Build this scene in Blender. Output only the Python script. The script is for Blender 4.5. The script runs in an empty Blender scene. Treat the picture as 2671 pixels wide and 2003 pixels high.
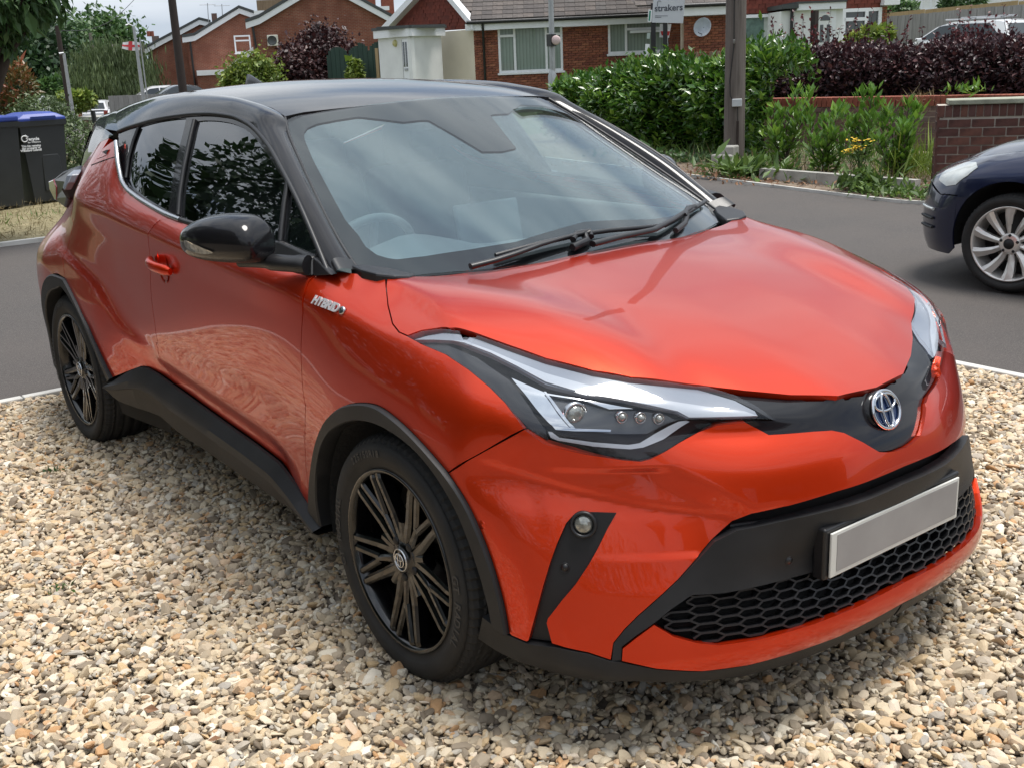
import bpy, bmesh, math, random
import numpy as np
from mathutils import Vector, Matrix, noise
from mathutils.bvhtree import BVHTree
from mathutils.geometry import delaunay_2d_cdt
R = math.radians
rnd = random.Random(7)
SC = bpy.context.scene
COL = SC.collection
# ------------------------------------------------------------------ camera
CAM = np.array([2.33010717, -2.24443216, 1.58314826])
YAW, PITCH, ROLL, FPX = R(142.8754767), R(-16.2918206), R(-2.41727603), 2926.8635948
IW, IH, DS = 2671.0, 2003.0, 1.2075
_f = np.array([math.cos(PITCH)*math.cos(YAW), math.cos(PITCH)*math.sin(YAW), math.sin(PITCH)])
_r = np.cross(_f, [0, 0, 1.0]); _r /= np.linalg.norm(_r)
_u = np.cross(_r, _f)
CR = _r*math.cos(ROLL) + _u*math.sin(ROLL)
CU = -_r*math.sin(ROLL) + _u*math.cos(ROLL)
CF = _f
cd = bpy.data.cameras.new('camera'); cam = bpy.data.objects.new('camera', cd); COL.objects.link(cam)
cam.matrix_world = Matrix(((CR[0], CU[0], -CF[0], CAM[0]), (CR[1], CU[1], -CF[1], CAM[1]), (CR[2], CU[2], -CF[2], CAM[2]), (0, 0, 0, 1)))
cd.sensor_fit = 'HORIZONTAL'; cd.sensor_width = 36.0; cd.lens = 36.0*FPX/IW
cd.clip_start = .05; cd.clip_end = 2000
SC.camera = cam
# ------------------------------------------------------------------ world, sun, exposure
SUN_EL, SUN_AZ = R(77), R(60)      # azimuth of the sun in world x-y, counter-clockwise from +x
w = bpy.data.worlds.new('World'); SC.world = w; w.use_nodes = True
nt = w.node_tree; nt.nodes.clear()
out = nt.nodes.new('ShaderNodeOutputWorld'); bg = nt.nodes.new('ShaderNodeBackground')
sky = nt.nodes.new('ShaderNodeTexSky'); sky.sky_type = 'NISHITA'; sky.sun_disc = False
sky.sun_elevation = SUN_EL; sky.sun_rotation = R(90) - SUN_AZ; sky.air_density = 1.0; sky.dust_density = 2.0
tc = nt.nodes.new('ShaderNodeTexCoord')
sp = nt.nodes.new('ShaderNodeSeparateXYZ'); nt.links.new(tc.outputs['Generated'], sp.inputs[0])
# project clouds on a plane above so that they flatten toward the horizon
def wmath(op, a, b=None, c=None):
    n = nt.nodes.new('ShaderNodeMath'); n.operation = op
    for i, v in enumerate((a, b, c)):
        if v is None: continue
        if isinstance(v, (int, float)): n.inputs[i].default_value = v
        else: nt.links.new(v, n.inputs[i])
    return n.outputs[0]
cb = nt.nodes.new('ShaderNodeCombineXYZ')
nt.links.new(sp.outputs['X'], cb.inputs[0]); nt.links.new(sp.outputs['Y'], cb.inputs[1]); nt.links.new(wmath('MULTIPLY', sp.outputs['Z'], 3.2), cb.inputs[2])
n1 = nt.nodes.new('ShaderNodeTexNoise'); n1.inputs['Scale'].default_value = 2.2; n1.inputs['Detail'].default_value = 8; n1.inputs['Roughness'].default_value = .55; n1.inputs['Distortion'].default_value = .25
nt.links.new(cb.outputs[0], n1.inputs['Vector'])
n2 = nt.nodes.new('ShaderNodeTexNoise'); n2.inputs['Scale'].default_value = 2.6; n2.inputs['Detail'].default_value = 5; n2.inputs['Roughness'].default_value = .5
nt.links.new(cb.outputs[0], n2.inputs['Vector'])
cr1 = nt.nodes.new('ShaderNodeValToRGB'); cr1.color_ramp.elements[0].position = .30; cr1.color_ramp.elements[1].position = .50
nt.links.new(n1.outputs['Fac'], cr1.inputs[0])          # cloud cover
cr2 = nt.nodes.new('ShaderNodeValToRGB'); e = cr2.color_ramp.elements
e[0].position = .38; e[0].color = (.60, .65, .71, 1); e[1].position = .60; e[1].color = (1.0, 1.0, 1.0, 1)
nt.links.new(n2.outputs['Fac'], cr2.inputs[0])          # grey bases and white tops
cm = nt.nodes.new('ShaderNodeMix'); cm.data_type = 'RGBA'; cm.blend_type = 'MULTIPLY'; cm.inputs['Factor'].default_value = 1.0
nt.links.new(cr2.outputs[0], cm.inputs['A']); 
sdir = (math.cos(SUN_EL)*math.cos(SUN_AZ), math.cos(SUN_EL)*math.sin(SUN_AZ), math.sin(SUN_EL))
dt_ = nt.nodes.new('ShaderNodeVectorMath'); dt_.operation = 'DOT_PRODUCT'; dt_.inputs[1].default_value = sdir; nt.links.new(tc.outputs['Generated'], dt_.inputs[0])
glow = wmath('MULTIPLY', wmath('POWER', wmath('MAXIMUM', dt_.outputs['Value'], 0.0), 7.0), 5.0)     # the sun shines through thin cloud
lum = wmath('ADD', wmath('ADD', wmath('MULTIPLY', wmath('MAXIMUM', sp.outputs['Z'], 0.0), 2.0), 6.9), glow)   # an overcast sky is brighter overhead
lc = nt.nodes.new('ShaderNodeCombineXYZ'); nt.links.new(wmath('MULTIPLY', lum, .93), lc.inputs[0]); nt.links.new(wmath('MULTIPLY', lum, .975), lc.inputs[1]); nt.links.new(wmath('MULTIPLY', lum, 1.03), lc.inputs[2]); nt.links.new(lc.outputs[0], cm.inputs['B'])
mx = nt.nodes.new('ShaderNodeMix'); mx.data_type = 'RGBA'
nt.links.new(cr1.outputs[0], mx.inputs['Factor']); nt.links.new(sky.outputs[0], mx.inputs['A']); nt.links.new(cm.outputs['Result'], mx.inputs['B'])
nt.links.new(mx.outputs['Result'], bg.inputs['Color']); bg.inputs['Strength'].default_value = 0.10
nt.links.new(bg.outputs[0], out.inputs[0])
sl = bpy.data.lights.new('sun', 'SUN'); sun = bpy.data.objects.new('sun', sl); COL.objects.link(sun)
sl.energy = 3.0; sl.angle = R(24); sl.color = (1.0, .96, .9)
sun.rotation_euler = (R(90)-SUN_EL, 0, SUN_AZ + R(90))
vs = SC.view_settings; vs.view_transform = 'Standard'; vs.look = 'None'; vs.exposure = 0.58; vs.gamma = 1.0; vs.use_curve_mapping = False
# ------------------------------------------------------------------ geometry helpers
def ray(u, v):
    d = CF*FPX + CR*(u*DS - IW/2) - CU*(v*DS - IH/2)
    return d/np.linalg.norm(d)
def at(u, v, **k):
    """point seen at (u, v) of the photo on the plane x=, y= or z= or at horizontal distance h="""
    d = ray(u, v); a, val = list(k.items())[0]
    if a == 'h': return CAM + d*(val/math.hypot(d[0], d[1]))
    i = 'xyz'.index(a); return CAM + d*((val-CAM[i])/d[i])
def link(o, parent=None):
    COL.objects.link(o)
    if parent is not None: o.parent = parent
    return o
def tag(o, label=None, category=None, group=None, kind=None):
    if label: o['label'] = label
    if category: o['category'] = category
    if group: o['group'] = group
    if kind: o['kind'] = kind
    return o
def empty(name, loc=(0, 0, 0), rz=0, label=None, category=None, group=None):
    o = bpy.data.objects.new(name, None); o.empty_display_size = .2
    COL.objects.link(o); o.location = loc; o.rotation_euler = (0, 0, rz)
    return tag(o, label, category, group)
class MB:
    def __init__(s): s.v = []; s.f = []; s.m = []; s.sm = []; s.mi = 0; s.smooth = False
    def add(s, vs, fs, smooth=None):
        b = len(s.v); s.v.extend([tuple(map(float, p)) for p in vs])
        for f in fs:
            s.f.append(tuple(b+i for i in f)); s.m.append(s.mi); s.sm.append(s.smooth if smooth is None else smooth)
        return s
    def box(s, c, d, rz=0, M=None):
        x, y, z = [k/2 for k in d]; pts = []
        ca, sa = math.cos(rz), math.sin(rz)
        for i in (-1, 1):
            for j in (-1, 1):
                for k in (-1, 1):
                    p = (i*x, j*y, k*z)
                    p = (p[0]*ca-p[1]*sa, p[0]*sa+p[1]*ca, p[2])
                    p = (p[0]+c[0], p[1]+c[1], p[2]+c[2])
                    if M is not None: p = tuple(M @ Vector(p))
                    pts.append(p)
        return s.add(pts, [(0, 1, 3, 2), (4, 6, 7, 5), (0, 4, 5, 1), (2, 3, 7, 6), (0, 2, 6, 4), (1, 5, 7, 3)], False)
    def bbox(s, lo, hi): return s.box([(a+b)/2 for a, b in zip(lo, hi)], [b-a for a, b in zip(lo, hi)])
    def tube(s, pts, r, n=8, caps=True, smooth=True, squash=None):
        pts = [np.array(p, float) for p in pts]; rs = r if isinstance(r, (list, tuple)) else [r]*len(pts)
        vs = []; up = None
        for i, p in enumerate(pts):
            t = pts[min(i+1, len(pts)-1)] - pts[max(i-1, 0)]; t = t/(np.linalg.norm(t)+1e-12)
            if up is None: a = np.array([0, 0, 1.]) if abs(t[2]) < .9 else np.array([1., 0, 0])
            else: a = up
            x = np.cross(t, a); x /= np.linalg.norm(x); y = np.cross(x, t); up = y
            for k in range(n):
                an = 2*math.pi*k/n
                vs.append(p + rs[i]*(math.cos(an)*x + math.sin(an)*y*(squash or 1)))
        fs = []
        for i in range(len(pts)-1):
            for k in range(n):
                a, b = i*n+k, i*n+(k+1) % n
                fs.append((a, b, b+n, a+n))
        s.add(vs, fs, smooth)
        if caps:
            s.add(vs[:n], [tuple(range(n))[::-1]], False); s.add(vs[-n:], [tuple(range(n))], False)
        return s
    def lathe(s, prof, c, ax, n=32, smooth=True, a0=0, a1=2*math.pi):
        """prof: list of (radius, along axis)"""
        ax = np.array(ax, float); ax /= np.linalg.norm(ax)
        h = np.array([0, 0, 1.]) if abs(ax[2]) < .9 else np.array([1., 0, 0])
        e1 = np.cross(ax, h); e1 /= np.linalg.norm(e1); e2 = np.cross(ax, e1); c = np.array(c, float)
        full = abs(a1-a0-2*math.pi) < 1e-6; m = n if full else n+1
        vs = []
        for (r, t) in prof:
            for k in range(m):
                an = a0+(a1-a0)*k/n
                vs.append(c+ax*t+r*(math.cos(an)*e1+math.sin(an)*e2))
        fs = []
        for i in range(len(prof)-1):
            for k in range(n):
                a, b = i*m+k, i*m+(k+1) % m
                fs.append((a, b, b+m, a+m))
        return s.add(vs, fs, smooth)
    def prism(s, poly, v0, v1):
        """poly: 3D points of one face, extruded by v1-v0 (v0 added to first, v1 to second)"""
        n = len(poly); a = [np.array(p, float)+v0 for p in poly]; b = [np.array(p, float)+v1 for p in poly]
        return s.add(a+b, [tuple(range(n))[::-1], tuple(range(n, 2*n))] + [(i, (i+1) % n, n+(i+1) % n, n+i) for i in range(n)], False)
    def mesh(s, name, mats):
        me = bpy.data.meshes.new(name)
        me.from_pydata(s.v, [], s.f)
        if not isinstance(mats, (list, tuple)): mats = [mats]
        for m in mats: me.materials.append(m)
        if s.f:
            me.polygons.foreach_set('material_index', s.m); me.polygons.foreach_set('use_smooth', s.sm)
        me.update(); return me
    def obj(s, name, mats, parent=None, fix=False):
        me = s.mesh(name, mats)
        if fix:
            b = bmesh.new(); b.from_mesh(me); bmesh.ops.recalc_face_normals(b, faces=b.faces); b.to_mesh(me); b.free()
        o = bpy.data.objects.new(name, me); return link(o, parent)
def npmesh(name, V, F, mats, parent=None, smooth=False, mi=None):
    """V (n,3) array, F (m,k) array with one face size"""
    V = np.asarray(V, np.float32); F = np.asarray(F, np.int32); me = bpy.data.meshes.new(name)
    me.vertices.add(len(V)); me.vertices.foreach_set('co', V.ravel())
    k = F.shape[1]; me.loops.add(F.size); me.loops.foreach_set('vertex_index', F.ravel())
    me.polygons.add(len(F)); me.polygons.foreach_set('loop_start', np.arange(0, F.size, k, dtype=np.int32))
    me.polygons.foreach_set('use_smooth', np.full(len(F), smooth))
    if not isinstance(mats, (list, tuple)): mats = [mats]
    for m in mats: me.materials.append(m)
    if mi is not None: me.polygons.foreach_set('material_index', np.asarray(mi, np.int32))
    me.update(calc_edges=True); me.validate()
    o = bpy.data.objects.new(name, me); return link(o, parent)
def copy_tree(o, parent=None):
    c = o.copy(); COL.objects.link(c); c.parent = parent
    for ch in list(o.children): copy_tree(ch, c)
    return c
def bevel(o, w_=.01, seg=2, ang=40):
    m = o.modifiers.new('b', 'BEVEL'); m.width = w_; m.segments = seg; m.limit_method = 'ANGLE'; m.angle_limit = R(ang)
    return o
# ------------------------------------------------------------------ materials
MATS = {}
class NT:
    def __init__(s, name):
        s.m = bpy.data.materials.new(name); s.m.use_nodes = True; s.t = s.m.node_tree
        s.b = s.t.nodes['Principled BSDF']; s.o = s.t.nodes['Material Output']; MATS[name] = s.m
    def n(s, typ, **k):
        nd = s.t.nodes.new(typ)
        for a, v in k.items():
            if a in nd.inputs.keys() and not hasattr(nd, a): nd.inputs[a].default_value = v
            else: setattr(nd, a, v)
        return nd
    def L(s, a, b): s.t.links.new(a, b)
    def coord(s, kind='Object'):
        return s.n('ShaderNodeTexCoord').outputs[kind]
    def mapping(s, vec, scale=(1, 1, 1), rot=(0, 0, 0)):
        m = s.n('ShaderNodeMapping'); m.inputs['Scale'].default_value = scale; m.inputs['Rotation'].default_value = rot
        s.L(vec, m.inputs['Vector']); return m.outputs[0]
    def noise(s, scale, detail=3, rough=.5, vec=None, dist=0):
        n = s.n('ShaderNodeTexNoise'); n.inputs['Scale'].default_value = scale; n.inputs['Detail'].default_value = detail
        n.inputs['Roughness'].default_value = rough; n.inputs['Distortion'].default_value = dist
        s.L(vec if vec is not None else s.coord(), n.inputs['Vector']); return n.outputs['Fac']
    def vor(s, scale, vec=None, out='Color', feature='F1'):
        n = s.n('ShaderNodeTexVoronoi'); n.feature = feature; n.inputs['Scale'].default_value = scale
        s.L(vec if vec is not None else s.coord(), n.inputs['Vector']); return n.outputs[out]
    def ramp(s, fac, stops, interp='LINEAR'):
        r = s.n('ShaderNodeValToRGB'); cr = r.color_ramp; cr.interpolation = interp
        while len(cr.elements) < len(stops): cr.elements.new(.5)
        for e, (p, c) in zip(cr.elements, stops):
            e.position = p; e.color = tuple(c)+(1,) if len(c) == 3 else c
        s.L(fac, r.inputs[0]); return r.outputs[0]
    def mix(s, a, b, fac, mode='MIX'):
        n = s.n('ShaderNodeMix'); n.data_type = 'RGBA'; n.blend_type = mode
        for k, v in (('A', a), ('B', b)):
            if isinstance(v, (tuple, list)): n.inputs[k].default_value = tuple(v)+(1,) if len(v) == 3 else v
            else: s.L(v, n.inputs[k])
        if isinstance(fac, (int, float)): n.inputs['Factor'].default_value = fac
        else: s.L(fac, n.inputs['Factor'])
        return n.outputs['Result']
    def math(s, op, a, b=None):
        n = s.n('ShaderNodeMath'); n.operation = op
        for i, v in enumerate((a, b)):
            if v is None: continue
            if isinstance(v, (int, float)): n.inputs[i].default_value = v
            else: s.L(v, n.inputs[i])
        return n.outputs[0]
    def bump(s, h, strength=.3, dist=.01):
        n = s.n('ShaderNodeBump'); n.inputs['Strength'].default_value = strength; n.inputs['Distance'].default_value = dist
        s.L(h, n.inputs['Height']); s.L(n.outputs[0], s.b.inputs['Normal']); return n
    def set(s, **k):
        for a, v in k.items():
            a = a.replace('_', ' ')
            if hasattr(v, 'is_linked') or isinstance(v, bpy.types.NodeSocket): s.L(v, s.b.inputs[a])
            else:
                if isinstance(v, tuple) and len(v) == 3: v = v+(1,)
                s.b.inputs[a].default_value = v
        return s
def simple(name, col, rough=.5, metal=0, var=.12, nscale=6, bump=0, bscale=40, coat=0, spec=.5):
    t = NT(name); c = t.noise(nscale, 4)
    dark = tuple(k*(1-var) for k in col); lite = tuple(min(1, k*(1+var)) for k in col)
    t.set(Base_Color=t.ramp(c, [(.3, dark), (.7, lite)]), Roughness=rough, Metallic=metal, Coat_Weight=coat)
    t.b.inputs['Specular IOR Level'].default_value = spec
    if bump: t.bump(t.noise(bscale, 3), bump)
    return t.m
# ------------------------------------------------------------------ materials of the car
def m_paint(name, col, col2, rough=.3, flake=True, coat=1.0, metal=.68):
    t = NT(name)
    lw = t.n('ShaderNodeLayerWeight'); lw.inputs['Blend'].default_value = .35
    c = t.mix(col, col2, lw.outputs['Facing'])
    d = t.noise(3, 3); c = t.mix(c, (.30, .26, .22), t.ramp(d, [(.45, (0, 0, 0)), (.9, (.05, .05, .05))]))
    t.set(Base_Color=c, Metallic=metal, Roughness=rough, Coat_Weight=coat, Coat_Roughness=.03, Coat_IOR=1.43)
    if flake:
        v = t.vor(2600); bm = t.n('ShaderNodeBump'); bm.inputs['Strength'].default_value = .10; bm.inputs['Distance'].default_value = .0003
        t.L(v, bm.inputs['Height']); t.L(bm.outputs[0], t.b.inputs['Normal'])
    return t.m
M = {}
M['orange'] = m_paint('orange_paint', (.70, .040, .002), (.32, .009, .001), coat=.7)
M['black'] = m_paint('gloss_black', (.008, .008, .010), (.006, .006, .008), rough=.4, flake=False, metal=0); M['black'].node_tree.nodes['Principled BSDF'].inputs['Specular IOR Level'].default_value = .05; M['black'].node_tree.nodes['Principled BSDF'].inputs['Coat IOR'].default_value = 1.37
M['trim'] = simple('matte_trim', (.018, .0185, .020), .5, var=.22, nscale=9, bump=.12, bscale=900, spec=.3)
M['trim2'] = simple('satin_trim', (.012, .012, .0135), .38, var=.12, bump=.05, bscale=700)
M['dark'] = simple('dark_plastic', (.008, .008, .009), .6)
M['shell'] = simple('inner_shell', (.006, .006, .006), .8)
M['liner'] = simple('arch_liner', (.010, .010, .010), .9, bump=.4, bscale=60)
M['chrome'] = simple('chrome', (.60, .61, .63), .07, 1.0, var=.03)
M['satin'] = simple('satin_silver', (.55, .56, .58), .25, 1.0, var=.04)
M['satin2'] = simple('badge_silver', (.62, .63, .65), .3, .35, var=.03)
M['blackmetal'] = simple('black_alloy', (.003, .003, .0034), .16, .0, var=.2, coat=.35)
M['disc'] = simple('brake_disc', (.28, .24, .20), .4, .9, var=.35, nscale=30)
M['white'] = simple('light_guide', (.19, .21, .25), .22, var=.05, coat=.6)
M['white2'] = simple('light_bar', (.36, .385, .43), .18, var=.03, coat=.8)
M['greyplastic'] = simple('lamp_grey', (.035, .037, .042), .25, var=.1, coat=.6)
def m_tyre():
    t = NT('tyre_rubber'); n = t.noise(14, 5)
    t.set(Base_Color=t.ramp(n, [(.3, (.010, .010, .010)), (.75, (.021, .020, .019))]), Roughness=.78); t.bump(t.noise(120, 4), .25, .002); return t.m
M['tyre'] = m_tyre()
M['tyreletter'] = simple('tyre_lettering', (.034, .034, .034), .6)
def m_glass(name, tint, rough=.0, ior=1.5, boost=1.0):
    t = NT(name); t.t.nodes.remove(t.b)
    tr = t.n('ShaderNodeBsdfTransparent'); tr.inputs[0].default_value = tint+(1,)
    gl = t.n('ShaderNodeBsdfGlossy'); gl.inputs['Roughness'].default_value = rough; gl.inputs['Color'].default_value = (.95, .97, 1, 1)
    fr = t.n('ShaderNodeFresnel'); fr.inputs['IOR'].default_value = ior
    # a thin pane: the same reflectance from both sides
    bf = t.n('ShaderNodeNewGeometry').outputs['Backfacing']; t.L(t.math('ADD', t.math('MULTIPLY', bf, 1/ior-ior), ior), fr.inputs['IOR'])
    f = t.math('MULTIPLY', fr.outputs[0], boost)
    f = t.math('MINIMUM', f, 1.0)
    mx = t.n('ShaderNodeMixShader'); t.L(f, mx.inputs[0]); t.L(tr.outputs[0], mx.inputs[1]); t.L(gl.outputs[0], mx.inputs[2]); t.L(mx.outputs[0], t.o.inputs[0])
    return t.m
M['glass'] = m_glass('windscreen_glass', (.80, .86, .85), .006, 1.5, 1.0)
M['sideglass'] = m_glass('side_glass', (.60, .68, .64), .004, 1.5, 1.6)
M['privacy'] = m_glass('privacy_glass', (.03, .035, .035), .004, 1.5, 1.6)
def m_added_reflection():  # extra layer with constant reflection, added to brighten the clear windscreen area
    t = NT('added_glass_reflection'); t.t.nodes.remove(t.b); tr = t.n('ShaderNodeBsdfTransparent'); tr.inputs[0].default_value = (.80, .90, .92, 1)
    gl = t.n('ShaderNodeBsdfGlossy'); gl.inputs['Roughness'].default_value = .02; gl.inputs['Color'].default_value = (.84, .95, 1.0, 1); fr = t.n('ShaderNodeFresnel'); bf = t.n('ShaderNodeNewGeometry').outputs['Backfacing']; t.L(t.math('ADD', t.math('MULTIPLY', bf, 1/1.5-1.5), 1.5), fr.inputs['IOR'])
    f = t.math('ADD', t.math('MULTIPLY', fr.outputs[0], .7), .21); mx = t.n('ShaderNodeMixShader'); t.L(f, mx.inputs[0]); t.L(tr.outputs[0], mx.inputs[1]); t.L(gl.outputs[0], mx.inputs[2]); t.L(mx.outputs[0], t.o.inputs[0]); return t.m
M['added_reflection'] = m_added_reflection()
M['lens'] = m_glass('lamp_lens', (.94, .95, .96), .01, 1.45, 1.0)
M['plate'] = simple('plate_white', (.62, .62, .58), .45, var=.04)
M['plategrey'] = simple('plate_grey', (.30, .29, .285), .5, var=.10, nscale=7)
M['lampblack'] = simple('lamp_black', (.012, .013, .016), .3)
M['blue'] = simple('emblem_blue', (.004, .022, .09), .2, .4, coat=1)
M['seat'] = simple('seat_fabric', (.05, .05, .054), .85, bump=.3, bscale=300)
M['dash'] = simple('dashboard_plastic', (.13, .135, .14), .6, bump=.2, bscale=400)
M['redlens'] = simple('red_lens', (.22, .006, .008), .1, var=.2, coat=1)
M['fogglass'] = simple('fog_lamp_glass', (.30, .30, .27), .08, .5, var=.45, nscale=90, coat=1)
# ------------------------------------------------------------------ materials of the place
def m_leaf(name, cols, rough=.45, trans=.25, scale=1.2, gloss=.5):
    """cols: dark, mid, light; varied leaf by leaf and over the crown"""
    t = NT(name); g = t.n('ShaderNodeNewGeometry'); rn = g.outputs['Random Per Island']
    c1 = t.ramp(rn, [(0, cols[0]), (.5, cols[1]), (1, cols[2])]); n = t.noise(scale, 3, vec=t.coord('Object'))
    c = t.mix(c1, cols[1], .25); c = t.mix(c, tuple(k*.62 for k in cols[0]), t.ramp(n, [(.35, (.55,)*3), (.6, (0,)*3)]))
    t.set(Base_Color=c, Roughness=rough); t.b.inputs['Specular IOR Level'].default_value = gloss
    tl = t.n('ShaderNodeBsdfTranslucent'); t.L(c, tl.inputs[0]); mx = t.n('ShaderNodeMixShader'); mx.inputs[0].default_value = trans
    t.L(t.b.outputs[0], mx.inputs[1]); t.L(tl.outputs[0], mx.inputs[2]); t.L(mx.outputs[0], t.o.inputs[0]); return t.m
def m_pieces(name, cols, rough=.85, bump=.35, bscale=60, mott=.5):
    """separate pieces (bricks, tiles, boards): colour by object and by island"""
    t = NT(name); oi = t.n('ShaderNodeObjectInfo').outputs['Random']; g = t.n('ShaderNodeNewGeometry').outputs['Random Per Island']
    r = t.math('FRACT', t.math('ADD', t.math('MULTIPLY', oi, 7.31), g))
    k = len(cols); c = t.ramp(r, [(i/(k-1), c_) for i, c_ in enumerate(cols)]); n = t.noise(9, 6, .6, vec=t.coord('Object'))
    c = t.mix(c, tuple(q*.45 for q in cols[0]), t.ramp(n, [(.35, (mott,)*3), (.62, (0,)*3)]))
    t.set(Base_Color=c, Roughness=rough); t.bump(t.noise(bscale, 4), bump, .004); return t.m
M['brickdark'] = m_pieces('pier_brick', [(.075, .030, .026), (.115, .045, .036), (.16, .065, .045), (.09, .045, .045)], bump=.8, bscale=70, mott=.7)
M['brickred'] = m_pieces('coping_brick', [(.26, .075, .045), (.33, .10, .06), (.22, .07, .045)])
M['brickold'] = m_pieces('old_brick', [(.15, .09, .075), (.20, .12, .10), (.13, .10, .09), (.24, .13, .10)], mott=.6)
M['brickbung'] = m_pieces('bungalow_brick', [(.24, .080, .044), (.31, .105, .055), (.17, .052, .034), (.36, .14, .075)])
M['mortar'] = simple('mortar', (.46, .38, .30), .95, bump=.3, bscale=80)
M['mortardark'] = simple('mortar_grey', (.42, .38, .33), .95, bump=.5, bscale=90)
M['rooftile'] = m_pieces('roof_tile', [(.065, .056, .053), (.085, .072, .066), (.115, .095, .084), (.078, .072, .070)], mott=.6)
M['redtile'] = m_pieces('hanging_tile', [(.16, .035, .022), (.20, .045, .028), (.13, .032, .022)])
M['upvc'] = simple('white_frame', (.78, .79, .80), .3, var=.03)
M['render'] = simple('white_render', (.74, .74, .72), .85, var=.06, nscale=2)
M['cream'] = simple('cream_render', (.70, .63, .50), .85, var=.06, nscale=1.5)
M['fasciadark'] = simple('dark_fascia', (.05, .055, .055), .6)
M['gutter'] = simple('black_gutter', (.015, .015, .016), .4)
M['winglass'] = simple('house_glass', (.05, .06, .06), .06, var=.3, nscale=.8, coat=.5)
M['curtain'] = simple('net_curtain', (.50, .54, .50), .7, var=.12, nscale=3)
def m_blind():
    t = NT('vertical_blind'); x = t.n('ShaderNodeSeparateXYZ'); t.L(t.coord('Object'), x.inputs[0])
    w_ = t.math('FRACT', t.math('MULTIPLY', t.math('ADD', x.outputs[0], x.outputs[1]), 6.5)); t.set(Base_Color=t.ramp(w_, [(0, (.12, .15, .13)), (.15, (.20, .255, .215)), (.85, (.25, .31, .265)), (1, (.14, .18, .15))]), Roughness=.25, Coat_Weight=.6); return t.m
M['blind'] = m_blind()
def m_brickfar(name, c1, c2, mort, sc=1.0):
    t = NT(name); b = t.n('ShaderNodeTexBrick'); b.inputs['Color1'].default_value = c1+(1,); b.inputs['Color2'].default_value = c2+(1,); b.inputs['Mortar'].default_value = mort+(1,)
    b.inputs['Scale'].default_value = 1.0; b.inputs['Brick Width'].default_value = .225; b.inputs['Row Height'].default_value = .075; b.inputs['Mortar Size'].default_value = .010; b.inputs['Bias'].default_value = -.1
    uv = t.n('ShaderNodeUVMap'); t.L(uv.outputs[0], b.inputs['Vector']); n = t.noise(1.1, 5, .6)
    c = t.mix(b.outputs['Color'], tuple(k*.6 for k in c1), t.ramp(n, [(.35, (.6,)*3), (.65, (0,)*3)])); v = t.vor(6); 
    t.set(Base_Color=c, Roughness=.9); return t.m
M['brickfar'] = m_brickfar('far_brick', (.21, .060, .034), (.29, .090, .050), (.27, .19, .14))
M['concrete'] = simple('concrete', (.34, .33, .30), .9, var=.25, nscale=5, bump=.3, bscale=50)
M['concretegreen'] = simple('mossy_concrete', (.27, .28, .22), .9, var=.3, nscale=6, bump=.3, bscale=50)
M['kerb'] = simple('edging', (.50, .49, .46), .85, var=.2, nscale=4, bump=.2, bscale=80)
def m_wood(name, cols, grain=1.0, rough=.85):
    t = NT(name); m = t.mapping(t.coord('Object'), (14*grain, 14*grain, .7*grain)); n = t.noise(2.2, 7, .65, vec=m, dist=.4); oi = t.n('ShaderNodeObjectInfo').outputs['Random']
    c = t.ramp(n, [(.28, cols[0]), (.5, cols[1]), (.75, cols[2])]); c = t.mix(c, cols[0], t.math('MULTIPLY', oi, .45)); t.set(Base_Color=c, Roughness=rough); t.bump(n, .6, .006); return t.m
M['pole'] = m_wood('weathered_pole', ((.07, .055, .048), (.17, .145, .125), (.25, .22, .195)))
M['greyfence'] = m_wood('grey_fence_board', ((.17, .165, .155), (.28, .27, .255), (.36, .35, .335)))
M['brownwood'] = m_wood('brown_wood', ((.12, .08, .05), (.24, .17, .11), (.32, .24, .16)))
M['newwood'] = m_wood('new_timber', ((.30, .20, .10), (.42, .30, .16), (.5, .37, .2)))
M['darkpole'] = simple('creosote_pole', (.028, .018, .014), .8, bump=.3)
M['galv'] = simple('galvanised', (.36, .37, .38), .45, .6, var=.1)
M['greenboard'] = m_wood('green_board', ((.012, .030, .022), (.022, .050, .036), (.03, .065, .045)))
M['bark'] = m_wood('bark', ((.03, .022, .016), (.065, .048, .035), (.10, .08, .06)), .5)
L_ = {}
L_['laurel'] = m_leaf('laurel_leaf', ((.032, .09, .014), (.065, .165, .022), (.24, .38, .045)), .26, .22, 1.6, .7)
L_['laurel2'] = m_leaf('young_laurel_leaf', ((.06, .15, .02), (.12, .25, .032), (.26, .42, .055)), .32, .3, 2.5, .6)
L_['purple'] = m_leaf('purple_leaf', ((.026, .014, .019), (.070, .030, .038), (.19, .075, .07)), .4, .15, 1.2, .5)
L_['plum'] = m_leaf('plum_leaf', ((.022, .010, .012), (.055, .018, .020), (.11, .04, .035)), .5, .2, .5)
L_['green'] = m_leaf('green_leaf', ((.03, .075, .022), (.06, .13, .035), (.12, .21, .055)), .5, .25, .4)
L_['dark'] = m_leaf('dark_leaf', ((.014, .038, .015), (.030, .068, .024), (.065, .125, .04)), .5, .2, .4)
L_['willow'] = m_leaf('willow_leaf', ((.045, .075, .025), (.09, .13, .045), (.15, .19, .07)), .55, .25, .5)
L_['yellow'] = m_leaf('yellow_green_leaf', ((.09, .15, .02), (.18, .26, .04), (.33, .36, .06)), .5, .3, 1)
L_['red'] = m_leaf('red_tip_leaf', ((.05, .10, .02), (.16, .10, .03), (.40, .09, .05)), .35, .25, 2.2)
L_['coton'] = m_leaf('cotoneaster_leaf', ((.055, .095, .035), (.11, .165, .06), (.20, .26, .10)), .5, .2, 2)
L_['weed'] = m_leaf('weed_leaf', ((.05, .10, .02), (.10, .18, .035), (.20, .28, .06)), .5, .3, 2)
L_['dry'] = m_leaf('dry_grass', ((.16, .13, .06), (.26, .20, .10), (.38, .31, .17)), .7, .2, 3)
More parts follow.
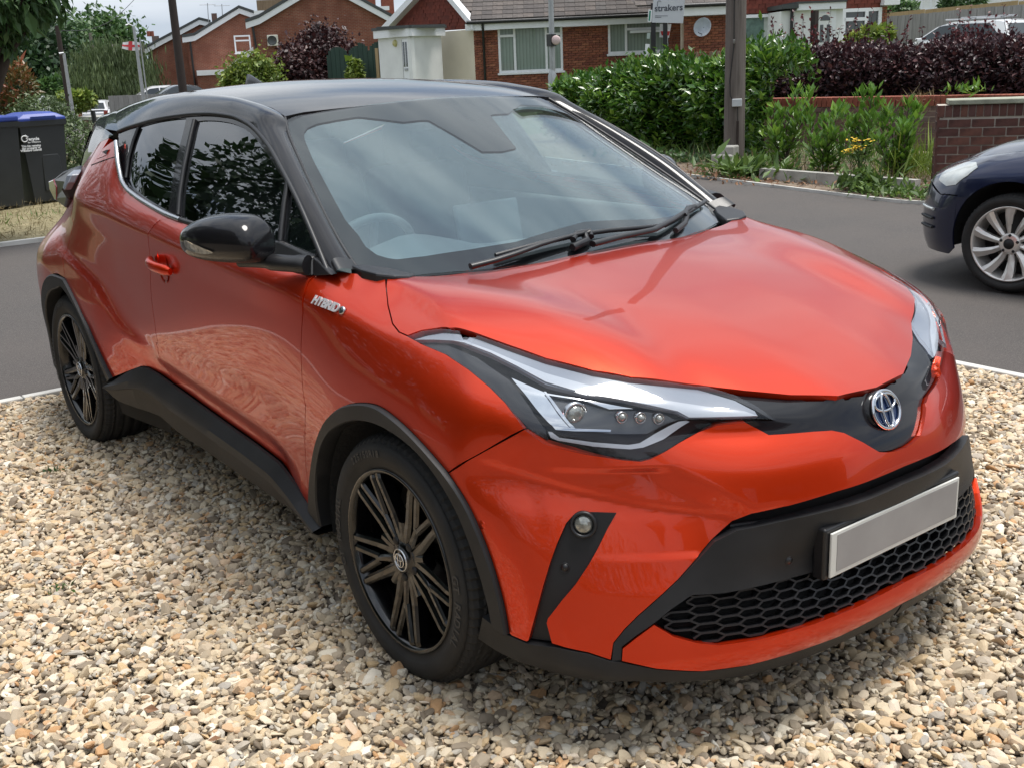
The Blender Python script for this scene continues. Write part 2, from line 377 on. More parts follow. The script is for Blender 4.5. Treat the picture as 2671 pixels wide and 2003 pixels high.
L_['flower'] = simple('ragwort_flower', (.75, .50, .02), .6)
L_['litter'] = m_leaf('dead_leaf', ((.14, .06, .03), (.28, .14, .07), (.42, .27, .16)), .7, .1, 3)
def m_tarmac():
    t = NT('tarmac'); v = t.vor(420, out='Color'); n = t.noise(.9, 5, .6); n2 = t.noise(60, 3)
    hs = t.n('ShaderNodeSeparateColor'); t.L(v, hs.inputs[0])
    c = t.ramp(hs.outputs[0], [(0, (.026, .024, .024)), (.55, (.060, .054, .052)), (.93, (.115, .102, .094)), (1, (.22, .20, .18))])
    c = t.mix(c, (.088, .075, .068), t.ramp(n, [(.35, (.0,)*3), (.7, (.75,)*3)])); t.set(Base_Color=c, Roughness=.85); t.bump(t.vor(420, out='Distance'), .6, .004); return t.m
M['tarmac'] = m_tarmac()
def m_soil(name, cols):
    t = NT(name); n = t.noise(7, 8, .65); c = t.ramp(n, [(.3, cols[0]), (.5, cols[1]), (.7, cols[2])]); t.set(Base_Color=c, Roughness=.95); t.bump(n, .8, .03); return t.m
M['soil'] = m_soil('soil', ((.07, .05, .035), (.15, .11, .08), (.26, .21, .15)))
M['verge'] = m_soil('dry_verge', ((.12, .10, .05), (.20, .17, .09), (.30, .25, .15)))
M['farground'] = m_soil('garden_ground', ((.04, .06, .02), (.08, .10, .04), (.14, .14, .07)))
M['gravelbase'] = m_soil('gravel_bed', ((.10, .08, .06), (.17, .14, .11), (.24, .20, .15)))
def m_stone():
    t = NT('gravel_stone'); a = t.n('ShaderNodeAttribute'); a.attribute_type = 'INSTANCER'; a.attribute_name = 'rc'
    c = t.ramp(a.outputs['Fac'], [(0, (.15, .115, .08)), (.12, (.30, .245, .18)), (.3, (.54, .44, .30)), (.45, (.66, .56, .41)), (.6, (.58, .41, .22)), (.72, (.38, .355, .315)), (.84, (.76, .68, .53)), (.92, (.50, .27, .11)), (1, (.84, .79, .67))])
    n = t.noise(90, 5, .6); c = t.mix(c, (.20, .15, .10), t.ramp(n, [(.3, (.5,)*3), (.62, (0,)*3)])); t.set(Base_Color=c, Roughness=.75); t.bump(n, .3, .002); return t.m
M['stone'] = m_stone()
# ================================================================== the car's master surfaces
def akima(t, Y, tt):
    """Akima interpolation along axis 0"""
    t = np.asarray(t, float); Y = np.asarray(Y, float); d = np.diff(Y, axis=0)/np.diff(t).reshape(-1, *[1]*(Y.ndim-1))
    m = np.concatenate([[3*d[0]-2*d[1]], [2*d[0]-d[1]], d, [2*d[-1]-d[-2]], [3*d[-1]-2*d[-2]]])
    dm = np.abs(np.diff(m, axis=0)) + .35*np.abs(m[1:]+m[:-1])*.5 + 1e-6
    w1 = dm[2:]; w2 = dm[:-2]; s = (w1*m[1:-2]+w2*m[2:-1])/(w1+w2)
    i = np.clip(np.searchsorted(t, tt, side='right')-1, 0, len(t)-2); h = (t[i+1]-t[i]); x = (tt-t[i])/h
    sh = (-1,)+(1,)*(Y.ndim-1); x = x.reshape(sh); h = h.reshape(sh)
    return (2*x**3-3*x**2+1)*Y[i]+(x**3-2*x**2+x)*h*s[i]+(-2*x**3+3*x**2)*Y[i+1]+(x**3-x**2)*h*s[i+1]
class Surf:
    def __init__(s, G, nu, nv, smooth=1):
        G = np.asarray(G, float)                       # (cols, rows, 3)
        tu = np.concatenate([[0], np.cumsum(np.linalg.norm(np.diff(G, axis=0), axis=2).mean(1))])
        tv = np.concatenate([[0], np.cumsum(np.linalg.norm(np.diff(G, axis=1), axis=2).mean(0))])
        A = akima(tu, G, np.linspace(0, tu[-1], nu))
        A = akima(tv, A.transpose(1, 0, 2), np.linspace(0, tv[-1], nv)).transpose(1, 0, 2)
        for _ in range(smooth):                        # a light relax keeps reflections even
            B = A.copy(); B[1:-1] = (A[:-2]+2*A[1:-1]+A[2:])/4; C_ = B.copy(); C_[:, 1:-1] = (B[:, :-2]+2*B[:, 1:-1]+B[:, 2:])/4; A = C_
        s.setgrid(A)
    def setgrid(s, A):
        s.A = A; nu, nv = A.shape[:2]
        du = np.gradient(A, axis=0); dv = np.gradient(A, axis=1); N = np.cross(du, dv); N /= np.linalg.norm(N, axis=2, keepdims=True)+1e-12
        ctr = np.array([-1.3, 0, .4]); mid = A.reshape(-1, 3)
        if ((A-ctr)*N).sum() < 0: N = -N
        s.N = N.reshape(-1, 3); s.V = A.reshape(-1, 3)
        I = np.arange(nu*nv).reshape(nu, nv); a, b, c, d = I[:-1, :-1].ravel(), I[1:, :-1].ravel(), I[1:, 1:].ravel(), I[:-1, 1:].ravel()
        s.T = np.concatenate([np.stack([a, b, c], 1), np.stack([a, c, d], 1)])
        s.bvh = BVHTree.FromPolygons([tuple(p) for p in s.V], [tuple(map(int, t)) for t in s.T])
    def _n(s, P, fi):
        i, j, k = s.T[fi]; a, b, c = s.V[i], s.V[j], s.V[k]
        v0, v1, v2 = b-a, c-a, np.array(P)-a
        d00, d01, d11, d20, d21 = v0@v0, v0@v1, v1@v1, v2@v0, v2@v1; den = d00*d11-d01*d01+1e-20
        v = (d11*d20-d01*d21)/den; w_ = (d00*d21-d01*d20)/den
        n = s.N[i]*(1-v-w_)+s.N[j]*v+s.N[k]*w_; return n/(np.linalg.norm(n)+1e-12)
    def hit(s, O, d):
        h = s.bvh.ray_cast(Vector(O), Vector(d))
        if h[0] is None: return None
        return np.array(h[0]), s._n(h[0], h[2])
    def near(s, P):
        h = s.bvh.find_nearest(Vector(P)); return np.array(h[0]), s._n(h[0], h[2])
    def pix(s, u, v):
        h = s.hit(CAM, ray(u, v))
        if h is not None and h[1]@ray(u, v) > .05: h = None
        if h is None:                                  # off the silhouette: nearest point to the ray
            d = ray(u, v); best = None
            D_ = s.V-CAM; t = D_@d; r = np.linalg.norm(D_-t[:, None]*d, axis=1)+.02*t+9*((s.N@d) > .05); k = int(r.argmin()); return s.V[k].copy()
        return h[0]
class Multi(Surf):
    def __init__(s, *S): s.S = S; s.V = np.concatenate([q.V for q in S]); s.N = np.concatenate([q.N for q in S])
    def hit(s, O, d):
        b = None
        for q in s.S:
            h = q.hit(O, d)
            if h is not None and (b is None or (h[0]-O)@d < (b[0]-O)@d): b = h
        return b
    def near(s, P):
        return min((q.near(P) for q in s.S), key=lambda h: np.linalg.norm(h[0]-np.array(P)))
def K3(x, y): return ((1000+.4973*x)/DS, (800+.4973*y)/DS)
def K4(x, y): return ((1300+.5877*x)/DS, (1000+.5877*y)/DS)
def KD(x, y): return ((50+.4069*x)/DS, (250+.4069*y)/DS)
def K1(x, y): return ((50+.452*x)/DS, (650+.452*y)/DS)
def K2(x, y): return ((700+.5427*x)/DS, (950+.5427*y)/DS)
def KW(x, y): return ((700+.5877*x)/DS, (200+.5877*y)/DS)
def KR(x, y): return ((.3015*x)/DS, (250+.3015*y)/DS)
def KC(x, y): return ((2100+.3918*x)/DS, (650+.3918*y)/DS)
def mir(P): P = np.array(P, float); P[..., 1] *= -1; return P
# belt surface, right-hand side: columns run from the nose round the corner to the tail, rows from sill to belt line
# each entry (x, s, z), s = distance from the centre plane
sj = [0, .15, .3, .42, .52, .61, .70, .78, .85]
def plan(tab, z, zz=None):
    S = [p[0] for p in tab]; X = [p[1] for p in tab]; f = akima(np.array(S), np.array(X)[:, None], np.array(sj))[:, 0]
    return [(x, s_, z) for x, s_ in zip(f, sj)]
rows = []
rows.append(plan([(0, .84), (.2, .835), (.4, .795), (.6, .715), (.7, .645), (.8, .53), (.85, .41)], .165))
rows.append(plan([(0, .885), (.2, .872), (.4, .835), (.6, .76), (.7, .69), (.8, .58), (.85, .44)], .205))
rows.append(plan([(0, .915), (.2, .905), (.4, .865), (.5, .825), (.6, .77), (.7, .69), (.8, .575), (.85, .46)], .275))
rows.append(plan([(0, .868), (.2, .855), (.4, .82), (.5, .785), (.6, .725), (.7, .648), (.8, .54), (.85, .45)], .44))
rows.append(plan([(0, .90), (.2, .888), (.4, .818), (.5, .76), (.6, .695), (.7, .61), (.8, .49), (.85, .415)], .58))
rows.append(plan([(0, .885), (.2, .868), (.4, .795), (.5, .737), (.6, .668), (.7, .582), (.78, .48), (.85, .37)], .665))
rows.append([(.848, 0, .725), (.838, .15, .727), (.793, .3, .733), (.735, .41, .742), (.69, .5, .745), (.645, .59, .745), (.585, .675, .752), (.51, .765, .765), (.39, .83, .79)])
rows.append([(.828, 0, .762), (.814, .145, .765), (.778, .27, .775), (.737, .375, .788), (.685, .46, .80), (.635, .545, .815), (.57, .63, .83), (.475, .72, .848), (.335, .785, .875)])
rows.append([(.81, 0, .785), (.797, .13, .79), (.745, .24, .805), (.69, .33, .823), (.626, .418, .842), (.575, .50, .866), (.50, .585, .888), (.375, .655, .912), (.24, .71, .937)])
# side columns: x, then s at z = .165 .205 .275 .44 .58 .665 .78, then (s,z) of shoulder, (x,s,z) of the top edge
side = [
 (.29, [.865, .872, .880, .890, .893, .889, .865], (.815, .885), (.13, .752, .953)),
 (.13, [.868, .875, .885, .895, .899, .897, .880], (.832, .900), (.02, .742, .970)),
 (-.06, [.868, .876, .886, .896, .899, .896, .882], (.842, .912), (-.13, .722, 1.000)),
 (-.24, [.860, .870, .884, .892, .894, .890, .878], (.850, .928), (-.26, .718, 1.030)),
 (-.40, [.835, .845, .858, .868, .874, .876, .872], (.858, .950), (-.42, .775, 1.035)),
 (-.60, [.815, .822, .832, .840, .852, .860, .866], (.866, .972), (-.62, .812, 1.045)),
 (-.85, [.805, .810, .818, .822, .834, .848, .862], (.867, .985), (-.87, .822, 1.062)),
 (-1.12, [.800, .805, .812, .815, .828, .845, .860], (.865, 1.000), (-1.14, .823, 1.082)),
 (-1.40, [.800, .805, .812, .815, .829, .846, .860], (.862, 1.020), (-1.42, .820, 1.106)),
 (-1.64, [.803, .808, .815, .820, .833, .848, .860], (.860, 1.038), (-1.67, .813, 1.135)),
 (-1.83, [.812, .818, .826, .833, .842, .850, .858], (.857, 1.052), (-1.86, .803, 1.165)),
 (-1.97, [.825, .832, .842, .852, .858, .858, .858], (.855, 1.062), (-1.99, .785, 1.220)),
 (-2.10, [.845, .855, .865, .876, .880, .872, .862], (.852, 1.070), (-2.10, .745, 1.320)),
 (-2.24, [.862, .872, .885, .895, .898, .892, .870], (.848, 1.078), (-2.25, .728, 1.335)),
 (-2.42, [.872, .880, .892, .902, .905, .902, .880], (.838, 1.084), (-2.42, .712, 1.310)),
 (-2.64, [.872, .880, .890, .900, .904, .902, .888], (.80, 1.035), (-2.62, .690, 1.255)),
 (-2.85, [.862, .870, .878, .888, .895, .896, .893], (.757, 1.000), (-2.80, .668, 1.205)),
 (-3.02, [.845, .852, .860, .865, .880, .882, .870], (.72, .985), (-2.95, .650, 1.165)),
 (-3.17, [.815, .822, .828, .830, .845, .845, .83], (.67, .985), (-3.10, .630, 1.130)),
 (-3.30, [.765, .770, .775, .775, .770, .760, .735], (.62, .985), (-3.24, .600, 1.105)),
 (-3.41, [.660, .665, .670, .670, .660, .645, .620], (.570, 1.035), (-3.36, .540, 1.090)),
 (-3.465, [.48, .48, .48, .48, .48, .47, .45], (.43, 1.035), (-3.44, .400, 1.080)),
 (-3.48, [.25, .25, .25, .25, .25, .25, .25], (.22, 1.035), (-3.46, .200, 1.075)),
 (-3.48, [.0, .0, .0, .0, .0, .0, .0], (.0, 1.035), (-3.47, .0, 1.075))]
# sill columns are lower, the front corner rises
for j, dz in ((5, .008), (6, .02), (7, .04), (8, .06)):
    for k, f_ in ((0, 1), (1, .9), (2, .35)):
        x_, s_, z_ = rows[k][j]; rows[k][j] = (x_, s_, z_+dz*f_)
zs = [.165, .205, .275, .44, .58, .665, .79]
G = [[(r[j][0], -r[j][1], r[j][2]) for r in rows] for j in range(9)]
for x, S, (s7, z7), top in side:
    zc = [z+(d if x > .1 else 0) for z, d in zip(zs, (.07, .06, .02, 0, 0, 0, 0))]
    G.append([(x, -s_, z) for s_, z in zip(S, zc)] + [(x+.3*(top[0]-x), -s7, z7), (top[0], -top[1], top[2])])
G = [[tuple(mir(p)) for p in c] for c in G[:0:-1]] + G
BELT = Surf(G, 840, 120, 3)
# bonnet: from the centre line to the shut line
edge = [(r[0], r[1], r[2]) for r in rows[8]] + [s[3] for s in side[:4]]
rear = [(-.15, 0, 1.030), (-.150, .09, 1.029), (-.152, .17, 1.026), (-.157, .25, 1.021), (-.163, .32, 1.017), (-.170, .39, 1.014), (-.178, .46, 1.012), (-.188, .52, 1.012), (-.199, .575, 1.014), (-.21, .62, 1.018), (-.222, .655, 1.022), (-.236, .685, 1.026), (-.26, .718, 1.0301)]
tt = [0, .05, .13, .25, .4, .6, .8, 1]
G = []
for j, (e_, r_) in enumerate(zip(edge, rear)):
    e_, r_ = np.array(e_), np.array(r_); L = np.linalg.norm((e_-r_)[:2]); c = []
    bl = .052*min(1, L/.8)
    for t in tt:
        p = e_*(1-t)+r_*t
        p[2] += bl*((1-(1-t)**3.2)-t**1.15)*1.75
        k = max(0, 1-abs(p[1]-(.60-.16*max(0, p[0]/.7)))/.13); p[2] += .007*(k*k*(3-2*k))*min(1, t*3)*min(1, (1-t)*4)
        k2 = max(0, 1-abs(p[1]-(.42-.15*max(0, p[0]/.7)))/.12); p[2] -= .0025*(k2*k2*(3-2*k2))*min(1, t*3)*min(1, (1-t)*4)
        c.append((p[0], -p[1], p[2]))
    G.append(c)
G = [[tuple(mir(p)) for p in c] for c in G[:0:-1]] + G
BONN = Surf(G, 320, 90, 14)
BODY = Multi(BONN, BELT)
# windscreen: x from height and side distance
def wsx(s_, z):
    t = (z-1.0)/(1.455-1.0)
    return -.05 - .935*t + .05*t*(1-t) - (.36-.15*t)*s_*s_ - (.20-.05*t)*s_**4
G = []
for s_ in np.linspace(-.80, .80, 23):
    G.append([(wsx(s_, z)+0.0, -s_, z-.035*(s_/.55)**2*((z-1.0)/.455)) for z in np.linspace(.93, 1.475, 9)])
WIND = Surf(G, 120, 60, 1)
# glass side of the cabin: s from x and z
def zb(x): return float(np.interp(-x, [.2, .42, .62, .87, 1.14, 1.42, 1.67, 1.86, 1.99, 2.3, 3.2], [1.02, 1.035, 1.045, 1.062, 1.082, 1.106, 1.135, 1.165, 1.18, 1.2, 1.24]))
def sb(x): return float(np.interp(-x, [.0, .42, .62, .87, 1.14, 1.42, 1.67, 1.86, 2.1, 2.5, 3.2], [.80, .795, .812, .818, .82, .817, .81, .802, .785, .745, .64]))
G = []
for x in np.linspace(-.1, -3.1, 26):
    G.append([(x, -(sb(x)-.40*dz-.42*dz*dz*(1 if dz > 0 else -1)), zb(x)+dz) for dz in (-.08, 0, .08, .16, .24, .32, .40, .48)])
SIDE = Surf(G, 120, 50, 2)
# roof
Zr = lambda x: float(akima(np.array([.9, 1.05, 1.3, 1.6, 1.9, 2.2, 2.5, 2.8, 3.1]), np.array([1.425, 1.458, 1.495, 1.517, 1.523, 1.513, 1.488, 1.452, 1.41])[:, None], np.array([-x]))[0, 0])
G = []
for x in np.linspace(-.92, -3.08, 16):
    G.append([(x-(.16*(s_/.55)**2 if False else .0), -s_, Zr(x)-.10*s_**2-.12*s_**6) for s_ in (-.74, -.66, -.58, -.5, -.4, -.3, -.2, -.1, 0, .1, .2, .3, .4, .5, .58, .66, .74)])
ROOF = Surf(G, 110, 100, 1)
# ------------------------------------------------------------------ panels cut from the master surfaces
def resample(P, h, closed=True):
    P = [np.array(p, float) for p in P]; out = []
    n = len(P)
    for i in range(n if closed else n-1):
        a, b = P[i], P[(i+1) % n]; k = max(1, int(math.ceil(np.linalg.norm(b-a)/h)))
        for j in range(k): out.append(a+(b-a)*j/k)
    if not closed: out.append(P[-1])
    return out
def crom(P, closed=False, k=5, sharp=()):
    """Catmull-Rom through P; indices in sharp stay corners"""
    P = [np.array(p, float) for p in P]; n = len(P); out = []
    for i in range(n if closed else n-1):
        p1, p2 = P[i], P[(i+1) % n]
        p0 = P[(i-1) % n] if (closed or i > 0) else p1
        p3 = P[(i+2) % n] if (closed or i+2 < n) else p2
        if i in sharp: p0 = p1
        if (i+1) % n in sharp: p3 = p2
        for j in range(k):
            t = j/k
            out.append(.5*((2*p1)+(-p0+p2)*t+(2*p0-5*p1+4*p2-p3)*t*t+(-p0+3*p1-3*p2+p3)*t**3))
    if not closed: out.append(P[-1])
    return out
def frame(n):
    n = np.array(n, float); n /= np.linalg.norm(n); a = np.array([0, 0, 1.]) if abs(n[2]) < .9 else np.array([1., 0, 0])
    e1 = np.cross(a, n); e1 /= np.linalg.norm(e1); return e1, np.cross(n, e1), n
def inpoly(p, Q):
    x, y = p; c = False; n = len(Q)
    for i in range(n):
        x1, y1 = Q[i]; x2, y2 = Q[i-1]
        if (y1 > y) != (y2 > y) and x < (x2-x1)*(y-y1)/(y2-y1)+x1: c = not c
    return c
def inpoly_np(P, Q):
    x, y = P[:, 0], P[:, 1]; c = np.zeros(len(P), bool); x2, y2 = Q[-1]
    for x1, y1 in Q:
        m = ((y1 > y) != (y2 > y))
        if y1 != y2: c ^= m & (x < (x2-x1)*(y-y1)/(y2-y1)+x1)
        x2, y2 = x1, y1
    return c
def inset2(Q, d):
    """move a closed 2D polygon inward by d"""
    Q = np.array(Q); A = ((Q[:, 0]*np.roll(Q[:, 1], -1)-np.roll(Q[:, 0], -1)*Q[:, 1]).sum())/2
    s_ = 1 if A > 0 else -1
    e_ = np.roll(Q, -1, 0)-Q; e_ /= np.linalg.norm(e_, axis=1, keepdims=True)+1e-12; nrm = np.stack([-e_[:, 1], e_[:, 0]], 1)*s_
    m = nrm+np.roll(nrm, 1, 0); l = np.linalg.norm(m, axis=1, keepdims=True); m = m/(l+1e-9)
    k = np.clip(1/np.maximum((m*nrm).sum(1, keepdims=True), .4), 1, 2.2)
    return Q+m*d*k
def skin(outline, n, surf, h=.02, gap=.0016, off=0.0, thick=.012, disp=None, holes=(), h2=None, outl_step=None, zclip=None):
    """triangulated panel on a master surface: returns (top verts, normals, faces, boundary loops)"""
    e1, e2, n = frame(n)
    to2 = lambda P: np.stack([np.array(P)@e1, np.array(P)@e2], 1)
    loops = []
    for k, ol in enumerate([outline]+list(holes)):
        q = to2(resample(ol, outl_step or h))
        loops.append(inset2(q, gap if k == 0 else -gap))
    Q = loops[0]; lo, hi = Q.min(0), Q.max(0)
    gx, gy = np.meshgrid(np.arange(lo[0]+h*.5, hi[0], h), np.arange(lo[1]+h*.5, hi[1], h)); gx[::2] += h*.5
    P = np.stack([gx.ravel(), gy.ravel()], 1); P = P[inpoly_np(P, Q)]
    for H_ in loops[1:]: P = P[~inpoly_np(P, H_)]
    if len(P):
        B = np.concatenate(loops); dm = np.array([((B-p)**2).sum(1).min() for p in P]); P = P[dm > (h*.45)**2]
    verts = [Vector(p) for L in loops for p in L]+[Vector(p) for p in P]
    edges = []; b = 0; lid = []
    for L in loops:
        m = len(L); edges += [(b+i, b+(i+1) % m) for i in range(m)]; lid.append(list(range(b, b+m))); b += m
    r = delaunay_2d_cdt(verts, edges, [], 0, 1e-6)
    V2 = np.array([tuple(v) for v in r[0]]); F = [f for f in r[2] if len(f) == 3]
    cen = np.array([(V2[f[0]]+V2[f[1]]+V2[f[2]])/3 for f in F]); ok = inpoly_np(cen, loops[0])
    for H_ in loops[1:]: ok &= ~inpoly_np(cen, H_)
    F = [f for f, o in zip(F, ok) if o]
    V = []; N = []
    dist = 3.0; base = np.array(outline).mean(0)@n
    for p in V2:
        o = e1*p[0]+e2*p[1]+n*(base+dist); h_ = surf.hit(o, -n)
        if h_ is None or (h_[0]-o)@-n > dist+.8:
            q = e1*p[0]+e2*p[1]+n*base; h_ = surf.near(q)
            h_ = (h_[0], h_[1])
        pos, nr = h_
        if disp is not None: pos = pos+nr*disp(pos)
        V.append(pos+nr*off); N.append(nr)
    # orient faces outward
    F2 = []
    for f in F:
        a, b_, c = V[f[0]], V[f[1]], V[f[2]]
        F2.append(f if np.cross(b_-a, c-a)@(N[f[0]]+N[f[1]]+N[f[2]]) > 0 else f[::-1])
    if disp is not None:                                # real normals where the surface is displaced
        NN = np.zeros((len(V), 3))
        for f in F2:
            c = np.cross(V[f[1]]-V[f[0]], V[f[2]]-V[f[0]])
            for i in f: NN[i] += c
        N = [a/(np.linalg.norm(a)+1e-12) for a in NN]
    cnt = {}
    for f in F2:
        for i in range(3):
            e_ = (f[i], f[(i+1) % 3]); cnt[e_] = 1
    bnd = [e_ for e_ in cnt if (e_[1], e_[0]) not in cnt]
    return V, N, F2, bnd
def panel(name, outline, n, surf, mat, parent=None, mirror=False, thick=.012, crisp=False, both=False, **k):
    """mirror=True: returns also the other-hand panel as its own object; both=True: one mesh with both halves"""
    V, N, F, bnd = skin(outline, n, surf, thick=thick, **k)
    if both:                                            # close the halves exactly on the centre plane
        for i in {i for e_ in bnd for i in e_}:
            if abs(V[i][1]) < .005: V[i] = np.array([V[i][0], 0, V[i][2]]); q = np.array([N[i][0], 0, N[i][2]]); N[i] = q/np.linalg.norm(q)
    def build(sg):
        s3 = np.array([1, sg, 1.])
        v = [p*s3 for p in V]; nn = [q*s3 for q in N]; f = [t if sg > 0 else t[::-1] for t in F]
        nv = len(v); idx = {}; ev = []; en = []; ef = []
        for a, b in bnd:
            if both and abs(v[a][1]) < .004 and abs(v[b][1]) < .004: continue
            q = []
            for i in (a, b):
                if i not in idx:
                    idx[i] = nv+len(ev); ev += [v[i], v[i]-nn[i]*thick]; en += [nn[i]]*2
                q.append(idx[i])
            t = (q[0], q[0]+1, q[1]+1, q[1]); ef.append(t if sg > 0 else t[::-1])
        return v+ev, nn+en, f, ef, nv
    def mk(parts):
        VV = []; FF = []; NN = []; SM = []
        for v, nn, f, ef, nv in parts:
            b = len(VV); VV += v; NN += nn; FF += [tuple(b+i for i in t) for t in f]; SM += [True]*len(f)
            FF += [tuple(b+i for i in t) for t in ef]; SM += [False]*len(ef)
        me = bpy.data.meshes.new(name); me.from_pydata([tuple(p) for p in VV], [], FF)
        me.polygons.foreach_set('use_smooth', SM); me.materials.append(mat); me.update()
        ln = []
        for p in me.polygons:
            for li in p.loop_indices:
                ln.append(tuple(NN[me.loops[li].vertex_index]) if p.use_smooth and not crisp else tuple(p.normal))
        me.normals_split_custom_set(ln)
        return link(bpy.data.objects.new(name, me), parent)
    if both: return mk([build(1), build(-1)])
    o = mk([build(1)])
    if mirror: return o, mk([build(-1)])
    return o
def pts(surf, L, kf=lambda x, y: (x, y)): return [surf.pix(*kf(*p)) for p in L]
def strip(name, A, B, mat, parent=None, bulge=0, nb=8, both=False, mirror=False, ref=(-1.5, 0, .6), step=.03):
    """lofted band between curves A and B, bulged away from the cabin"""
    n = 60; A = np.array(A); B = np.array(B)
    def rs(P):
        t = np.concatenate([[0], np.cumsum(np.linalg.norm(np.diff(P, axis=0), axis=1))]); t /= t[-1]
        return np.stack([np.interp(np.linspace(0, 1, n), t, P[:, i]) for i in range(3)], 1)
    A, B = rs(A), rs(B); g = []
    for i in range(n):
        t_ = A[min(i+1, n-1)]-A[max(i-1, 0)]; d = B[i]-A[i]; nr = np.cross(t_, d); nr /= np.linalg.norm(nr)+1e-12
        if nr@(A[i]-np.array(ref)) < 0: nr = -nr
        for j in range(nb+1):
            t = j/nb; g.append(A[i]*(1-t)+B[i]*t+nr*bulge*4*t*(1-t))
    F = [(i*(nb+1)+j, (i+1)*(nb+1)+j, (i+1)*(nb+1)+j+1, i*(nb+1)+j+1) for i in range(n-1) for j in range(nb)]
    m = MB(); m.add(g, F, True)
    if both: m.add([p*np.array([1, -1, 1]) for p in g], [f[::-1] for f in F], True)
    o = m.obj(name, mat, parent)
    if mirror:
        m2 = MB(); m2.add([p*np.array([1, -1, 1]) for p in g], [f[::-1] for f in F], True); return o, m2.obj(name, mat, parent)
    return o
# ================================================================== orange crossover
car = empty('parked_car', (-1.3, 0, 0), 0, 'large orange crossover with glossy black roof and black wheels on the gravel', 'car')
bpy.context.view_layer.update()
class Par:                                              # children keep world coordinates: parent inverse by location only
    pass
def adopt(o, parent=car):
    o.parent = parent; o.matrix_parent_inverse = parent.matrix_world.inverted() if parent.type == 'EMPTY' else Matrix.Identity(4)
    return o
def A_(o):
    if isinstance(o, tuple): return tuple(adopt(q) for q in o)
    return adopt(o)
def sub(o, parent):                                     # sub-part
    o.parent = parent; o.matrix_parent_inverse = parent.matrix_basis.inverted()@parent.matrix_parent_inverse.inverted() if False else Matrix.Identity(4)
    return o
GP = .0016
def half(H):
    """cut a traced line where it crosses the centre plane"""
    out = []
    for i, p in enumerate(H):
        if p[1] >= 0:
            if i and H[i-1][1] < 0:
                a, b = H[i-1], p; t = a[1]/(a[1]-b[1]); q = a+(b-a)*t; out.append(q+np.array([0, GP, 0]))
            break
        out.append(p)
    else:
        q = out[-1].copy(); q[1] = GP; out.append(q)
    return out
def onb(x, s_, z):                                      # point on the belt surface near (x, -s, z)
    return BELT.near((x, -s_, z))[0]
B4 = lambda L: pts(BELT, L, K4); B3 = lambda L: pts(BELT, L, K3); B2 = lambda L: pts(BELT, L, K2); B1 = lambda L: pts(BELT, L, K1); BD = lambda L: pts(BELT, L, KD)
DD = lambda L: pts(BELT, L)
# --- traced feature lines (right-hand side)
archF_out = crom(B2([(205, 690), (214, 560), (238, 400), (285, 275), (360, 205), (450, 186), (540, 205), (650, 288), (760, 400), (865, 521)]))
archF_out2 = crom(B2([(865, 521), (960, 670), (1060, 900), (1128, 1130), (1158, 1290)]))
archF_in = crom(B2([(268, 775), (246, 640), (253, 470), (290, 350), (360, 288), (440, 268), (530, 285), (640, 345), (740, 430), (840, 560), (930, 730), (1010, 950), (1060, 1120), (1085, 1245)]))
seam_fb = B2([(865, 521), (960, 460)])+[BELT.pix(*K3(740, 640))]
hl_low = B3([(740, 640), (790, 680), (840, 715), (900, 735), (1050, 770), (1250, 800), (1350, 808), (1400, 795), (1470, 760), (1550, 710), (1650, 655), (1750, 620), (1900, 605)])
hl_side = B3([(120, 158), (200, 195), (330, 250), (450, 330), (560, 420), (640, 500), (700, 580), (740, 640)])
hl_tip = B3([(2060, 597)])[0]
top_edge = [np.array((e_[0], -e_[1], e_[2])) for e_ in edge]      # bonnet shut line, centre -> scuttle
org_top = half(B4([(880, 268), (1000, 236), (1200, 225), (1400, 210), (1480, 205), (1535, 216), (1620, 258), (1690, 300), (1730, 302), (1770, 296)]))
mouth = half(B4([(620, 1030), (800, 870), (960, 700), (1050, 620), (1130, 580), (1300, 540), (1500, 480), (1700, 412), (1900, 322), (2070, 205)]))
band_top = half(B4([(985, 690), (1060, 650), (1300, 600), (1500, 555), (1700, 490), (1900, 392), (2080, 245)]))
hex_top = half(B4([(690, 1065), (770, 1000), (860, 938), (1000, 930), (1130, 905), (1300, 862), (1450, 822), (1600, 775), (1760, 725), (1900, 665), (2075, 560)]))
hex_bot = half(B4([(690, 1065), (780, 1118), (880, 1145), (980, 1155), (1150, 1130), (1400, 1060), (1600, 980), (1800, 875), (1960, 760)]))
lip_bot = half(B4([(545, 1228), (700, 1262), (900, 1272), (1100, 1245), (1300, 1190), (1500, 1120), (1700, 1020), (1900, 900)]))
blk_bot = half(B4([(-90, 1128), (0, 1190), (100, 1255), (300, 1292), (600, 1318), (900, 1314), (1100, 1292), (1300, 1236), (1600, 1108), (1900, 930)]))
blk_top = B4([(-70, 1030), (20, 1100), (130, 1150), (250, 1165), (400, 1195), (500, 1228)])
# --- upper bumper: orange, pocket cut out, chiselled beak
pocket = B4([(135, 1140), (165, 1030), (200, 900), (230, 800), (260, 715), (300, 622), (330, 588), (370, 574), (440, 576), (520, 580), (480, 650), (440, 730), (400, 800), (340, 890), (280, 960), (218, 1040), (212, 1062), (235, 1150)])
beak = np.array([(.0, .606), (.25, .600), (.42, .594), (.555, .695), (.44, .742), (.30, .735), (.2, .70), (.0, .64)])
beak = np.array([(.0, .606), (.25, .600), (.42, .594), (.555, .695), (.44, .735), (.30, .722), (.2, .70), (.0, .655)]); BPOLY = [(-.1, .55), (.25, .585), (.42, .594), (.555, .695), (.44, .735), (.30, .722), (.2, .70), (-.1, .66)]; beak = beak[1:7]
def seg_d(p, Q):
    best = 9
    for a, b in zip(Q[:-1], Q[1:]):
        t = np.clip(((p-a)@(b-a))/((b-a)@(b-a)), 0, 1); best = min(best, np.linalg.norm(p-a-(b-a)*t))
    return best
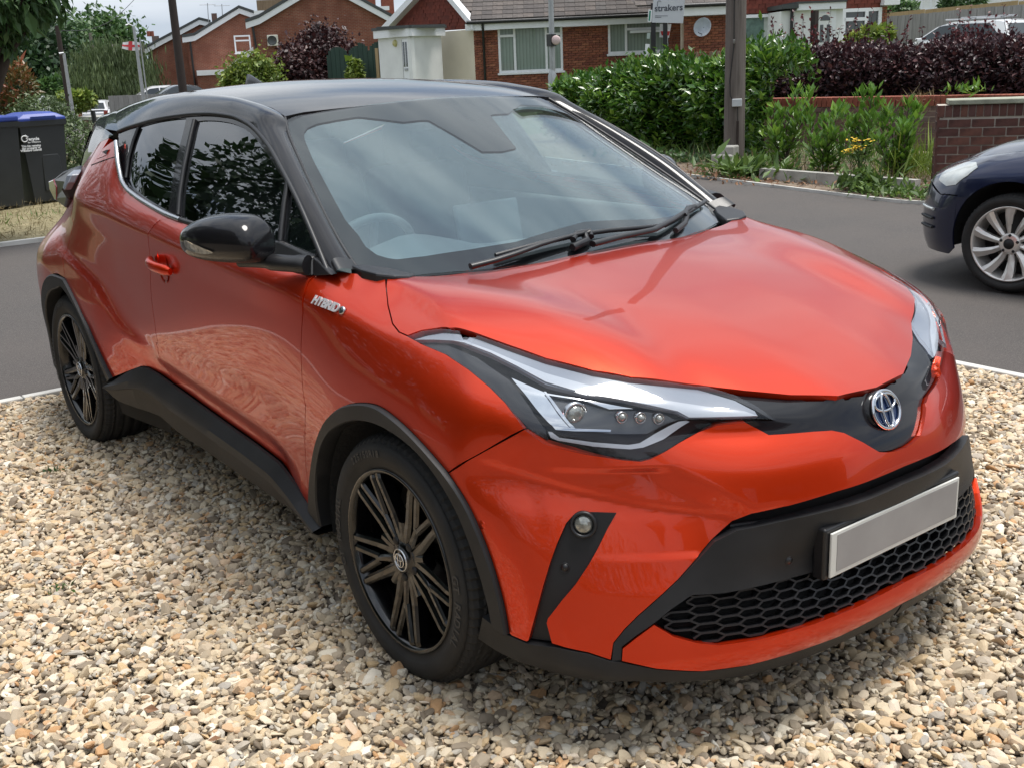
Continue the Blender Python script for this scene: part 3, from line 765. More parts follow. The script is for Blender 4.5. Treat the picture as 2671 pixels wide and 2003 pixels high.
def beak_disp(P):
    s_, z = abs(P[1]), P[2]
    if s_ > .80 or z < .42 or P[0] < .4: d = 0.0
    else:
        q = np.array((s_, z)); inside = inpoly((s_, z), BPOLY); dist = seg_d(q, beak)
        up = z > float(np.interp(s_, [0, .25, .32, .44, .555, .8], [.60, .60, .715, .73, .695, .695])); d = 0.0 if inside else -(.0 if up else .45)*min(.05, dist)*float(np.interp(s_, [.60, .78], [1, 0]))*float(np.interp(z, [.42, .60], [0, 1]))
    # scoop crease from the pocket to the mouth
    if P[0] > .3 and .50 < z < .75:
        zc = np.interp(s_, [.45, .62, .74, .85], [.575, .618, .655, .70]); k = (zc-z)
        if -.004 < k: d -= .010*min(1, (k+.004)/.012)*max(0, 1-k/.16)*np.interp(s_, [.46, .52, .80, .86], [0, 1, 1, 0])
    return d
bump_out = (archF_out2[::-1][:0] + seam_fb + hl_low[1:] + [hl_low[-1]*.55+org_top[2]*.45] + org_top[2:] + mouth[::-1]
            + B4([(560, 1090), (512, 1150), (500, 1226), (400, 1193), (300, 1172), (236, 1152)]) + pocket[::-1][1:] + B4([(125, 1145), (60, 1118)]) + archF_out2[::-1][:-1])
def clean(L, tol=.004):
    out = []
    for p in L:
        if not out or np.linalg.norm(p-out[-1]) > tol: out.append(p)
    if np.linalg.norm(out[0]-out[-1]) < tol: out.pop()
    return out
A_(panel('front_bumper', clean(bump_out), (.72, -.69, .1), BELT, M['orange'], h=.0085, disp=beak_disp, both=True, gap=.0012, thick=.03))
# --- fender
fender = (seam_fb[::-1][:0] + hl_side + seam_fb[::-1] + archF_out[::-1] )
door_f = BD([(1900, 1153), (1858, 1195), (1835, 1260), (1820, 1400)])+B1([(1630, 470), (1626, 600), (1632, 740), (1640, 840), (1653, 900), (1650, 1000), (1648, 1100), (1655, 1250), (1678, 1480)])
fender = clean(door_f[::-1][1:]+[top_edge[-1]*.5+door_f[0]*.5+np.array([0, .02, 0.01])]+top_edge[::-1][:4]+DD([(838, 660), (848, 700), (862, 718)])+hl_side+seam_fb[::-1][1:]+archF_out[::-1]+B1([(1700, 1500)]))
bn_side = pts(BODY, [(838, 594), (834, 620), (838, 660), (848, 700), (862, 718), (880, 726)])
fender = clean([door_f[-1]]+door_f[::-1][1:]+[onb(-.40, .775, 1.033), onb(-.30, .735, 1.033)]+bn_side+hl_side[1:]+seam_fb[::-1][1:]+archF_out[::-1]+B1([(1715, 1520)]))
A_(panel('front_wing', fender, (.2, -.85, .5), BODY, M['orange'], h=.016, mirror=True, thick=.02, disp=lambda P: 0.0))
# --- doors
clad_top = B1([(1680, 1490), (1625, 1400), (1570, 1320), (1500, 1230), (1350, 1115), (1200, 1010), (1040, 895), (880, 780)])
clad_top2 = B1([(880, 780), (800, 722), (735, 683), (700, 678), (640, 700), (540, 745)])
door_r = BD([(930, 768), (905, 800), (860, 852), (842, 890), (838, 1000), (840, 1100), (848, 1300), (868, 1450), (890, 1590)])+B1([(790, 540), (808, 620), (835, 700), (870, 762), (880, 780)])
beltline = [onb(x, s_, z) for x, s_, z in ((-.45, .782, 1.036), (-.62, .812, 1.045), (-.87, .822, 1.062), (-1.14, .823, 1.082), (-1.36, .8205, 1.10))]
# creases are pressed into the doors here
shl = np.array([(-3.1, 1.12), (-2.4, 1.092), (-1.9, 1.055), (-1.55, 1.033), (-1.25, 1.012), (-.6, .975), (-.2, .955)])
lowc = np.array([(-2.2, .60), (-1.82, .57), (-1.55, .535), (-1.2, .50), (-.83, .47), (-.66, .43)])
flare = np.array([(-2.75, .90), (-2.40, .822), (-2.20, .768), (-2.01, .642), (-1.84, .582)])
def side_disp(P):
    x, z = P[0], P[2]; d = 0.0
    zc = np.interp(x, shl[:, 0], shl[:, 1]); k = z-zc
    if x > -3.0: d += .010*max(0, 1-abs(k)/.09)**1.5*np.interp(x, [-2.9, -2.3, -.7, -.35], [0, 1, 1, 0])
    if -2.0 < x < -.62:
        zc = np.interp(x, lowc[:, 0], lowc[:, 1]); k = zc-z
        w_ = np.interp(x, [-2.0, -1.75, -.75, -.62], [0, 1, 1, 0])
        d -= .012*w_*(min(1, max(0, k)/.05) if k > 0 else 0)
    return d
def rear_disp(P):
    d = side_disp(P); x, z = P[0], P[2]
    if x < -1.75 and .5 < z < .95:                      # fold in front of the rear wing
        xc = np.interp(z, flare[::-1][:, 1], flare[::-1][:, 0]); k = xc-x   # >0 behind the fold
        f_ = np.interp(z, [.52, .60, .84, .93], [0, 1, 1, 0])
        e_ = .5+.5*math.tanh(k/.045); d += f_*(.009*e_*max(0, 1-max(0, k)/.5)-.005*(1-e_)*max(0, 1+k/.22))
    return d
fd = clean(beltline+door_r+clad_top[::-1][1:]+door_f[::-1][1:-1]+[door_f[0]])
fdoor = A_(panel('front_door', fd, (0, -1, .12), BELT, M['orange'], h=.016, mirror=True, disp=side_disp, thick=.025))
archR_out = B1([(540, 742), (470, 600), (400, 440), (340, 312), (300, 232), (268, 170)])
rd_seam = BD([(640, 305), (625, 300), (612, 316), (500, 420), (430, 520), (380, 590), (345, 655), (330, 740), (345, 830), (325, 930), (290, 1040)])
rd_seam = DD([(250, 302)])+DD([(240, 308), (222, 322), (208, 345), (190, 372), (172, 402), (160, 424), (156, 452), (159, 482), (150, 520), (139, 556)])
beltR = [onb(x, s_, z) for x, s_, z in ((-1.36, .8205, 1.10), (-1.5, .818, 1.115), (-1.67, .813, 1.135), (-1.80, .806, 1.155))]+DD([(283, 424), (268, 405), (259, 385), (254, 350)])
# keep the window corner exactly on the traced line
rdo = clean(beltR+rd_seam+archR_out[::-1]+clad_top2[::-1][1:]+door_r[::-1][1:-1])
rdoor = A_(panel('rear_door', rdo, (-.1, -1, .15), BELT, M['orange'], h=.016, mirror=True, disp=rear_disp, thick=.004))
# --- rear quarter
C2 = (-2.64, .332)
archR_back = [onb(C2[0]+.428*math.cos(R(a)), .89, C2[1]+.428*math.sin(R(a))) for a in range(92, 196, 8)]
rq = clean(archR_out[-1:]+rd_seam[::-1][:-2]+[onb(-2.25, .728, 1.333), onb(-2.42, .712, 1.309), onb(-2.62, .69, 1.254), onb(-2.8, .668, 1.204), onb(-2.95, .65, 1.163), onb(-3.0, .69, 1.08), onb(-3.05, .72, .985), onb(-3.2, .72, .93), onb(-3.25, .79, .80), onb(-3.26, .79, .55), onb(-3.2, .80, .30)]+archR_back[::-1])
A_(panel('rear_wing', rq, (-.45, -.88, .1), BELT, M['orange'], h=.018, mirror=True, disp=rear_disp, thick=.02))
# --- tail: bumper and hatch, both hands (hidden from the photo's side, seen when one walks round)
rb = [onb(-3.2, .80, .30), onb(-3.26, .79, .55), onb(-3.25, .79, .80)]+[onb(-3.40, .60, .80), onb(-3.48, .3, .80), np.array([-3.48, GP, .80]), np.array([-3.48, GP, .30]), onb(-3.47, .4, .30)]
A_(panel('rear_bumper', rb, (-.8, -.6, 0), BELT, M['orange'], h=.03, both=True))
tg = [onb(-3.25, .79, .803), onb(-3.2, .72, .93), onb(-3.05, .72, .985), onb(-3.0, .69, 1.08), onb(-2.95, .65, 1.163), onb(-3.24, .60, 1.104), onb(-3.44, .40, 1.079), np.array([-3.47, GP, 1.074]), np.array([-3.48, GP, .803]), onb(-3.48, .3, .803), onb(-3.40, .60, .803)]
A_(panel('tailgate', tg, (-.8, -.5, .2), BELT, M['orange'], h=.03, both=True))
rlo = [onb(-3.19, .80, .30), onb(-3.47, .4, .30), np.array([-3.48, GP, .30]), np.array([-3.48, GP, .18]), onb(-3.46, .48, .18), onb(-3.17, .815, .18)]
A_(panel('rear_skirt', rlo, (-.8, -.6, 0), BELT, M['trim'], h=.03, both=True, off=.004))
# --- bonnet
br = [np.array((r_[0], -r_[1], r_[2])) for r_ in rear]
bo = [np.array([p[0], p[1], p[2]]) for p in top_edge[:5]]+pts(BODY, [(1500, 392), (1300, 371), (1100, 336), (850, 271), (650, 200), (500, 146), (400, 116), (300, 111), (200, 126)], K3)
bo[0] = bo[0]+np.array([0, GP, 0]); br[0] = br[0]+np.array([0, GP, 0])
bnear = bn_side[::-1]
bonnet = clean(bo+bnear+br[::-1][1:])
A_(panel('bonnet', bonnet, (.1, 0, 1), BODY, M['orange'], h=.014, both=True, thick=.02, disp=lambda P: 0.0))
# --- gloss black strip between the headlights
hl_in = B3([(1650, 409), (1700, 416), (1850, 466), (1960, 522), (2058, 592)])
gl = clean(hl_in[:1]+hl_in[1:]+[hl_tip]+B3([(1900, 606)])+[org_top[1]]+[p+np.array([0, 0, 0]) for p in org_top[2:]]+top_edge[:5])
A_(panel('grille_strip', gl, (.8, -.4, .3), BELT, M['black'], h=.012, both=True, off=-.014, thick=.01))
# --- lower parts of the nose
bo_ = clean(B4([(505, 1228), (512, 1150), (560, 1090)])+mouth+[p for p in band_top[::-1]]+B4([(975, 700)])[:0]+B4([(900, 770), (905, 780)])[:0])
band = clean(B4([(502, 1232), (510, 1152), (560, 1090)])+mouth[:3]+B4([(985, 688)])+band_top[1:]+hex_top[::-1]+B4([(610, 1120), (549, 1168), (546, 1228)]))
def band_disp(P):
    s_, z = abs(P[1]), P[2]; zm = np.interp(s_, [0, .3, .5, .55], [.535, .535, .53, .52])
    return .003*max(0, 1-abs(z-(zm-.045))/.05)*float(np.interp(s_, [.36, .5], [1, 0]))
A_(panel('bumper_band', band, (.85, -.5, 0), BELT, M['trim'], h=.014, both=True, off=.0, disp=band_disp, thick=.03, gap=.0008))
slot = clean(mouth[3:]+[p-np.array([.03, 0, 0]) for p in band_top[::-1]])
lip = clean(B4([(549, 1172), (610, 1124)])+hex_bot+lip_bot[::-1])
A_(panel('bumper_lip', lip, (.8, -.5, .2), BELT, M['orange'], h=.012, both=True, thick=.025, off=.004))
blk = clean(blk_top+B4([(546, 1232)])+lip_bot[1:]+blk_bot[::-1])
A_(panel('bumper_skirt', blk, (.75, -.65, 0), BELT, M['trim'], h=.016, both=True, thick=.03, off=.002))
# hexagonal mesh of the lower grille: on the belt surface, set back
hexm = MB()
HQ = np.array([(p[1], p[2]) for p in clean(hex_top+hex_bot[::-1])])
def hexgrid():
    e_ = set(); W_, H_ = .064, .0205
    out = []
    for j in range(-1, 20):
        for i in range(-14, 2):
            cx = i*W_*.78; cz = .20+j*H_+(H_/2 if i % 2 else 0)
            hx = [(cx+W_*.52*math.cos(R(a))*1.0, cz+H_*.5*(1 if 0 < a < 180 else -1)*(0 if a in (0, 180) else 1)) for a in (0, 60, 120, 180, 240, 300)]
            for k in range(6):
                a, b = hx[k], hx[(k+1) % 6]; mid = ((a[0]+b[0])/2, (a[1]+b[1])/2)
                key = (round(mid[0], 3), round(mid[1], 3))
                if key in e_: continue
                e_.add(key)
                if mid[0] > .005 or not inpoly_np(np.array([mid]), HQ)[0]: continue
                out.append((a, b))
    return out
for a, b in hexgrid():
    q = []
    for y, z in (a, b):
        h_ = BELT.hit(np.array([1.6, y, z]), np.array([-1., 0, 0])) or BELT.near((.8, y, z)); q.append(h_)
    for sg in (1, -1):
        s3 = np.array([1, sg, 1]); P0, N0 = q[0]; P1, N1 = q[1]; w_ = np.array([0, 0, .0022])
        d = (P1-P0); d = np.cross(d, N0); d /= np.linalg.norm(d)+1e-9; d *= .0023
        f_ = [P0-N0*.012+d, P0-N0*.012-d, P1-N1*.012-d, P1-N1*.012+d]; r_ = [p-N0*.022 for p in f_]
        hexm.add([p*s3 for p in f_+r_], [(0, 1, 2, 3), (0, 4, 5, 1), (2, 6, 7, 3), (1, 5, 6, 2), (3, 7, 4, 0)], False)
adopt(hexm.obj('grille_mesh', M['trim2'], fix=False))
sl_ = MB()
for zz_ in (.548,):
    c = [BELT.near((.8, y, zz_+.0))[0]-np.array([.035, 0, 0]) for y in np.linspace(-.46, .46, 30)]; sl_.tube(c, .006, 6)
adopt(sl_.obj('grille_slat', M['dark']))
# --- fog lamp pockets
A_(panel('fog_lamp_pocket', clean(pocket), (.7, -.7, 0), BELT, M['trim'], h=.014, mirror=True, off=-.014, thick=.01, gap=-.001))
def disc_on(name, P, N, r, mat, depth=.01, prof=None, parent=None, n=28):
    m = MB(); m.lathe(prof or [(r, -depth), (r, 0), (r*.8, depth*.4), (0, depth*.5)], P, N, n); return adopt(m.obj(name, mat))
def both_on(name, P, N, r, mat, **k):
    disc_on(name, P, N, r, mat, **k); disc_on(name, mir(P), mir(N), r, mat, **k)
P, N = BELT.hit(CAM, ray(*K4(375, 628))); both_on('fog_lamp', P-N*.010, N, .021, M['fogglass'], depth=.012)
both_on('fog_lamp_ring', P-N*.012, N, .03, M['trim2'], prof=[(.031, -.01), (.031, .006), (.027, .010), (.0225, .004), (.0225, -.008)])
for q in ((290, 822), (1290, 785)):
    P, N = BELT.hit(CAM, ray(*K4(*q))); both_on('parking_sensor', P-N*(.013 if q[0] < 500 else -.001), N, .0105, M['trim2'], prof=[(.0115, -.002), (.0115, .001), (.010, .0015), (.0098, .0), (.0085, .0), (.0085, .0018), (0, .002)])
P, N = BELT.hit(CAM, ray(*K2(1027, 770))); both_on('parking_sensor', P, N, .0105, M['orange'], prof=[(.0115, -.002), (.0113, .0002), (.0105, -.0006), (.010, .0002), (0, .0004)])
# --- headlights
hl_out = clean(B3([(120, 158), (200, 131), (300, 117), (400, 121), (500, 151), (650, 206), (850, 276), (1100, 341), (1300, 375), (1500, 396), (1650, 409)])+hl_in[1:]+[hl_tip]+hl_low[::-1]+hl_side[::-1][1:-1])
def bone(name, outl, mat, off, h=.014, thick=.004, gap=0, crisp=False):
    return A_(panel(name, clean(outl, .002), (.6, -.75, .3), BELT, mat, h=h, mirror=True, off=off, thick=thick, gap=gap, crisp=crisp))
lamps = bone('headlight', hl_out, M['dark'], -.045, thick=.002)
tag(lamps[0], 'slim swept headlight with white light bar and dark lower bowl')
def lsub(o):
    for a, b in zip(o, lamps): a.parent = b; a.matrix_parent_inverse = Matrix.Identity(4)
def hl(name, L, mat, off, **k): lsub(bone(name, B3(L), mat, off, **k))
hl('housing', [(120, 160), (200, 195), (330, 250), (450, 330), (560, 420), (640, 500), (700, 580), (760, 650), (850, 715), (840, 640), (760, 500), (650, 350), (480, 230), (300, 165)], M['lampblack'], -.022, thick=.01)
# clear cover
lsub(bone('lens', hl_out, M['lens'], 0, thick=.003, h=.012))
hl('light_guide', [(150, 158), (220, 136), (300, 122), (400, 126), (500, 156), (650, 212), (850, 282), (1100, 347), (1300, 382), (1500, 402), (1655, 414), (1850, 472), (1958, 530), (1975, 560), (1880, 572), (1600, 580), (1540, 542), (1400, 512), (1250, 472), (1060, 445), (850, 388), (700, 303), (560, 233), (400, 172), (340, 160), (250, 156)], M['white'], -.012, thick=.012)
hl('light_bar', [(350, 165), (430, 168), (560, 215), (700, 275), (850, 335), (1100, 405), (1300, 445), (1500, 480), (1700, 510), (1900, 535), (1972, 562), (1700, 574), (1610, 576), (1550, 540), (1400, 505), (1200, 465), (1000, 425), (850, 380), (700, 298), (560, 228), (420, 176)], M['white2'], -.008, thick=.004)
hl('reflector', [(665, 338), (850, 420), (1000, 445), (1120, 470), (1320, 518), (1190, 521), (1060, 462), (850, 430), (905, 520), (1000, 612), (1010, 640), (900, 625), (868, 600)], M['chrome'], -.022, thick=.006)
hl('bezel', [(852, 432), (1058, 464), (1190, 522), (1400, 530), (1500, 545), (1560, 590), (1400, 660), (1200, 660), (1010, 632), (985, 605), (900, 510)], M['greyplastic'], -.032, thick=.006)
hl('chrome_trim', [(838, 424), (850, 424), (925, 525), (990, 612), (1010, 632), (1200, 640), (1196, 652), (1000, 648), (900, 640), (880, 612), (985, 628), (972, 612), (905, 525)], M['chrome'], -.014, thick=.004, h=.008)
hl('running_light', [(858, 652), (880, 655), (920, 690), (1100, 712), (1290, 722), (1350, 712), (1440, 660), (1560, 600), (1600, 594), (1618, 602), (1480, 690), (1370, 735), (1300, 746), (1100, 736), (910, 708), (872, 690)], M['white2'], -.014, thick=.006, h=.008)
def lamp_eye(q, r, off, name='projector'):
    P, N = BELT.hit(CAM, ray(*K3(*q))); ax = np.array([.95, -.25, .0]); ax /= np.linalg.norm(ax)
    for sg, lp in ((1, lamps[0]), (-1, lamps[1])):
        s3 = np.array([1, sg, 1]); m = MB(); c = (P-N*off)*s3
        m.lathe([(r*1.25, -.01), (r*1.25, .002), (r*1.05, .004), (r*1.0, -.002)], c, ax*s3, 24); m.mi = 1
        m.lathe([(r, -.004), (r*.9, .004), (r*.6, .009), (r*.3, .011), (0, .012)], c, ax*s3, 24)
        o = m.obj(name, [M['satin'], M['fogglass']]); o.parent = lp
lamp_eye((1010, 540), .024, .030); lamp_eye((1260, 565), .011, .028, 'projector'); lamp_eye((1360, 570), .011, .028, 'projector'); lamp_eye((1460, 575), .011, .028, 'projector')
# --- badge on the nose: two ovals and the ring, chrome on blue
BW = .050
NB, NN_ = np.array([.832, 0, .735]), None
NN_ = np.array([.93, 0, .36]); NN_ /= np.linalg.norm(NN_)
ey = np.array([0, 1., 0]); ez = np.cross(NN_, ey); ez = -ez if ez[2] < 0 else ez
def ell_ring(m, c, ax1, ax2, a, b, r, cz=0.0, n=48, h=.004):
    p = []
    for k in range(n+1):
        an = 2*math.pi*k/n; p.append(c+ax1*a*math.cos(an)+ax2*(b*math.sin(an)))
    m.tube(p, r, 8, caps=False)
def badge(name, c, nrm, e1, e2, s, blue=True, parent=None):
    m = MB(); n = 40
    ring = [c+e1*(BW*s*math.cos(2*math.pi*k/n))+e2*(.0455*s*math.sin(2*math.pi*k/n)) for k in range(n)]
    m.mi = 1; m.add([c-nrm*.001*s]+[p-nrm*.001*s for p in ring], [(0, k+1, (k+1) % n+1) for k in range(n)], False); m.mi = 0
    ell_ring(m, c+nrm*.003*s, e1, e2, BW*s, .0455*s, .0045*s)
    ell_ring(m, c+nrm*.004*s+e2*.018*s, e1, e2, BW*.79*s, .0200*s, .0034*s)
    ell_ring(m, c+nrm*.005*s+e2*(-.002)*s, e1, e2, BW*.33*s, .041*s, .0034*s)
    o = m.obj(name, [M['chrome'], M['blue'] if blue else M['dark']]); return o
adopt(badge('badge', NB+NN_*.005, NN_, ey, ez, 1.0))
bk = MB(); bk.lathe([(.0, .001), (.05, .001), (.056, -.001), (.060, -.014)], (0, 0, 0), (0, 0, 1), 40)
bk.v = [tuple(NB+ey*p[0]*1.0+ez*p[1]*.86+NN_*(p[2])) for p in bk.v]; adopt(bk.obj('badge_plinth', M['black'], fix=True))
# --- number plate
pc = np.array([.885, 0, .455])
hp = MB(); hp.box((pc[0]-.02, 0, .457), (.034, .548, .128)); o = adopt(hp.obj('plate_holder', M['trim2'])); bevel(o, .006, 3)
pl = MB(); pl.box((pc[0]+.002, 0, .455), (.006, .520, .111)); o = adopt(pl.obj('number_plate', M['plate'])); bevel(o, .002, 2)
p2 = MB(); p2.box((pc[0]+.0056, .006, .457), (.001, .49, .092)); adopt(p2.obj('plate_face', M['plategrey']))
# --- wheel arch trims and sills
def loft(name, curves, mat, mirror=True, n=50, closed=False, smooth=True):
    Cs = []
    for c in curves:
        c = np.array(c); t = np.concatenate([[0], np.cumsum(np.linalg.norm(np.diff(c, axis=0), axis=1))]); t /= t[-1]
        Cs.append(np.stack([np.interp(np.linspace(0, 1, n), t, c[:, i]) for i in range(3)], 1))
    V = np.array(Cs).reshape(-1, 3); F = [(j*n+i, j*n+i+1, (j+1)*n+i+1, (j+1)*n+i) for j in range(len(Cs)-1) for i in range(n-1)]
    # outward
    a, b, c = V[F[len(F)//2][0]], V[F[len(F)//2][1]], V[F[len(F)//2][2]]
    if np.cross(b-a, c-a)@(a-np.array([a[0]*.8-.2, 0, .6])) < 0: F = [f[::-1] for f in F]
    m = MB(); m.add(V, F, smooth); o = adopt(m.obj(name, mat))
    if smooth: 
        md = o.modifiers.new('e', 'EDGE_SPLIT'); md.split_angle = R(32)
    if mirror:
        m = MB(); m.add(V*np.array([1, -1, 1]), [f[::-1] for f in F], smooth); o2 = adopt(m.obj(name, mat))
        if smooth: md = o2.modifiers.new('e', 'EDGE_SPLIT'); md.split_angle = R(32)
        return o, o2
    return o
def offp(L, d, S=BELT): 
    out = []
    for p in L:
        q, n_ = S.near(p); out.append(p+n_*d)
    return out
def lerpc(A, B, t, n=40):
    def rs(P):
        P = np.array(P); q = np.concatenate([[0], np.cumsum(np.linalg.norm(np.diff(P, axis=0), axis=1))]); q /= q[-1]
        return np.stack([np.interp(np.linspace(0, 1, n), q, P[:, i]) for i in range(3)], 1)
    A, B = rs(A), rs(B); return [a*(1-t)+b*t for a, b in zip(A, B)]
def archtrim(o_, i_):
    i_ = [np.array([p[0], p[1], p[2]]) for p in i_]
    loft('arch_trim', [offp(o_, -.004), offp(o_, .009), offp(lerpc(o_, i_, .10), .015), offp(lerpc(o_, i_, .93), .013), offp(i_, .008), [p+np.array([0, .05, 0]) for p in i_]], M['trim'])
archtrim(archF_out+archF_out2[1:], archF_in)
arR_o = archR_out+archR_back[1:]
arR_i = crom(B1([(523, 762), (460, 610), (395, 455), (345, 350), (290, 262), (235, 190)]))[:-2]+[onb(C2[0]+.362*math.cos(R(a)), .885, C2[1]+.362*math.sin(R(a))) for a in range(96, 196, 8)]
archtrim(arR_o, arR_i)
# sill: ledge, dark shoulder, face, lower lip
sill_t = B1([(1760, 1595), (1720, 1545), (1680, 1490), (1625, 1400), (1570, 1320), (1500, 1230), (1350, 1115), (1200, 1010), (1040, 895), (880, 780), (800, 722), (735, 683), (700, 678), (640, 700), (530, 768)])
sill_b = B1([(1745, 1640), (1710, 1600), (1675, 1560), (1600, 1500), (1480, 1425), (1300, 1300), (1100, 1165), (930, 1052), (830, 962), (760, 935), (680, 910), (600, 880), (560, 855), (545, 835), (522, 812)])
loft('sill_trim', [offp(sill_t, -.006), offp(sill_t, .004), offp(lerpc(sill_t, sill_b, .26), .034), offp(lerpc(sill_t, sill_b, .44), .036), offp(lerpc(sill_t, sill_b, .47), .031), offp(lerpc(sill_t, sill_b, .97), .012), offp(sill_b, .006), [p+np.array([0, .16, -.005]) for p in sill_b]], M['trim'], n=80)
# --- dark inner body and wheel wells
A = BELT.A; Nn = BELT.N.reshape(A.shape)
ins = A-Nn*.05; nu, nv = A.shape[:2]; st = 4
ix_ = sorted(set(range(0, nu, st)) | {nu-1}); jx_ = sorted(set(range(0, nv, st)) | {nv-1}); V = ins[np.ix_(ix_, jx_)]; a, b = V.shape[:2]; Fc = []
for i in range(a-1):
    for j in range(b-1):
        c = V[i, j]
        if abs(c[1]) > .45 and (math.hypot(c[0], c[2]-.33) < .415 or math.hypot(c[0]+2.64, c[2]-.33) < .415): continue
        if V[i, j][2] < .2 : continue
        Fc.append((i*b+j, (i+1)*b+j, (i+1)*b+j+1, i*b+j+1))
adopt(npmesh('inner_body', V.reshape(-1, 3), Fc, M['shell'], smooth=True))
fl_ = MB(); fl_.box((-1.4, 0, .23), (3.9, 1.1, .06)); fl_.box((-1.32, 0, .26), (1.7, 1.5, .05)); fl_.box((-1.55, 0, .42), (3.3, 1.0, .34)); adopt(fl_.obj('underbody', M['shell']))
def ARC(sg): return (math.pi-.15, 2*math.pi+.15)
for cx in (0, -2.64):
    for sg in (1, -1):
        ln_ = MB(); ln_.lathe([(.39, .86), (.392, .60), (.0, .58)], (cx, 0, .34), (0, sg, 0), 40, True, *ARC(sg)); adopt(ln_.obj('arch_liner', M['liner']))
# ------------------------------------------------------------------ cabin, glass, roof
S_D = lambda L: pts(SIDE, L, KD); W_W = lambda L: pts(WIND, L, KW); W_D = lambda L: pts(WIND, L, KD); R_D = lambda L: pts(ROOF, L, KD)
ws_side = W_D([(1688, 158), (1725, 235), (1760, 330), (1850, 530), (1960, 760), (2080, 980), (2185, 1130)])
ws_side = [np.array([-1.058, -.551, 1.4195])]+ws_side[1:]
ws_top = [np.array([wsx(s_, 1.455), -s_, 1.455-.035*(s_/.55)**2]) for s_ in np.linspace(0, .551, 10)]
ws_top[0][1] = GP
ws_bot = [WIND.near((-.10-.36*s_*s_-.2*s_**4, -s_, .975+.02*s_))[0] for s_ in (.73, .6, .45, .3, .15, 0)]; ws_bot[-1][1] = GP
ws_full = clean(ws_top+ws_side[1:]+ws_bot); ws_full = clean(ws_full+[mir(p) for p in ws_full[::-1]])
glass = A_(panel('windscreen', ws_full, (1, 0, .7), WIND, M['glass'], h=.03, thick=.003, gap=.003))
# black printed border, hole symmetric about the centre
hw = W_W([(400, 172), (300, 187), (215, 203), (172, 222), (157, 242), (160, 275), (200, 370), (280, 520), (340, 630), (400, 700), (430, 748), (480, 785), (530, 800), (570, 805), (700, 790), (900, 760), (1100, 727)])
hw = [WIND.near(p)[0] for p in hw]
hole = [p for p in hw if p[1] < -.0]
zt = hole[0][2]; holeR = [np.array([wsx(0, 1.413), -.10, 1.413]), ]
topc = [WIND.near((wsx(s_, 1.395), -s_, 1.408))[0] for s_ in (.30, .22, .15)]
cambox = [WIND.near((wsx(s_, z), -s_, z))[0] for s_, z in ((.128, 1.395), (.10, 1.35), (.075, 1.305), (.07, 1.295))]
cambot = WIND.near((wsx(0, 1.29), 0, 1.29))[0]; cambot[1] = GP
botc = WIND.near((wsx(0, 1.10), 0, hole[-1][2]+.004))[0]; botc[1] = GP
hfull = [p for p in hole[2:]]+[botc]
topline = [p for p in hole[:2]][::-1]
frit_out = clean(ws_top+ws_side[1:]+ws_bot)
# outer ring as a panel with a slit to the centre: outline goes out, then back along the clear area
hol = clean([p for p in topc[::-1]][:0]+[botc]+hfull[::-1][1:]+topline+topc[1:]+cambox+[cambot])
hol = clean(hol); hol_full = clean(hol+[mir(p) for p in hol[::-1]])
frit = A_(panel('windscreen_border', ws_full, (1, 0, .7), WIND, M['black'], h=.03, off=-.006, thick=.002, gap=0, holes=[hol_full]))
A_(panel('windscreen_reflection_layer', hol_full, (1, 0, .7), WIND, M['added_reflection'], h=.03, off=-.010, thick=.001, gap=-.004))
# roof
rs_ = R_D([(1710, 131), (1620, 82), (1500, 42), (1380, 12)])
seam_r = [np.array([-1.052, -.556, 1.420])]+[ROOF.near(p)[0] for p in rs_[1:]]+[ROOF.near((x, -s_, Zr(x)-.1*s_*s_))[0] for x, s_ in ((-1.75, .515), (-2.0, .508), (-2.3, .495), (-2.6, .475), (-2.85, .455), (-3.0, .44))]
rf_top = [ROOF.near((wsx(s_, 1.455)-.004, -s_, 1.45))[0] for s_ in np.linspace(0, .551, 10)]; rf_top[0][1] = GP
rear_e = [ROOF.near((-3.0, -s_, 1.40))[0] for s_ in (.3, .15)]+[np.array([-3.0, GP, Zr(-3.0)])]
ro = clean(rf_top[:-1]+seam_r+rear_e); ro = clean(ro+[mir(p) for p in ro[::-1]])
roof = A_(panel('roof', ro, (0, 0, 1), ROOF, M['black'], h=.035, thick=.012, gap=.0022))
# window outline (black trim), from the rear corner over the top to the pillar foot
win_top = S_D([(640, 232), (700, 208), (760, 190), (900, 152), (1080, 126), (1180, 120), (1250, 121), (1330, 130), (1400, 147), (1500, 205), (1600, 322), (1700, 500), (1800, 700), (1900, 930), (1985, 1140)])
# side rail and pillar: between the window outline and roof seam / windscreen edge
railB = [seam_r[i] for i in range(len(seam_r)-2, -1, -1)]+ws_side[1:]
def rsn(P, n):
    P = np.array(P); q = np.concatenate([[0], np.cumsum(np.linalg.norm(np.diff(P, axis=0), axis=1))]); q /= q[-1]
    return np.stack([np.interp(np.linspace(0, 1, n), q, P[:, i]) for i in range(3)], 1)
cut = 11
wt = crom(win_top, k=6); rb_ = crom(railB, k=6)
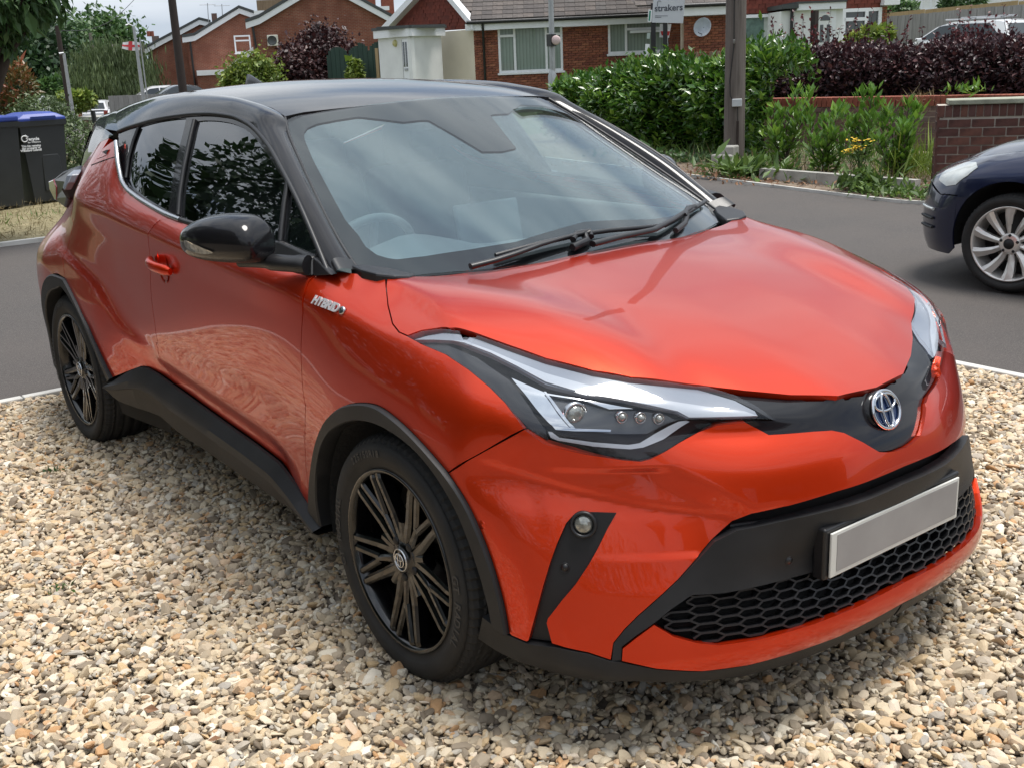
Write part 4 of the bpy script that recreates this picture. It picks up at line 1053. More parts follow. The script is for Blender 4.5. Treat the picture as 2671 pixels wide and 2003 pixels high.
# match parameters at the roof corner
def splitat(P, x): 
    P = np.array(P); i = int(np.argmin(abs(P[:, 0]-x))); return P[:i+1], P[i:]
wa, wb_ = splitat(wt, -1.13); ra, rb2 = splitat(rb_, -1.052)
wc = np.concatenate([rsn(wa, 46), rsn(wb_, 40)[1:]]); rc = np.concatenate([rsn(ra, 46), rsn(rb2, 40)[1:]])
def rail(name, A, B, mat, bul, nb=10):
    n = len(A); g = []
    for i in range(n):
        t_ = A[min(i+1, n-1)]-A[max(i-1, 0)]+B[min(i+1, n-1)]-B[max(i-1, 0)]; d = B[i]-A[i]; nr = np.cross(t_, d); nr /= np.linalg.norm(nr)+1e-12
        if nr@(A[i]-np.array([-1.7, 0, .9])) < 0: nr = -nr
        for j in range(nb+1):
            t = j/nb; g.append(A[i]*(1-t)+B[i]*t+nr*bul*(4*t*(1-t))*min(1, np.linalg.norm(d)/.12))
    F = [(i*(nb+1)+j, i*(nb+1)+j+1, (i+1)*(nb+1)+j+1, (i+1)*(nb+1)+j) for i in range(n-1) for j in range(nb)]
    a, b, c = g[F[60][0]], g[F[60][1]], g[F[60][2]]
    if np.cross(b-a, c-a)@(a-np.array([-1.7, 0, .9])) < 0: F = [f[::-1] for f in F]
    for sg in (1, -1):
        m = MB(); m.add([p*np.array([1, sg, 1]) for p in g], F if sg > 0 else [f[::-1] for f in F], True); adopt(m.obj(name, mat))
rail('roof_rail', wc, rc, M['black'], .028)
# window trim with three openings
belt_w = [SIDE.near(p)[0] for p in beltline[:1]+beltline[1:]]+S_D([(1040, 800), (930, 755), (800, 680), (690, 612), (650, 562), (625, 430), (618, 345), (640, 300)])
belt_w = [SIDE.near((x, -s_, z))[0] for x, s_, z in ((-.40, .79, 1.034), (-.62, .812, 1.047), (-.87, .82, 1.064), (-1.14, .82, 1.084), (-1.3, .82, 1.097))]+S_D([(930, 757), (800, 682), (735, 640), (690, 606), (662, 570), (648, 530), (630, 430), (622, 345), (630, 300)])
g1 = crom(S_D([(1140, 168), (1200, 162), (1300, 168), (1390, 190), (1470, 235), (1560, 335), (1640, 455), (1712, 572), (1690, 700), (1672, 850), (1665, 950)])+[SIDE.near((-.72, -.82, 1.075))[0], SIDE.near((-1.0, -.82, 1.092))[0]]+S_D([(1145, 828), (1090, 800), (1035, 770), (1040, 640), (1062, 480), (1100, 300)]), closed=True, k=4, sharp=(0, 7, 10, 15))
g2 = crom(S_D([(768, 205), (860, 178), (960, 158), (1070, 148), (1050, 240), (1010, 400), (980, 560), (955, 738), (880, 705), (800, 655), (730, 600), (690, 555), (688, 520), (705, 400), (735, 290)]), closed=True, k=4, sharp=(0, 3, 7))
g3 = crom(S_D([(1735, 590), (1800, 700), (1860, 850), (1905, 960), (1895, 1020), (1700, 930), (1715, 760)]), closed=True, k=4, sharp=(0, 3, 4, 5))
g4 = S_D([(745, 215), (725, 275), (690, 390), (672, 500), (652, 400), (645, 300), (690, 238)])
tr_o = clean(win_top+belt_w)
trim = A_(panel('window_frame', tr_o, (0, -1, .45), SIDE, M['black'], h=.03, mirror=True, holes=[g1, g2, g3], thick=.02, gap=.001))
def gl_(name, g, mat): return A_(panel(name, g, (0, -1, .45), SIDE, mat, h=.04, mirror=True, off=-.004, thick=.002, gap=-.004))
gl_('door_window', g1, M['sideglass']); gl_('rear_window', g2, M['privacy']); gl_('quarter_window', g3, M['sideglass'])
# bright strip along the window sill (rear part) and dark seal
w1 = S_D([(628, 300), (632, 345), (640, 430), (658, 520), (672, 562), (700, 604), (740, 638), (800, 680), (930, 755), (1040, 800)])
def bead(name, P, r, mat, mirror=True):
    for sg in ((1, -1) if mirror else (1,)):
        m = MB(); m.tube([p*np.array([1, sg, 1]) for p in P], r, 8); adopt(m.obj(name, mat))
wm = []
for a_, b_ in zip(w1, pts(BELT, [(628, 300), (632, 345), (640, 430), (658, 520), (672, 562), (700, 604), (740, 638), (800, 680), (930, 755), (1040, 800)], KD)): wm.append(a_+np.array([0, -.006, .002]) if a_[1] < b_[1] else b_+np.array([0, -.004, .002]))
bead('window_moulding', crom(wm), .0095, M['satin'])
bead('window_moulding', offp(crom([w1[-1]]+[SIDE.near((x, -.82, z))[0] for x, z in ((-1.1, 1.086), (-.8, 1.066), (-.5, 1.045))]), .006, SIDE), .009, M['trim2'])
bead('window_seal', offp(S_D([(1128, 160), (1095, 300), (1058, 480), (1034, 640), (1025, 770)]), .003, SIDE), .008, M['trim2'])
bead('window_seal', offp(S_D([(1728, 560), (1705, 700), (1688, 850), (1680, 940)]), .003, SIDE), .009, M['trim2'])
bead('window_seal', offp(S_D([(768, 205), (735, 290), (705, 400), (688, 530)]), .002, SIDE), .006, M['trim2'])
bead('window_seal', offp(crom(win_top), .002, SIDE), .008, M['trim2'])
bead('windscreen_seal', offp(crom(ws_side), .001, WIND), .005, M['trim2'])
# rear end of the roof: spoiler, hatch glass, pillars
top_r = [BELT.near((x, -s_, z))[0] for x, s_, z in ((-2.25, .728, 1.335), (-2.42, .712, 1.31), (-2.62, .69, 1.255), (-2.80, .668, 1.205), (-2.95, .65, 1.165))]
A0 = [wc[0]]+[p for p in top_r]; 
m_ = MB()
railrear = [seam_r[-2], seam_r[-1]]
cp = [np.array([-2.22, -.697, 1.358]), np.array([-2.45, -.675, 1.36]), np.array([-2.7, -.64, 1.345]), np.array([-2.86, -.60, 1.335])]
cu = [rc[0], rc[0]*.6+seam_r[-1]*.4, seam_r[-1]+np.array([0.0, -.03, -.005]), np.array([-3.03, -.47, 1.385])]
rail('spoiler_side', rsn(cp, 30), rsn(cu, 30), M['black'], .02)
rail('rear_pillar', rsn(top_r, 30), rsn([top_r[0]*.6+cp[0]*.4]+cp[1:]+[np.array([-2.9, -.58, 1.32])], 30), M['black'], .006)
hg = MB(); a_ = [(-2.9, -.55, 1.34), (-2.9, .55, 1.34), (-3.26, .56, 1.10), (-3.26, -.56, 1.10)]; hg.add(a_, [(0, 1, 2, 3)]); adopt(hg.obj('rear_screen', M['privacy']))
rp = MB(); rp.add([(-2.86, -.61, 1.335), (-2.9, -.55, 1.34), (-3.26, -.56, 1.10), (-2.95, -.655, 1.165)], [(0, 1, 2, 3)]); rp.add([(-2.86, .61, 1.335), (-2.9, .55, 1.34), (-3.26, .56, 1.10), (-2.95, .655, 1.165)], [(3, 2, 1, 0)])
rp.add([(-2.95, -.655, 1.165), (-3.26, -.56, 1.10), (-3.26, .56, 1.10), (-2.95, .655, 1.165), (-3.47, 0, 1.07), (-3.3, -.56, 1.09), (-3.3, .56, 1.09)], [(0, 1, 5), (1, 2, 6, 4, 5), (2, 3, 6)]); adopt(rp.obj('tailgate_frame', M['black']))
sp_ = MB(); sp_.add([(-3.0, -.45, 1.40), (-3.0, .45, 1.40), (-3.06, .42, 1.385), (-3.06, -.42, 1.385), (-2.88, -.58, 1.335), (-2.88, .58, 1.335)], [(0, 1, 2, 3), (3, 2, 5, 4), (0, 3, 4), (1, 5, 2)], False); adopt(sp_.obj('roof_spoiler', M['black'], fix=True))
# fin aerial
fa = MB(); g = []
for (x, w_, h_) in ((-2.30, .004, .0), (-2.36, .016, .018), (-2.42, .020, .042), (-2.46, .018, .058), (-2.485, .014, .064), (-2.50, .012, .050), (-2.52, .010, .0)):
    zb_ = Zr(x)-.004
    g.append([(x, -w_, zb_), (x, -w_*.7, zb_+h_*.6), (x, -w_*.25, zb_+h_), (x, w_*.25, zb_+h_), (x, w_*.7, zb_+h_*.6), (x, w_, zb_)])
n = 6; fa.add([p for r_ in g for p in r_], [(i*n+j, i*n+j+1, (i+1)*n+j+1, (i+1)*n+j) for i in range(len(g)-1) for j in range(n-1)], True); adopt(fa.obj('fin_aerial', M['lampblack'], fix=True))
# tail lamps stand proud of the rear corner
def K5(x, y): return ((60+.1808*x)/DS, (380+.1808*y)/DS)
def k5(x, y, s_): return at(*K5(x, y), y=-s_)
tl_o = [k5(790, 295, .665), k5(660, 335, .672), k5(560, 380, .674), k5(450, 470, .672), k5(370, 520, .652), k5(385, 650, .66), k5(460, 800, .68), k5(600, 905, .715), k5(640, 780, .735), k5(600, 640, .742), k5(640, 520, .728), k5(740, 360, .695)]
tl_r = [k5(440, 490, .676), k5(372, 518, .656), k5(388, 650, .664), k5(460, 790, .682), k5(484, 800, .69), k5(480, 600, .688)]
tl_w = [k5(738, 350, .705), k5(650, 440, .735), k5(575, 600, .755), k5(600, 650, .76), k5(650, 545, .75), k5(705, 430, .73), k5(742, 375, .71)]
for sg in (1, -1):
    s3 = np.array([1, sg, 1]); dv = np.array([.02, .07*sg, 0])
    m = MB(); m.prism([p*s3 for p in tl_o], 0*dv, dv); o = adopt(bevel(m.obj('tail_light', M['lampblack'], fix=True), .012, 3))
    m = MB(); m.prism([p*s3 for p in tl_r], -.03*dv, dv*.7); q = bevel(m.obj('red_lens', M['redlens'], fix=True), .006, 2); q.parent = o
    m = MB(); m.prism([p*s3 for p in tl_w], -.04*dv, dv*.4); q = bevel(m.obj('reflector_strip', M['white'], fix=True), .004, 2); q.parent = o
# rear door handle pocket high on the pillar, with its seam
hp_ = [BELT.pix(*K5(*p)) for p in ((1065, 198), (1110, 178), (1150, 118), (1215, 70), (1250, 60), (1215, 130), (1150, 165))]
hd_ = [BELT.pix(*K5(*p)) for p in ((1150, 95), (1215, 65), (1245, 62), (1205, 125), (1180, 110))]
for sg in (1, -1):
    s3 = np.array([1, sg, 1]); m = MB(); m.prism([(p+np.array([0, -.002, 0]))*s3 for p in hp_], np.array([0, 0, 0]), np.array([0, .01*sg, 0])); o = adopt(m.obj('door_handle', M['orange'], fix=True))
    m = MB(); m.prism([(p+np.array([0, -.004, 0]))*s3 for p in hd_], np.array([0, 0, 0]), np.array([0, .01*sg, 0])); q = m.obj('handle_recess', M['dark'], fix=True); q.parent = o
    m = MB(); m.tube([(p+np.array([0, -.001, 0]))*s3 for p in [BELT.pix(*K5(*p)) for p in ((1330, 165), (1160, 220), (990, 285))]], .0022, 5); adopt(m.obj('panel_seam', M['dark']))
# door handle (front) in its scooped cup
P, N = BELT.hit(CAM, ray(*KD(925, 1085)))
Pa = BELT.hit(CAM, ray(*KD(865, 1050)))[0]; Pb = BELT.hit(CAM, ray(*KD(985, 1125)))[0]
for sg in (1, -1):
    s3 = np.array([1, sg, 1]); dr = fdoor[0] if sg > 0 else fdoor[1]
    cup = MB(); cup.lathe([(.0, -.012), (.03, -.010), (.045, -.002), (.052, .0012)], (P+N*.002)*s3, N*s3, 28); q = cup.obj('handle_cup', M['orange']); 
    k = np.array(P)*s3; q.data.transform(Matrix.Translation(k) @ Matrix.Diagonal((.85, 1, 1.25, 1)) @ Matrix.Translation(-k)); q.parent = dr
    hm = MB(); d_ = Pb-Pa
    path = [(Pa+d_*t+N*(.010+.026*math.sin(math.pi*min(1, max(0, t))**.8)))*s3 for t in np.linspace(-.02, 1.02, 12)]
    hm.tube(path, [.010, .014, .015, .015, .015, .015, .015, .015, .0155, .016, .015, .010], 12, squash=1.25); q = hm.obj('door_handle', M['orange']); q.parent = dr
# HYBRID lettering on the wing
def text(name, body, size, loc, xdir, ydir, mat, extrude=.001, parent=None, align='CENTER', bold=0, shear=0, space=1):
    cu_ = bpy.data.curves.new(name, 'FONT'); cu_.body = body; cu_.size = size; cu_.extrude = extrude; cu_.align_x = align; cu_.align_y = 'CENTER'; cu_.offset = bold; cu_.shear = shear; cu_.space_character = space; cu_.resolution_u = 3
    o = bpy.data.objects.new(name, cu_); COL.objects.link(o); dg = bpy.context.evaluated_depsgraph_get(); me = bpy.data.meshes.new_from_object(o.evaluated_get(dg)); bpy.data.objects.remove(o)
    x = Vector(xdir).normalized(); z = x.cross(Vector(ydir)).normalized(); y = z.cross(x)
    me.transform(Matrix(((x[0], y[0], z[0], loc[0]), (x[1], y[1], z[1], loc[1]), (x[2], y[2], z[2], loc[2]), (0, 0, 0, 1))))
    me.materials.clear(); me.materials.append(mat); o = bpy.data.objects.new(name, me); COL.objects.link(o)
    if parent is not None: o.parent = parent
    return o
Pl, Nl = BELT.hit(CAM, ray(*KD(1890, 1310))); Pr, _n = BELT.hit(CAM, ray(*KD(2050, 1370))); xd = Pr-Pl
for sg in (1, -1):
    s3 = np.array([1, sg, 1]); c = ((Pl+Pr)/2+Nl*.004)*s3; x_ = xd*s3*sg; n_ = Nl*s3; y_ = np.cross(n_, x_)
    adopt(text('hybrid_badge', 'HYBRID', .034, c, x_, y_, M['satin2'], .002, bold=.0014, shear=.25, space=.98))
    e_ = MB(); e_.lathe([(.011, -.002), (.011, .003), (.009, .004), (0, .004)], (Pr+xd*.16+Nl*.003)*s3, n_, 16); adopt(e_.obj('hybrid_emblem', M['satin']))
# wiper arms and blades, scuttle panel
def wip(L, off): return [WIND.near(p)[0]+WIND.near(p)[1]*off for p in pts(WIND, L, KW)]
sc = [WIND.near((wsx(s_, 1.0)+.0, -s_, z))[0] for s_, z in ((.70, 1.02), (.5, 1.015), (.3, 1.03), (0, 1.04), (-.3, 1.03), (-.5, 1.015), (-.7, 1.02))]
w_ = MB(); w_.tube(wip([(895, 872), (1000, 845), (1100, 812), (1200, 775), (1300, 745), (1390, 722)], .022), [.014, .012, .011, .010, .009, .008], 8, squash=.7)
w_.tube(wip([(1005, 815), (1060, 800), (1200, 762), (1380, 722), (1500, 705), (1730, 684)], .016), .0075, 6); w_.tube(wip([(1345, 748), (1360, 722), (1420, 712), (1425, 735)], .018), .010, 6)
w_.tube(wip([(1345, 775), (1410, 745), (1400, 720)], .012), .012, 6)
adopt(w_.obj('wiper', M['trim2']))
w_ = MB(); w_.tube(wip([(1430, 772), (1560, 738), (1700, 708), (1780, 665), (1860, 610)], .022), [.014, .013, .012, .010, .008], 8, squash=.7)
w_.tube(wip([(1750, 682), (1800, 655), (1870, 612), (1930, 572)], .016), .0075, 6); w_.tube(wip([(1835, 640), (1850, 608), (1880, 600)], .018), .010, 6); w_.tube(wip([(1800, 700), (1840, 668), (1850, 625)], .012), .010, 6)
adopt(w_.obj('wiper', M['trim2']))
# scuttle corners
for sg in (1, -1):
    s3 = np.array([1, sg, 1]); m = MB(); a_ = [np.array(p) for p in ((-.37, -.742, 1.046), (-.30, -.748, 1.042), (-.245, -.735, 1.036), (-.205, -.70, 1.030), (-.20, -.66, 1.024), (-.225, -.62, 1.020), (-.30, -.66, 1.036), (-.35, -.70, 1.044))]
    m.prism([p*s3 for p in a_], np.array([0, 0, -.03]), np.array([0, 0, .003])); o = adopt(m.obj('scuttle_corner', M['trim2'], fix=True)); bevel(o, .006, 2)
# ------------------------------------------------------------------ wheels
def tyre_mesh(rt, w, rim_r, nseg=160, sip=True):
    """outer face at t=0, inner at t=w; returns MB along +t"""
    h = rt-rim_r
    prof = [(rim_r-.004, .016, 0), (rim_r+.004, .006, 0), (rim_r+.012, .004, 0), (rim_r+h*.30, -.003, 0), (rim_r+h*.32, -.0045, 0), (rim_r+h*.48, -.0065, 0), (rim_r+h*.66, -.0045, 0), (rim_r+h*.68, -.003, 0), (rim_r+h*.80, .002, 0),
            (rt-.022, .006, 0), (rt-.018, .0075, 1), (rt-.008, .014, 1), (rt-.002, .026, 1), (rt-.0005, .040, 1), (rt-.0005, .046, 0), (rt-.008, .0475, 0), (rt-.008, .055, 0), (rt, .0565, 0), (rt, .072, 2), (rt, .084, 0), (rt-.008, .0855, 0), (rt-.008, .094, 0), (rt, .0955, 0)]
    half = [(r, t, k) for r, t, k in prof]; full = half+[(r, w-t, k) for r, t, k in half[::-1]]
    m = MB(); vs_ = []
    for (r, t, k) in full:
        for i in range(nseg):
            rr = r
            if sip and k == 1 and i % 2 == 0: rr -= .006
            if sip and k == 2 and i % 4 == 1: rr -= .005
            vs_.append((rr, t, 2*math.pi*(i+(.35 if (k == 1 and i % 2 == 0) else 0))/nseg))
    m.v = vs_; n = nseg
    for i in range(len(full)-1):
        for k in range(n): m.f.append((i*n+k, i*n+(k+1) % n, (i+1)*n+(k+1) % n, (i+1)*n+k))
    m.m = [0]*len(m.f); m.sm = [not (half[min(i//n, len(half)-1)][2]) for i in range(len(m.f))]
    return m
def place_wheel(m, cx, cz, y0, sg):
    m.v = [(cx+r*math.cos(a)*sg, sg*(y0+t) if sg > 0 else -(y0+t), cz+r*math.sin(a)) for r, t, a in m.v]; return m
def wheel(cx, cz, yo, sg, par, rt=.336, w=.225, rr=.243, hl=.0):
    """yo: distance of the outer tyre face from the centre plane; sg=-1 right-hand side"""
    # local frame: t grows toward the car's middle, so y = sg*(yo - t)
    def cyl(r, t, a): return (cx+r*math.cos(a), sg*(yo-t), cz+r*math.sin(a))
    T = tyre_mesh(rt, w, rr); T.v = [cyl(*p) for p in T.v]
    if hl:                                              # flatten the contact patch
        T.v = [(x, y, max(z, .004)) for x, y, z in T.v]
    ty = adopt(T.obj('tyre', M['tyre'], fix=True), par)
    rim = MB(); n = 72
    prof = [(rr+.006, .004), (rr+.004, .000), (rr-.002, .001), (rr-.008, .007), (rr-.013, .020), (rr-.020, .060), (rr-.030, .12), (rr-.02, .17), (rr+.002, .19)]
    for i, (r, t) in enumerate(prof): rim.v += [cyl(r, t, 2*math.pi*k/n) for k in range(n)]
    rim.f = [(i*n+k, i*n+(k+1) % n, (i+1)*n+(k+1) % n, (i+1)*n+k) for i in range(len(prof)-1) for k in range(n)]; rim.m = [0]*len(rim.f); rim.sm = [True]*len(rim.f)
    ro_ = adopt(rim.obj('rim', M['blackmetal']), par); 
    # hub
    hb = MB(); prof = [(.070, .050), (.066, .030), (.050, .024), (.036, .021), (.034, .017), (.033, .016), (0, .0155)]
    for r, t in prof: hb.v += [cyl(r, t, 2*math.pi*k/36) for k in range(36)]
    hb.f = [(i*36+k, i*36+(k+1) % 36, (i+1)*36+(k+1) % 36, (i+1)*36+k) for i in range(len(prof)-1) for k in range(36)]; hb.m = [0]*len(hb.f); hb.sm = [True]*len(hb.f)
    o = hb.obj('hub', M['blackmetal']); o.parent = ro_
    me = None; off = R(18 if cx > -1 else 30)
    def arm(m, r0, A0, r1, A1, secs):
        p0 = np.array([r0*math.cos(A0), r0*math.sin(A0)]); p1 = np.array([r1*math.cos(A1), r1*math.sin(A1)]); d = (p1-p0)/np.linalg.norm(p1-p0); q = np.array([-d[1], d[0]]); sec = []
        for t, wd, top, dep in secs:
            c = p0+(p1-p0)*t; sec.append([(c+q*wd, top+.006), (c+q*wd*.45, top), (c-q*wd*.45, top), (c-q*wd, top+.006), (c-q*wd*.8, top+dep), (c+q*wd*.8, top+dep)])
        n_ = len(sec); m.add([(cx+p[0], sg*(yo-tt_), cz+p[1]) for s_ in sec for p, tt_ in s_], [(i*6+j, i*6+(j+1) % 6, (i+1)*6+(j+1) % 6, (i+1)*6+j) for i in range(n_-1) for j in range(6)]+[tuple(range(6)), tuple(range(6*n_-6, 6*n_))], False)
    for k in range(5):
        A = off+R(72*k); m = MB()
        arm(m, .045, A, .105, A, [(0, .017, .024, .045), (1, .012, .020, .042)])
        for e_ in (-1, 1):
            arm(m, .052, A+R(e_*10), rr-.008, A+R(e_*20), [(0, .017, .024, .045), (.4, .014, .019, .040), (.92, .012, .006, .034), (1, .012, .007, .05)])
        o = m.obj('spoke', M['blackmetal'], fix=True); o.parent = ro_
        A = off+R(72*k+36); m = MB(); arm(m, .050, A, .140, A, [(0, .013, .024, .045), (.6, .011, .019, .041), (1, .010, .016, .040)])
        for e_ in (-1, 1): arm(m, .128, A+R(e_*1.5), rr-.008, A+R(e_*8.5), [(0, .011, .018, .038), (.92, .0105, .006, .034), (1, .0105, .007, .05)])
        o = m.obj('spoke', M['blackmetal'], fix=True); o.parent = ro_
    for k in range(5):
        a = off+R(72*k+36); m = MB(); c = cyl(.052, .022, a); m.lathe([(.011, .03), (.011, 0), (.009, -.002), (0, -.002)], c, (0, -sg, 0), 12); o = m.obj('wheel_nut', M['dark']); o.parent = ro_
    dsk = MB(); dsk.lathe([(.07, .0), (.145, .0), (.145, -.02), (.07, -.02)], (cx, sg*(yo-.105), cz), (0, sg, 0), 40); o = dsk.obj('brake_disc', M['disc']); o.parent = ro_
    cl = MB(); cl.lathe([(.10, .012), (.165, .012), (.165, -.05), (.10, -.05), (.10, .012)], (cx, sg*(yo-.100), cz), (0, sg, 0), 12, False, R(-30), R(30)); o = cl.obj('brake_caliper', M['dark'], fix=True); o.parent = ro_
    bk_ = MB(); bk_.lathe([(0, 0), (.225, 0)], (cx, sg*(yo-.15), cz), (0, sg, 0), 24); o = bk_.obj('back_plate', M['shell']); o.parent = ro_
    e1 = np.array([1., 0, 0])*(-sg); o = badge('hub_badge', np.array([cx, sg*(yo-.012), cz]), np.array([0, sg, 0.]), e1, np.array([0, 0, 1.]), .40, blue=False); o.parent = ro_
    rg = MB(); rg.lathe([(.031, -.004), (.031, .001), (.028, .001), (.028, -.002)], (cx, sg*(yo-.0125), cz), (0, sg, 0), 32); o = rg.obj('badge_ring', M['satin']); o.parent = ro_
    return ty
def arc_text(s, cx, cz, y, sg, r, a_mid, size, par, flip=False, sp=1.0):
    """letters round the sidewall; a_mid angle of the middle in the x-z plane as seen from outside"""
    n = len(s); st = size*.68/r*sp; ob = []
    for i, ch in enumerate(s):
        if ch == ' ': continue
        a = a_mid+(-(i-(n-1)/2)*st if not flip else (i-(n-1)/2)*st)
        # outside view of the right-hand side (sg=-1): screen right = +x
        ux = -sg
        rad = np.array([math.cos(a)*ux, 0, math.sin(a)]); tan = np.array([math.sin(a)*ux, 0, -math.cos(a)])
        if flip: rad_, tan_ = -rad, -tan
        else: rad_, tan_ = rad, tan
        loc = np.array([cx, sg*y, cz])+rad*r
        ob.append(text('letter', ch, size, loc, tan_, rad_, M['tyreletter'], .0006, bold=.0008))
    # join the letters into one mesh
    b = bmesh.new()
    for o in ob: b.from_mesh(o.data); bpy.data.objects.remove(o)
    me = bpy.data.meshes.new('sidewall_lettering'); b.to_mesh(me); b.free(); me.materials.append(M['tyreletter'])
    o = bpy.data.objects.new('sidewall_lettering', me); COL.objects.link(o); o.parent = par
for cx in (0, -2.64):
    for sg in (-1, 1):
        t = wheel(cx, .333, .884, sg, car, hl=1)
        if sg < 0:
            arc_text('225/50R18', cx, .333, .8915, sg, .290, R(112), .026, t)
            arc_text('GT RADIAL', cx, .333, .8915, sg, .288, R(-8), .034, t)
            arc_text('GT RADIAL', cx, .333, .8915, sg, .288, R(180), .034, t)
# ------------------------------------------------------------------ door mirrors
def to_uv(P):
    d = np.array(P)-CAM; z = d@CF; return ((IW/2+FPX*(d@CR)/z)/DS, (IH/2-FPX*(d@CU)/z)/DS)
Tm, Im = np.array([-.83, -1.03]), np.array([-.555, -.885]); pv = np.array([.49, -.872])
topu = [(398, 514), (404, 498), (425, 481), (460, 466), (500, 459), (540, 459), (566, 466), (580, 484), (586, 505)]
botu = [(398, 518), (403, 540), (420, 552), (450, 560), (500, 565), (540, 567), (566, 566), (580, 562), (586, 545)]
rings = []
for t in (0, .03, .09, .2, .35, .5, .65, .8, .9, .97, 1.0):
    xy = Tm+(Im-Tm)*t; dist = np.linalg.norm(xy-CAM[:2]); u = 398+(586-398)*t
    zt = at(u, np.interp(u, *zip(*topu)), h=dist)[2]; zb_ = at(u, np.interp(u, *zip(*botu)), h=dist)[2]
    dep = np.interp(t, [0, .09, .3, .6, .9, 1], [.01, .045, .085, .10, .10, .085]); zc = (zt+zb_)/2; hh = (zt-zb_)/2; ring = []
    for k in range(24):
        a = 2*math.pi*k/24; ca, sa = math.cos(a), math.sin(a); se = lambda v, e: math.copysign(abs(v)**e, v)
        f_ = se(ca, .8)*(dep if ca > 0 else .035); ring.append((xy[0]+pv[0]*f_-.02*0, xy[1]+pv[1]*f_, zc+hh*se(sa, .8)))
    rings.append(ring)
def mirror_part(sg):
    s3 = np.array([1, sg, 1]); n = 24
    def fold(p):                                        # the far mirror is folded back against its door
        if sg > 0: return p
        q = np.array(p, float); dx, dy = q[0]+.555, q[1]-.885; a = R(-21); return np.array([-.81+dx*math.cos(a)-dy*math.sin(a), .845+dx*math.sin(a)+dy*math.cos(a), q[2]])
    V = [fold(np.array(p)*s3) for r_ in rings for p in r_]
    m = MB()
    F = [(i*n+j, i*n+(j+1) % n, (i+1)*n+(j+1) % n, (i+1)*n+j) for i in range(len(rings)-1) for j in range(n)]+[tuple(range(n)), tuple(range(len(V)-n, len(V)))]
    m.add(V, F, True); m.m = [1 if (f[0] % n in (15, 16, 17, 18, 19, 20) and len(f) == 4) else 0 for f in F]
    o = adopt(m.obj('door_mirror', [M['black'], M['trim']], fix=True)); o.modifiers.new('s', 'SUBSURF').render_levels = 1; o.modifiers['s'].levels = 1
    # indicator repeater
    ind = MB(); P = []
    for u, v in ((400, 519), (404, 536), (420, 545), (445, 549), (462, 546), (440, 536), (420, 527)):
        t = (u-398)/188; xy = Tm+(Im-Tm)*t; 
        # put on the shell: march from the camera
        P.append((u, v))
    msh = bpy.data.meshes.new('t'); 
    bv = BVHTree.FromPolygons([tuple(p) for r_ in rings for p in r_], [f for f in F if len(f) == 4])
    Q = []
    for u, v in crom([np.array(p) for p in P], closed=True, k=3):
        h_ = bv.ray_cast(Vector(CAM), Vector(ray(u, v)))
        if h_[0] is None: h_ = bv.find_nearest(Vector(at(u, v, h=3.05+.0)))
        Q.append(np.array(h_[0])+np.array([.003, -.004, 0]))
    c = np.mean(Q, 0)+np.array([.002, -.002, 0]); ind.add([fold(p*s3) for p in Q]+[fold(c*s3)], [(i, (i+1) % len(Q), len(Q)) for i in range(len(Q))], True)
    q = ind.obj('indicator', M['fogglass'], fix=False); q.parent = o
    gl_m = MB(); ctr_ = np.mean(rings[5], 0)
    # arm and sail plate
    Pb1 = at(*KD(1530, 1062), y=-.90); Pb2 = at(*KD(1700, 1075), y=-.865); Pb3 = at(*KD(1850, 1085), y=-.825)
    a_ = MB(); a_.tube([p*s3 for p in crom([Pb1+np.array([-.05, -.03, .0]), Pb1, Pb2, Pb3])], [.024]*3+[.024]*5+[.03]*5+[.034]*3, 12, squash=.8); adopt(a_.obj('mirror_arm', M['trim2']))
    sp1 = SIDE.near; S_ = lambda L: [SIDE.pix(*KD(*p)) for p in L]
    sail = S_([(1650, 930), (1690, 932), (1905, 1028), (1905, 1150), (1720, 1150), (1630, 1105)])
    sm = MB(); sm.prism([p*s3 for p in sail], np.array([0, -.016*1 if sg > 0 else .016, 0]), np.array([0, .01 if sg > 0 else -.01, 0])); adopt(bevel(sm.obj('mirror_base', M['trim2'], fix=True), .004))
    sail = S_([(1910, 1035), (1950, 1062), (1992, 1108), (2024, 1146), (1910, 1152)]); sm = MB(); sm.prism([p*s3 for p in sail], np.array([0, -.012*sg, 0]), np.array([0, .01*sg, 0])); adopt(bevel(sm.obj('pillar_foot', M['trim2'], fix=True), .003))
    A2 = [SIDE.pix(*KD(2008, 1085)), SIDE.pix(*KD(2036, 1148))]; B2_ = [WIND.pix(*KD(2140, 1055)), WIND.pix(*KD(2184, 1128))]
    g = []; cc = (A2[0]+A2[1]+B2_[0]+B2_[1])/4; nr = np.array([.35, -.75, .5]); nr /= np.linalg.norm(nr)
    for t in np.linspace(0, 1, 9):
        for k in (0, 1): g.append((A2[k]*(1-t)+B2_[k]*t+nr*(.006+.030*4*t*(1-t)))*s3)
    pm = MB(); pm.add(g, [(2*i, 2*i+1, 2*i+3, 2*i+2) for i in range(8)], True); adopt(pm.obj('pillar_cap', M['trim2']))
mirror_part(1); mirror_part(-1)
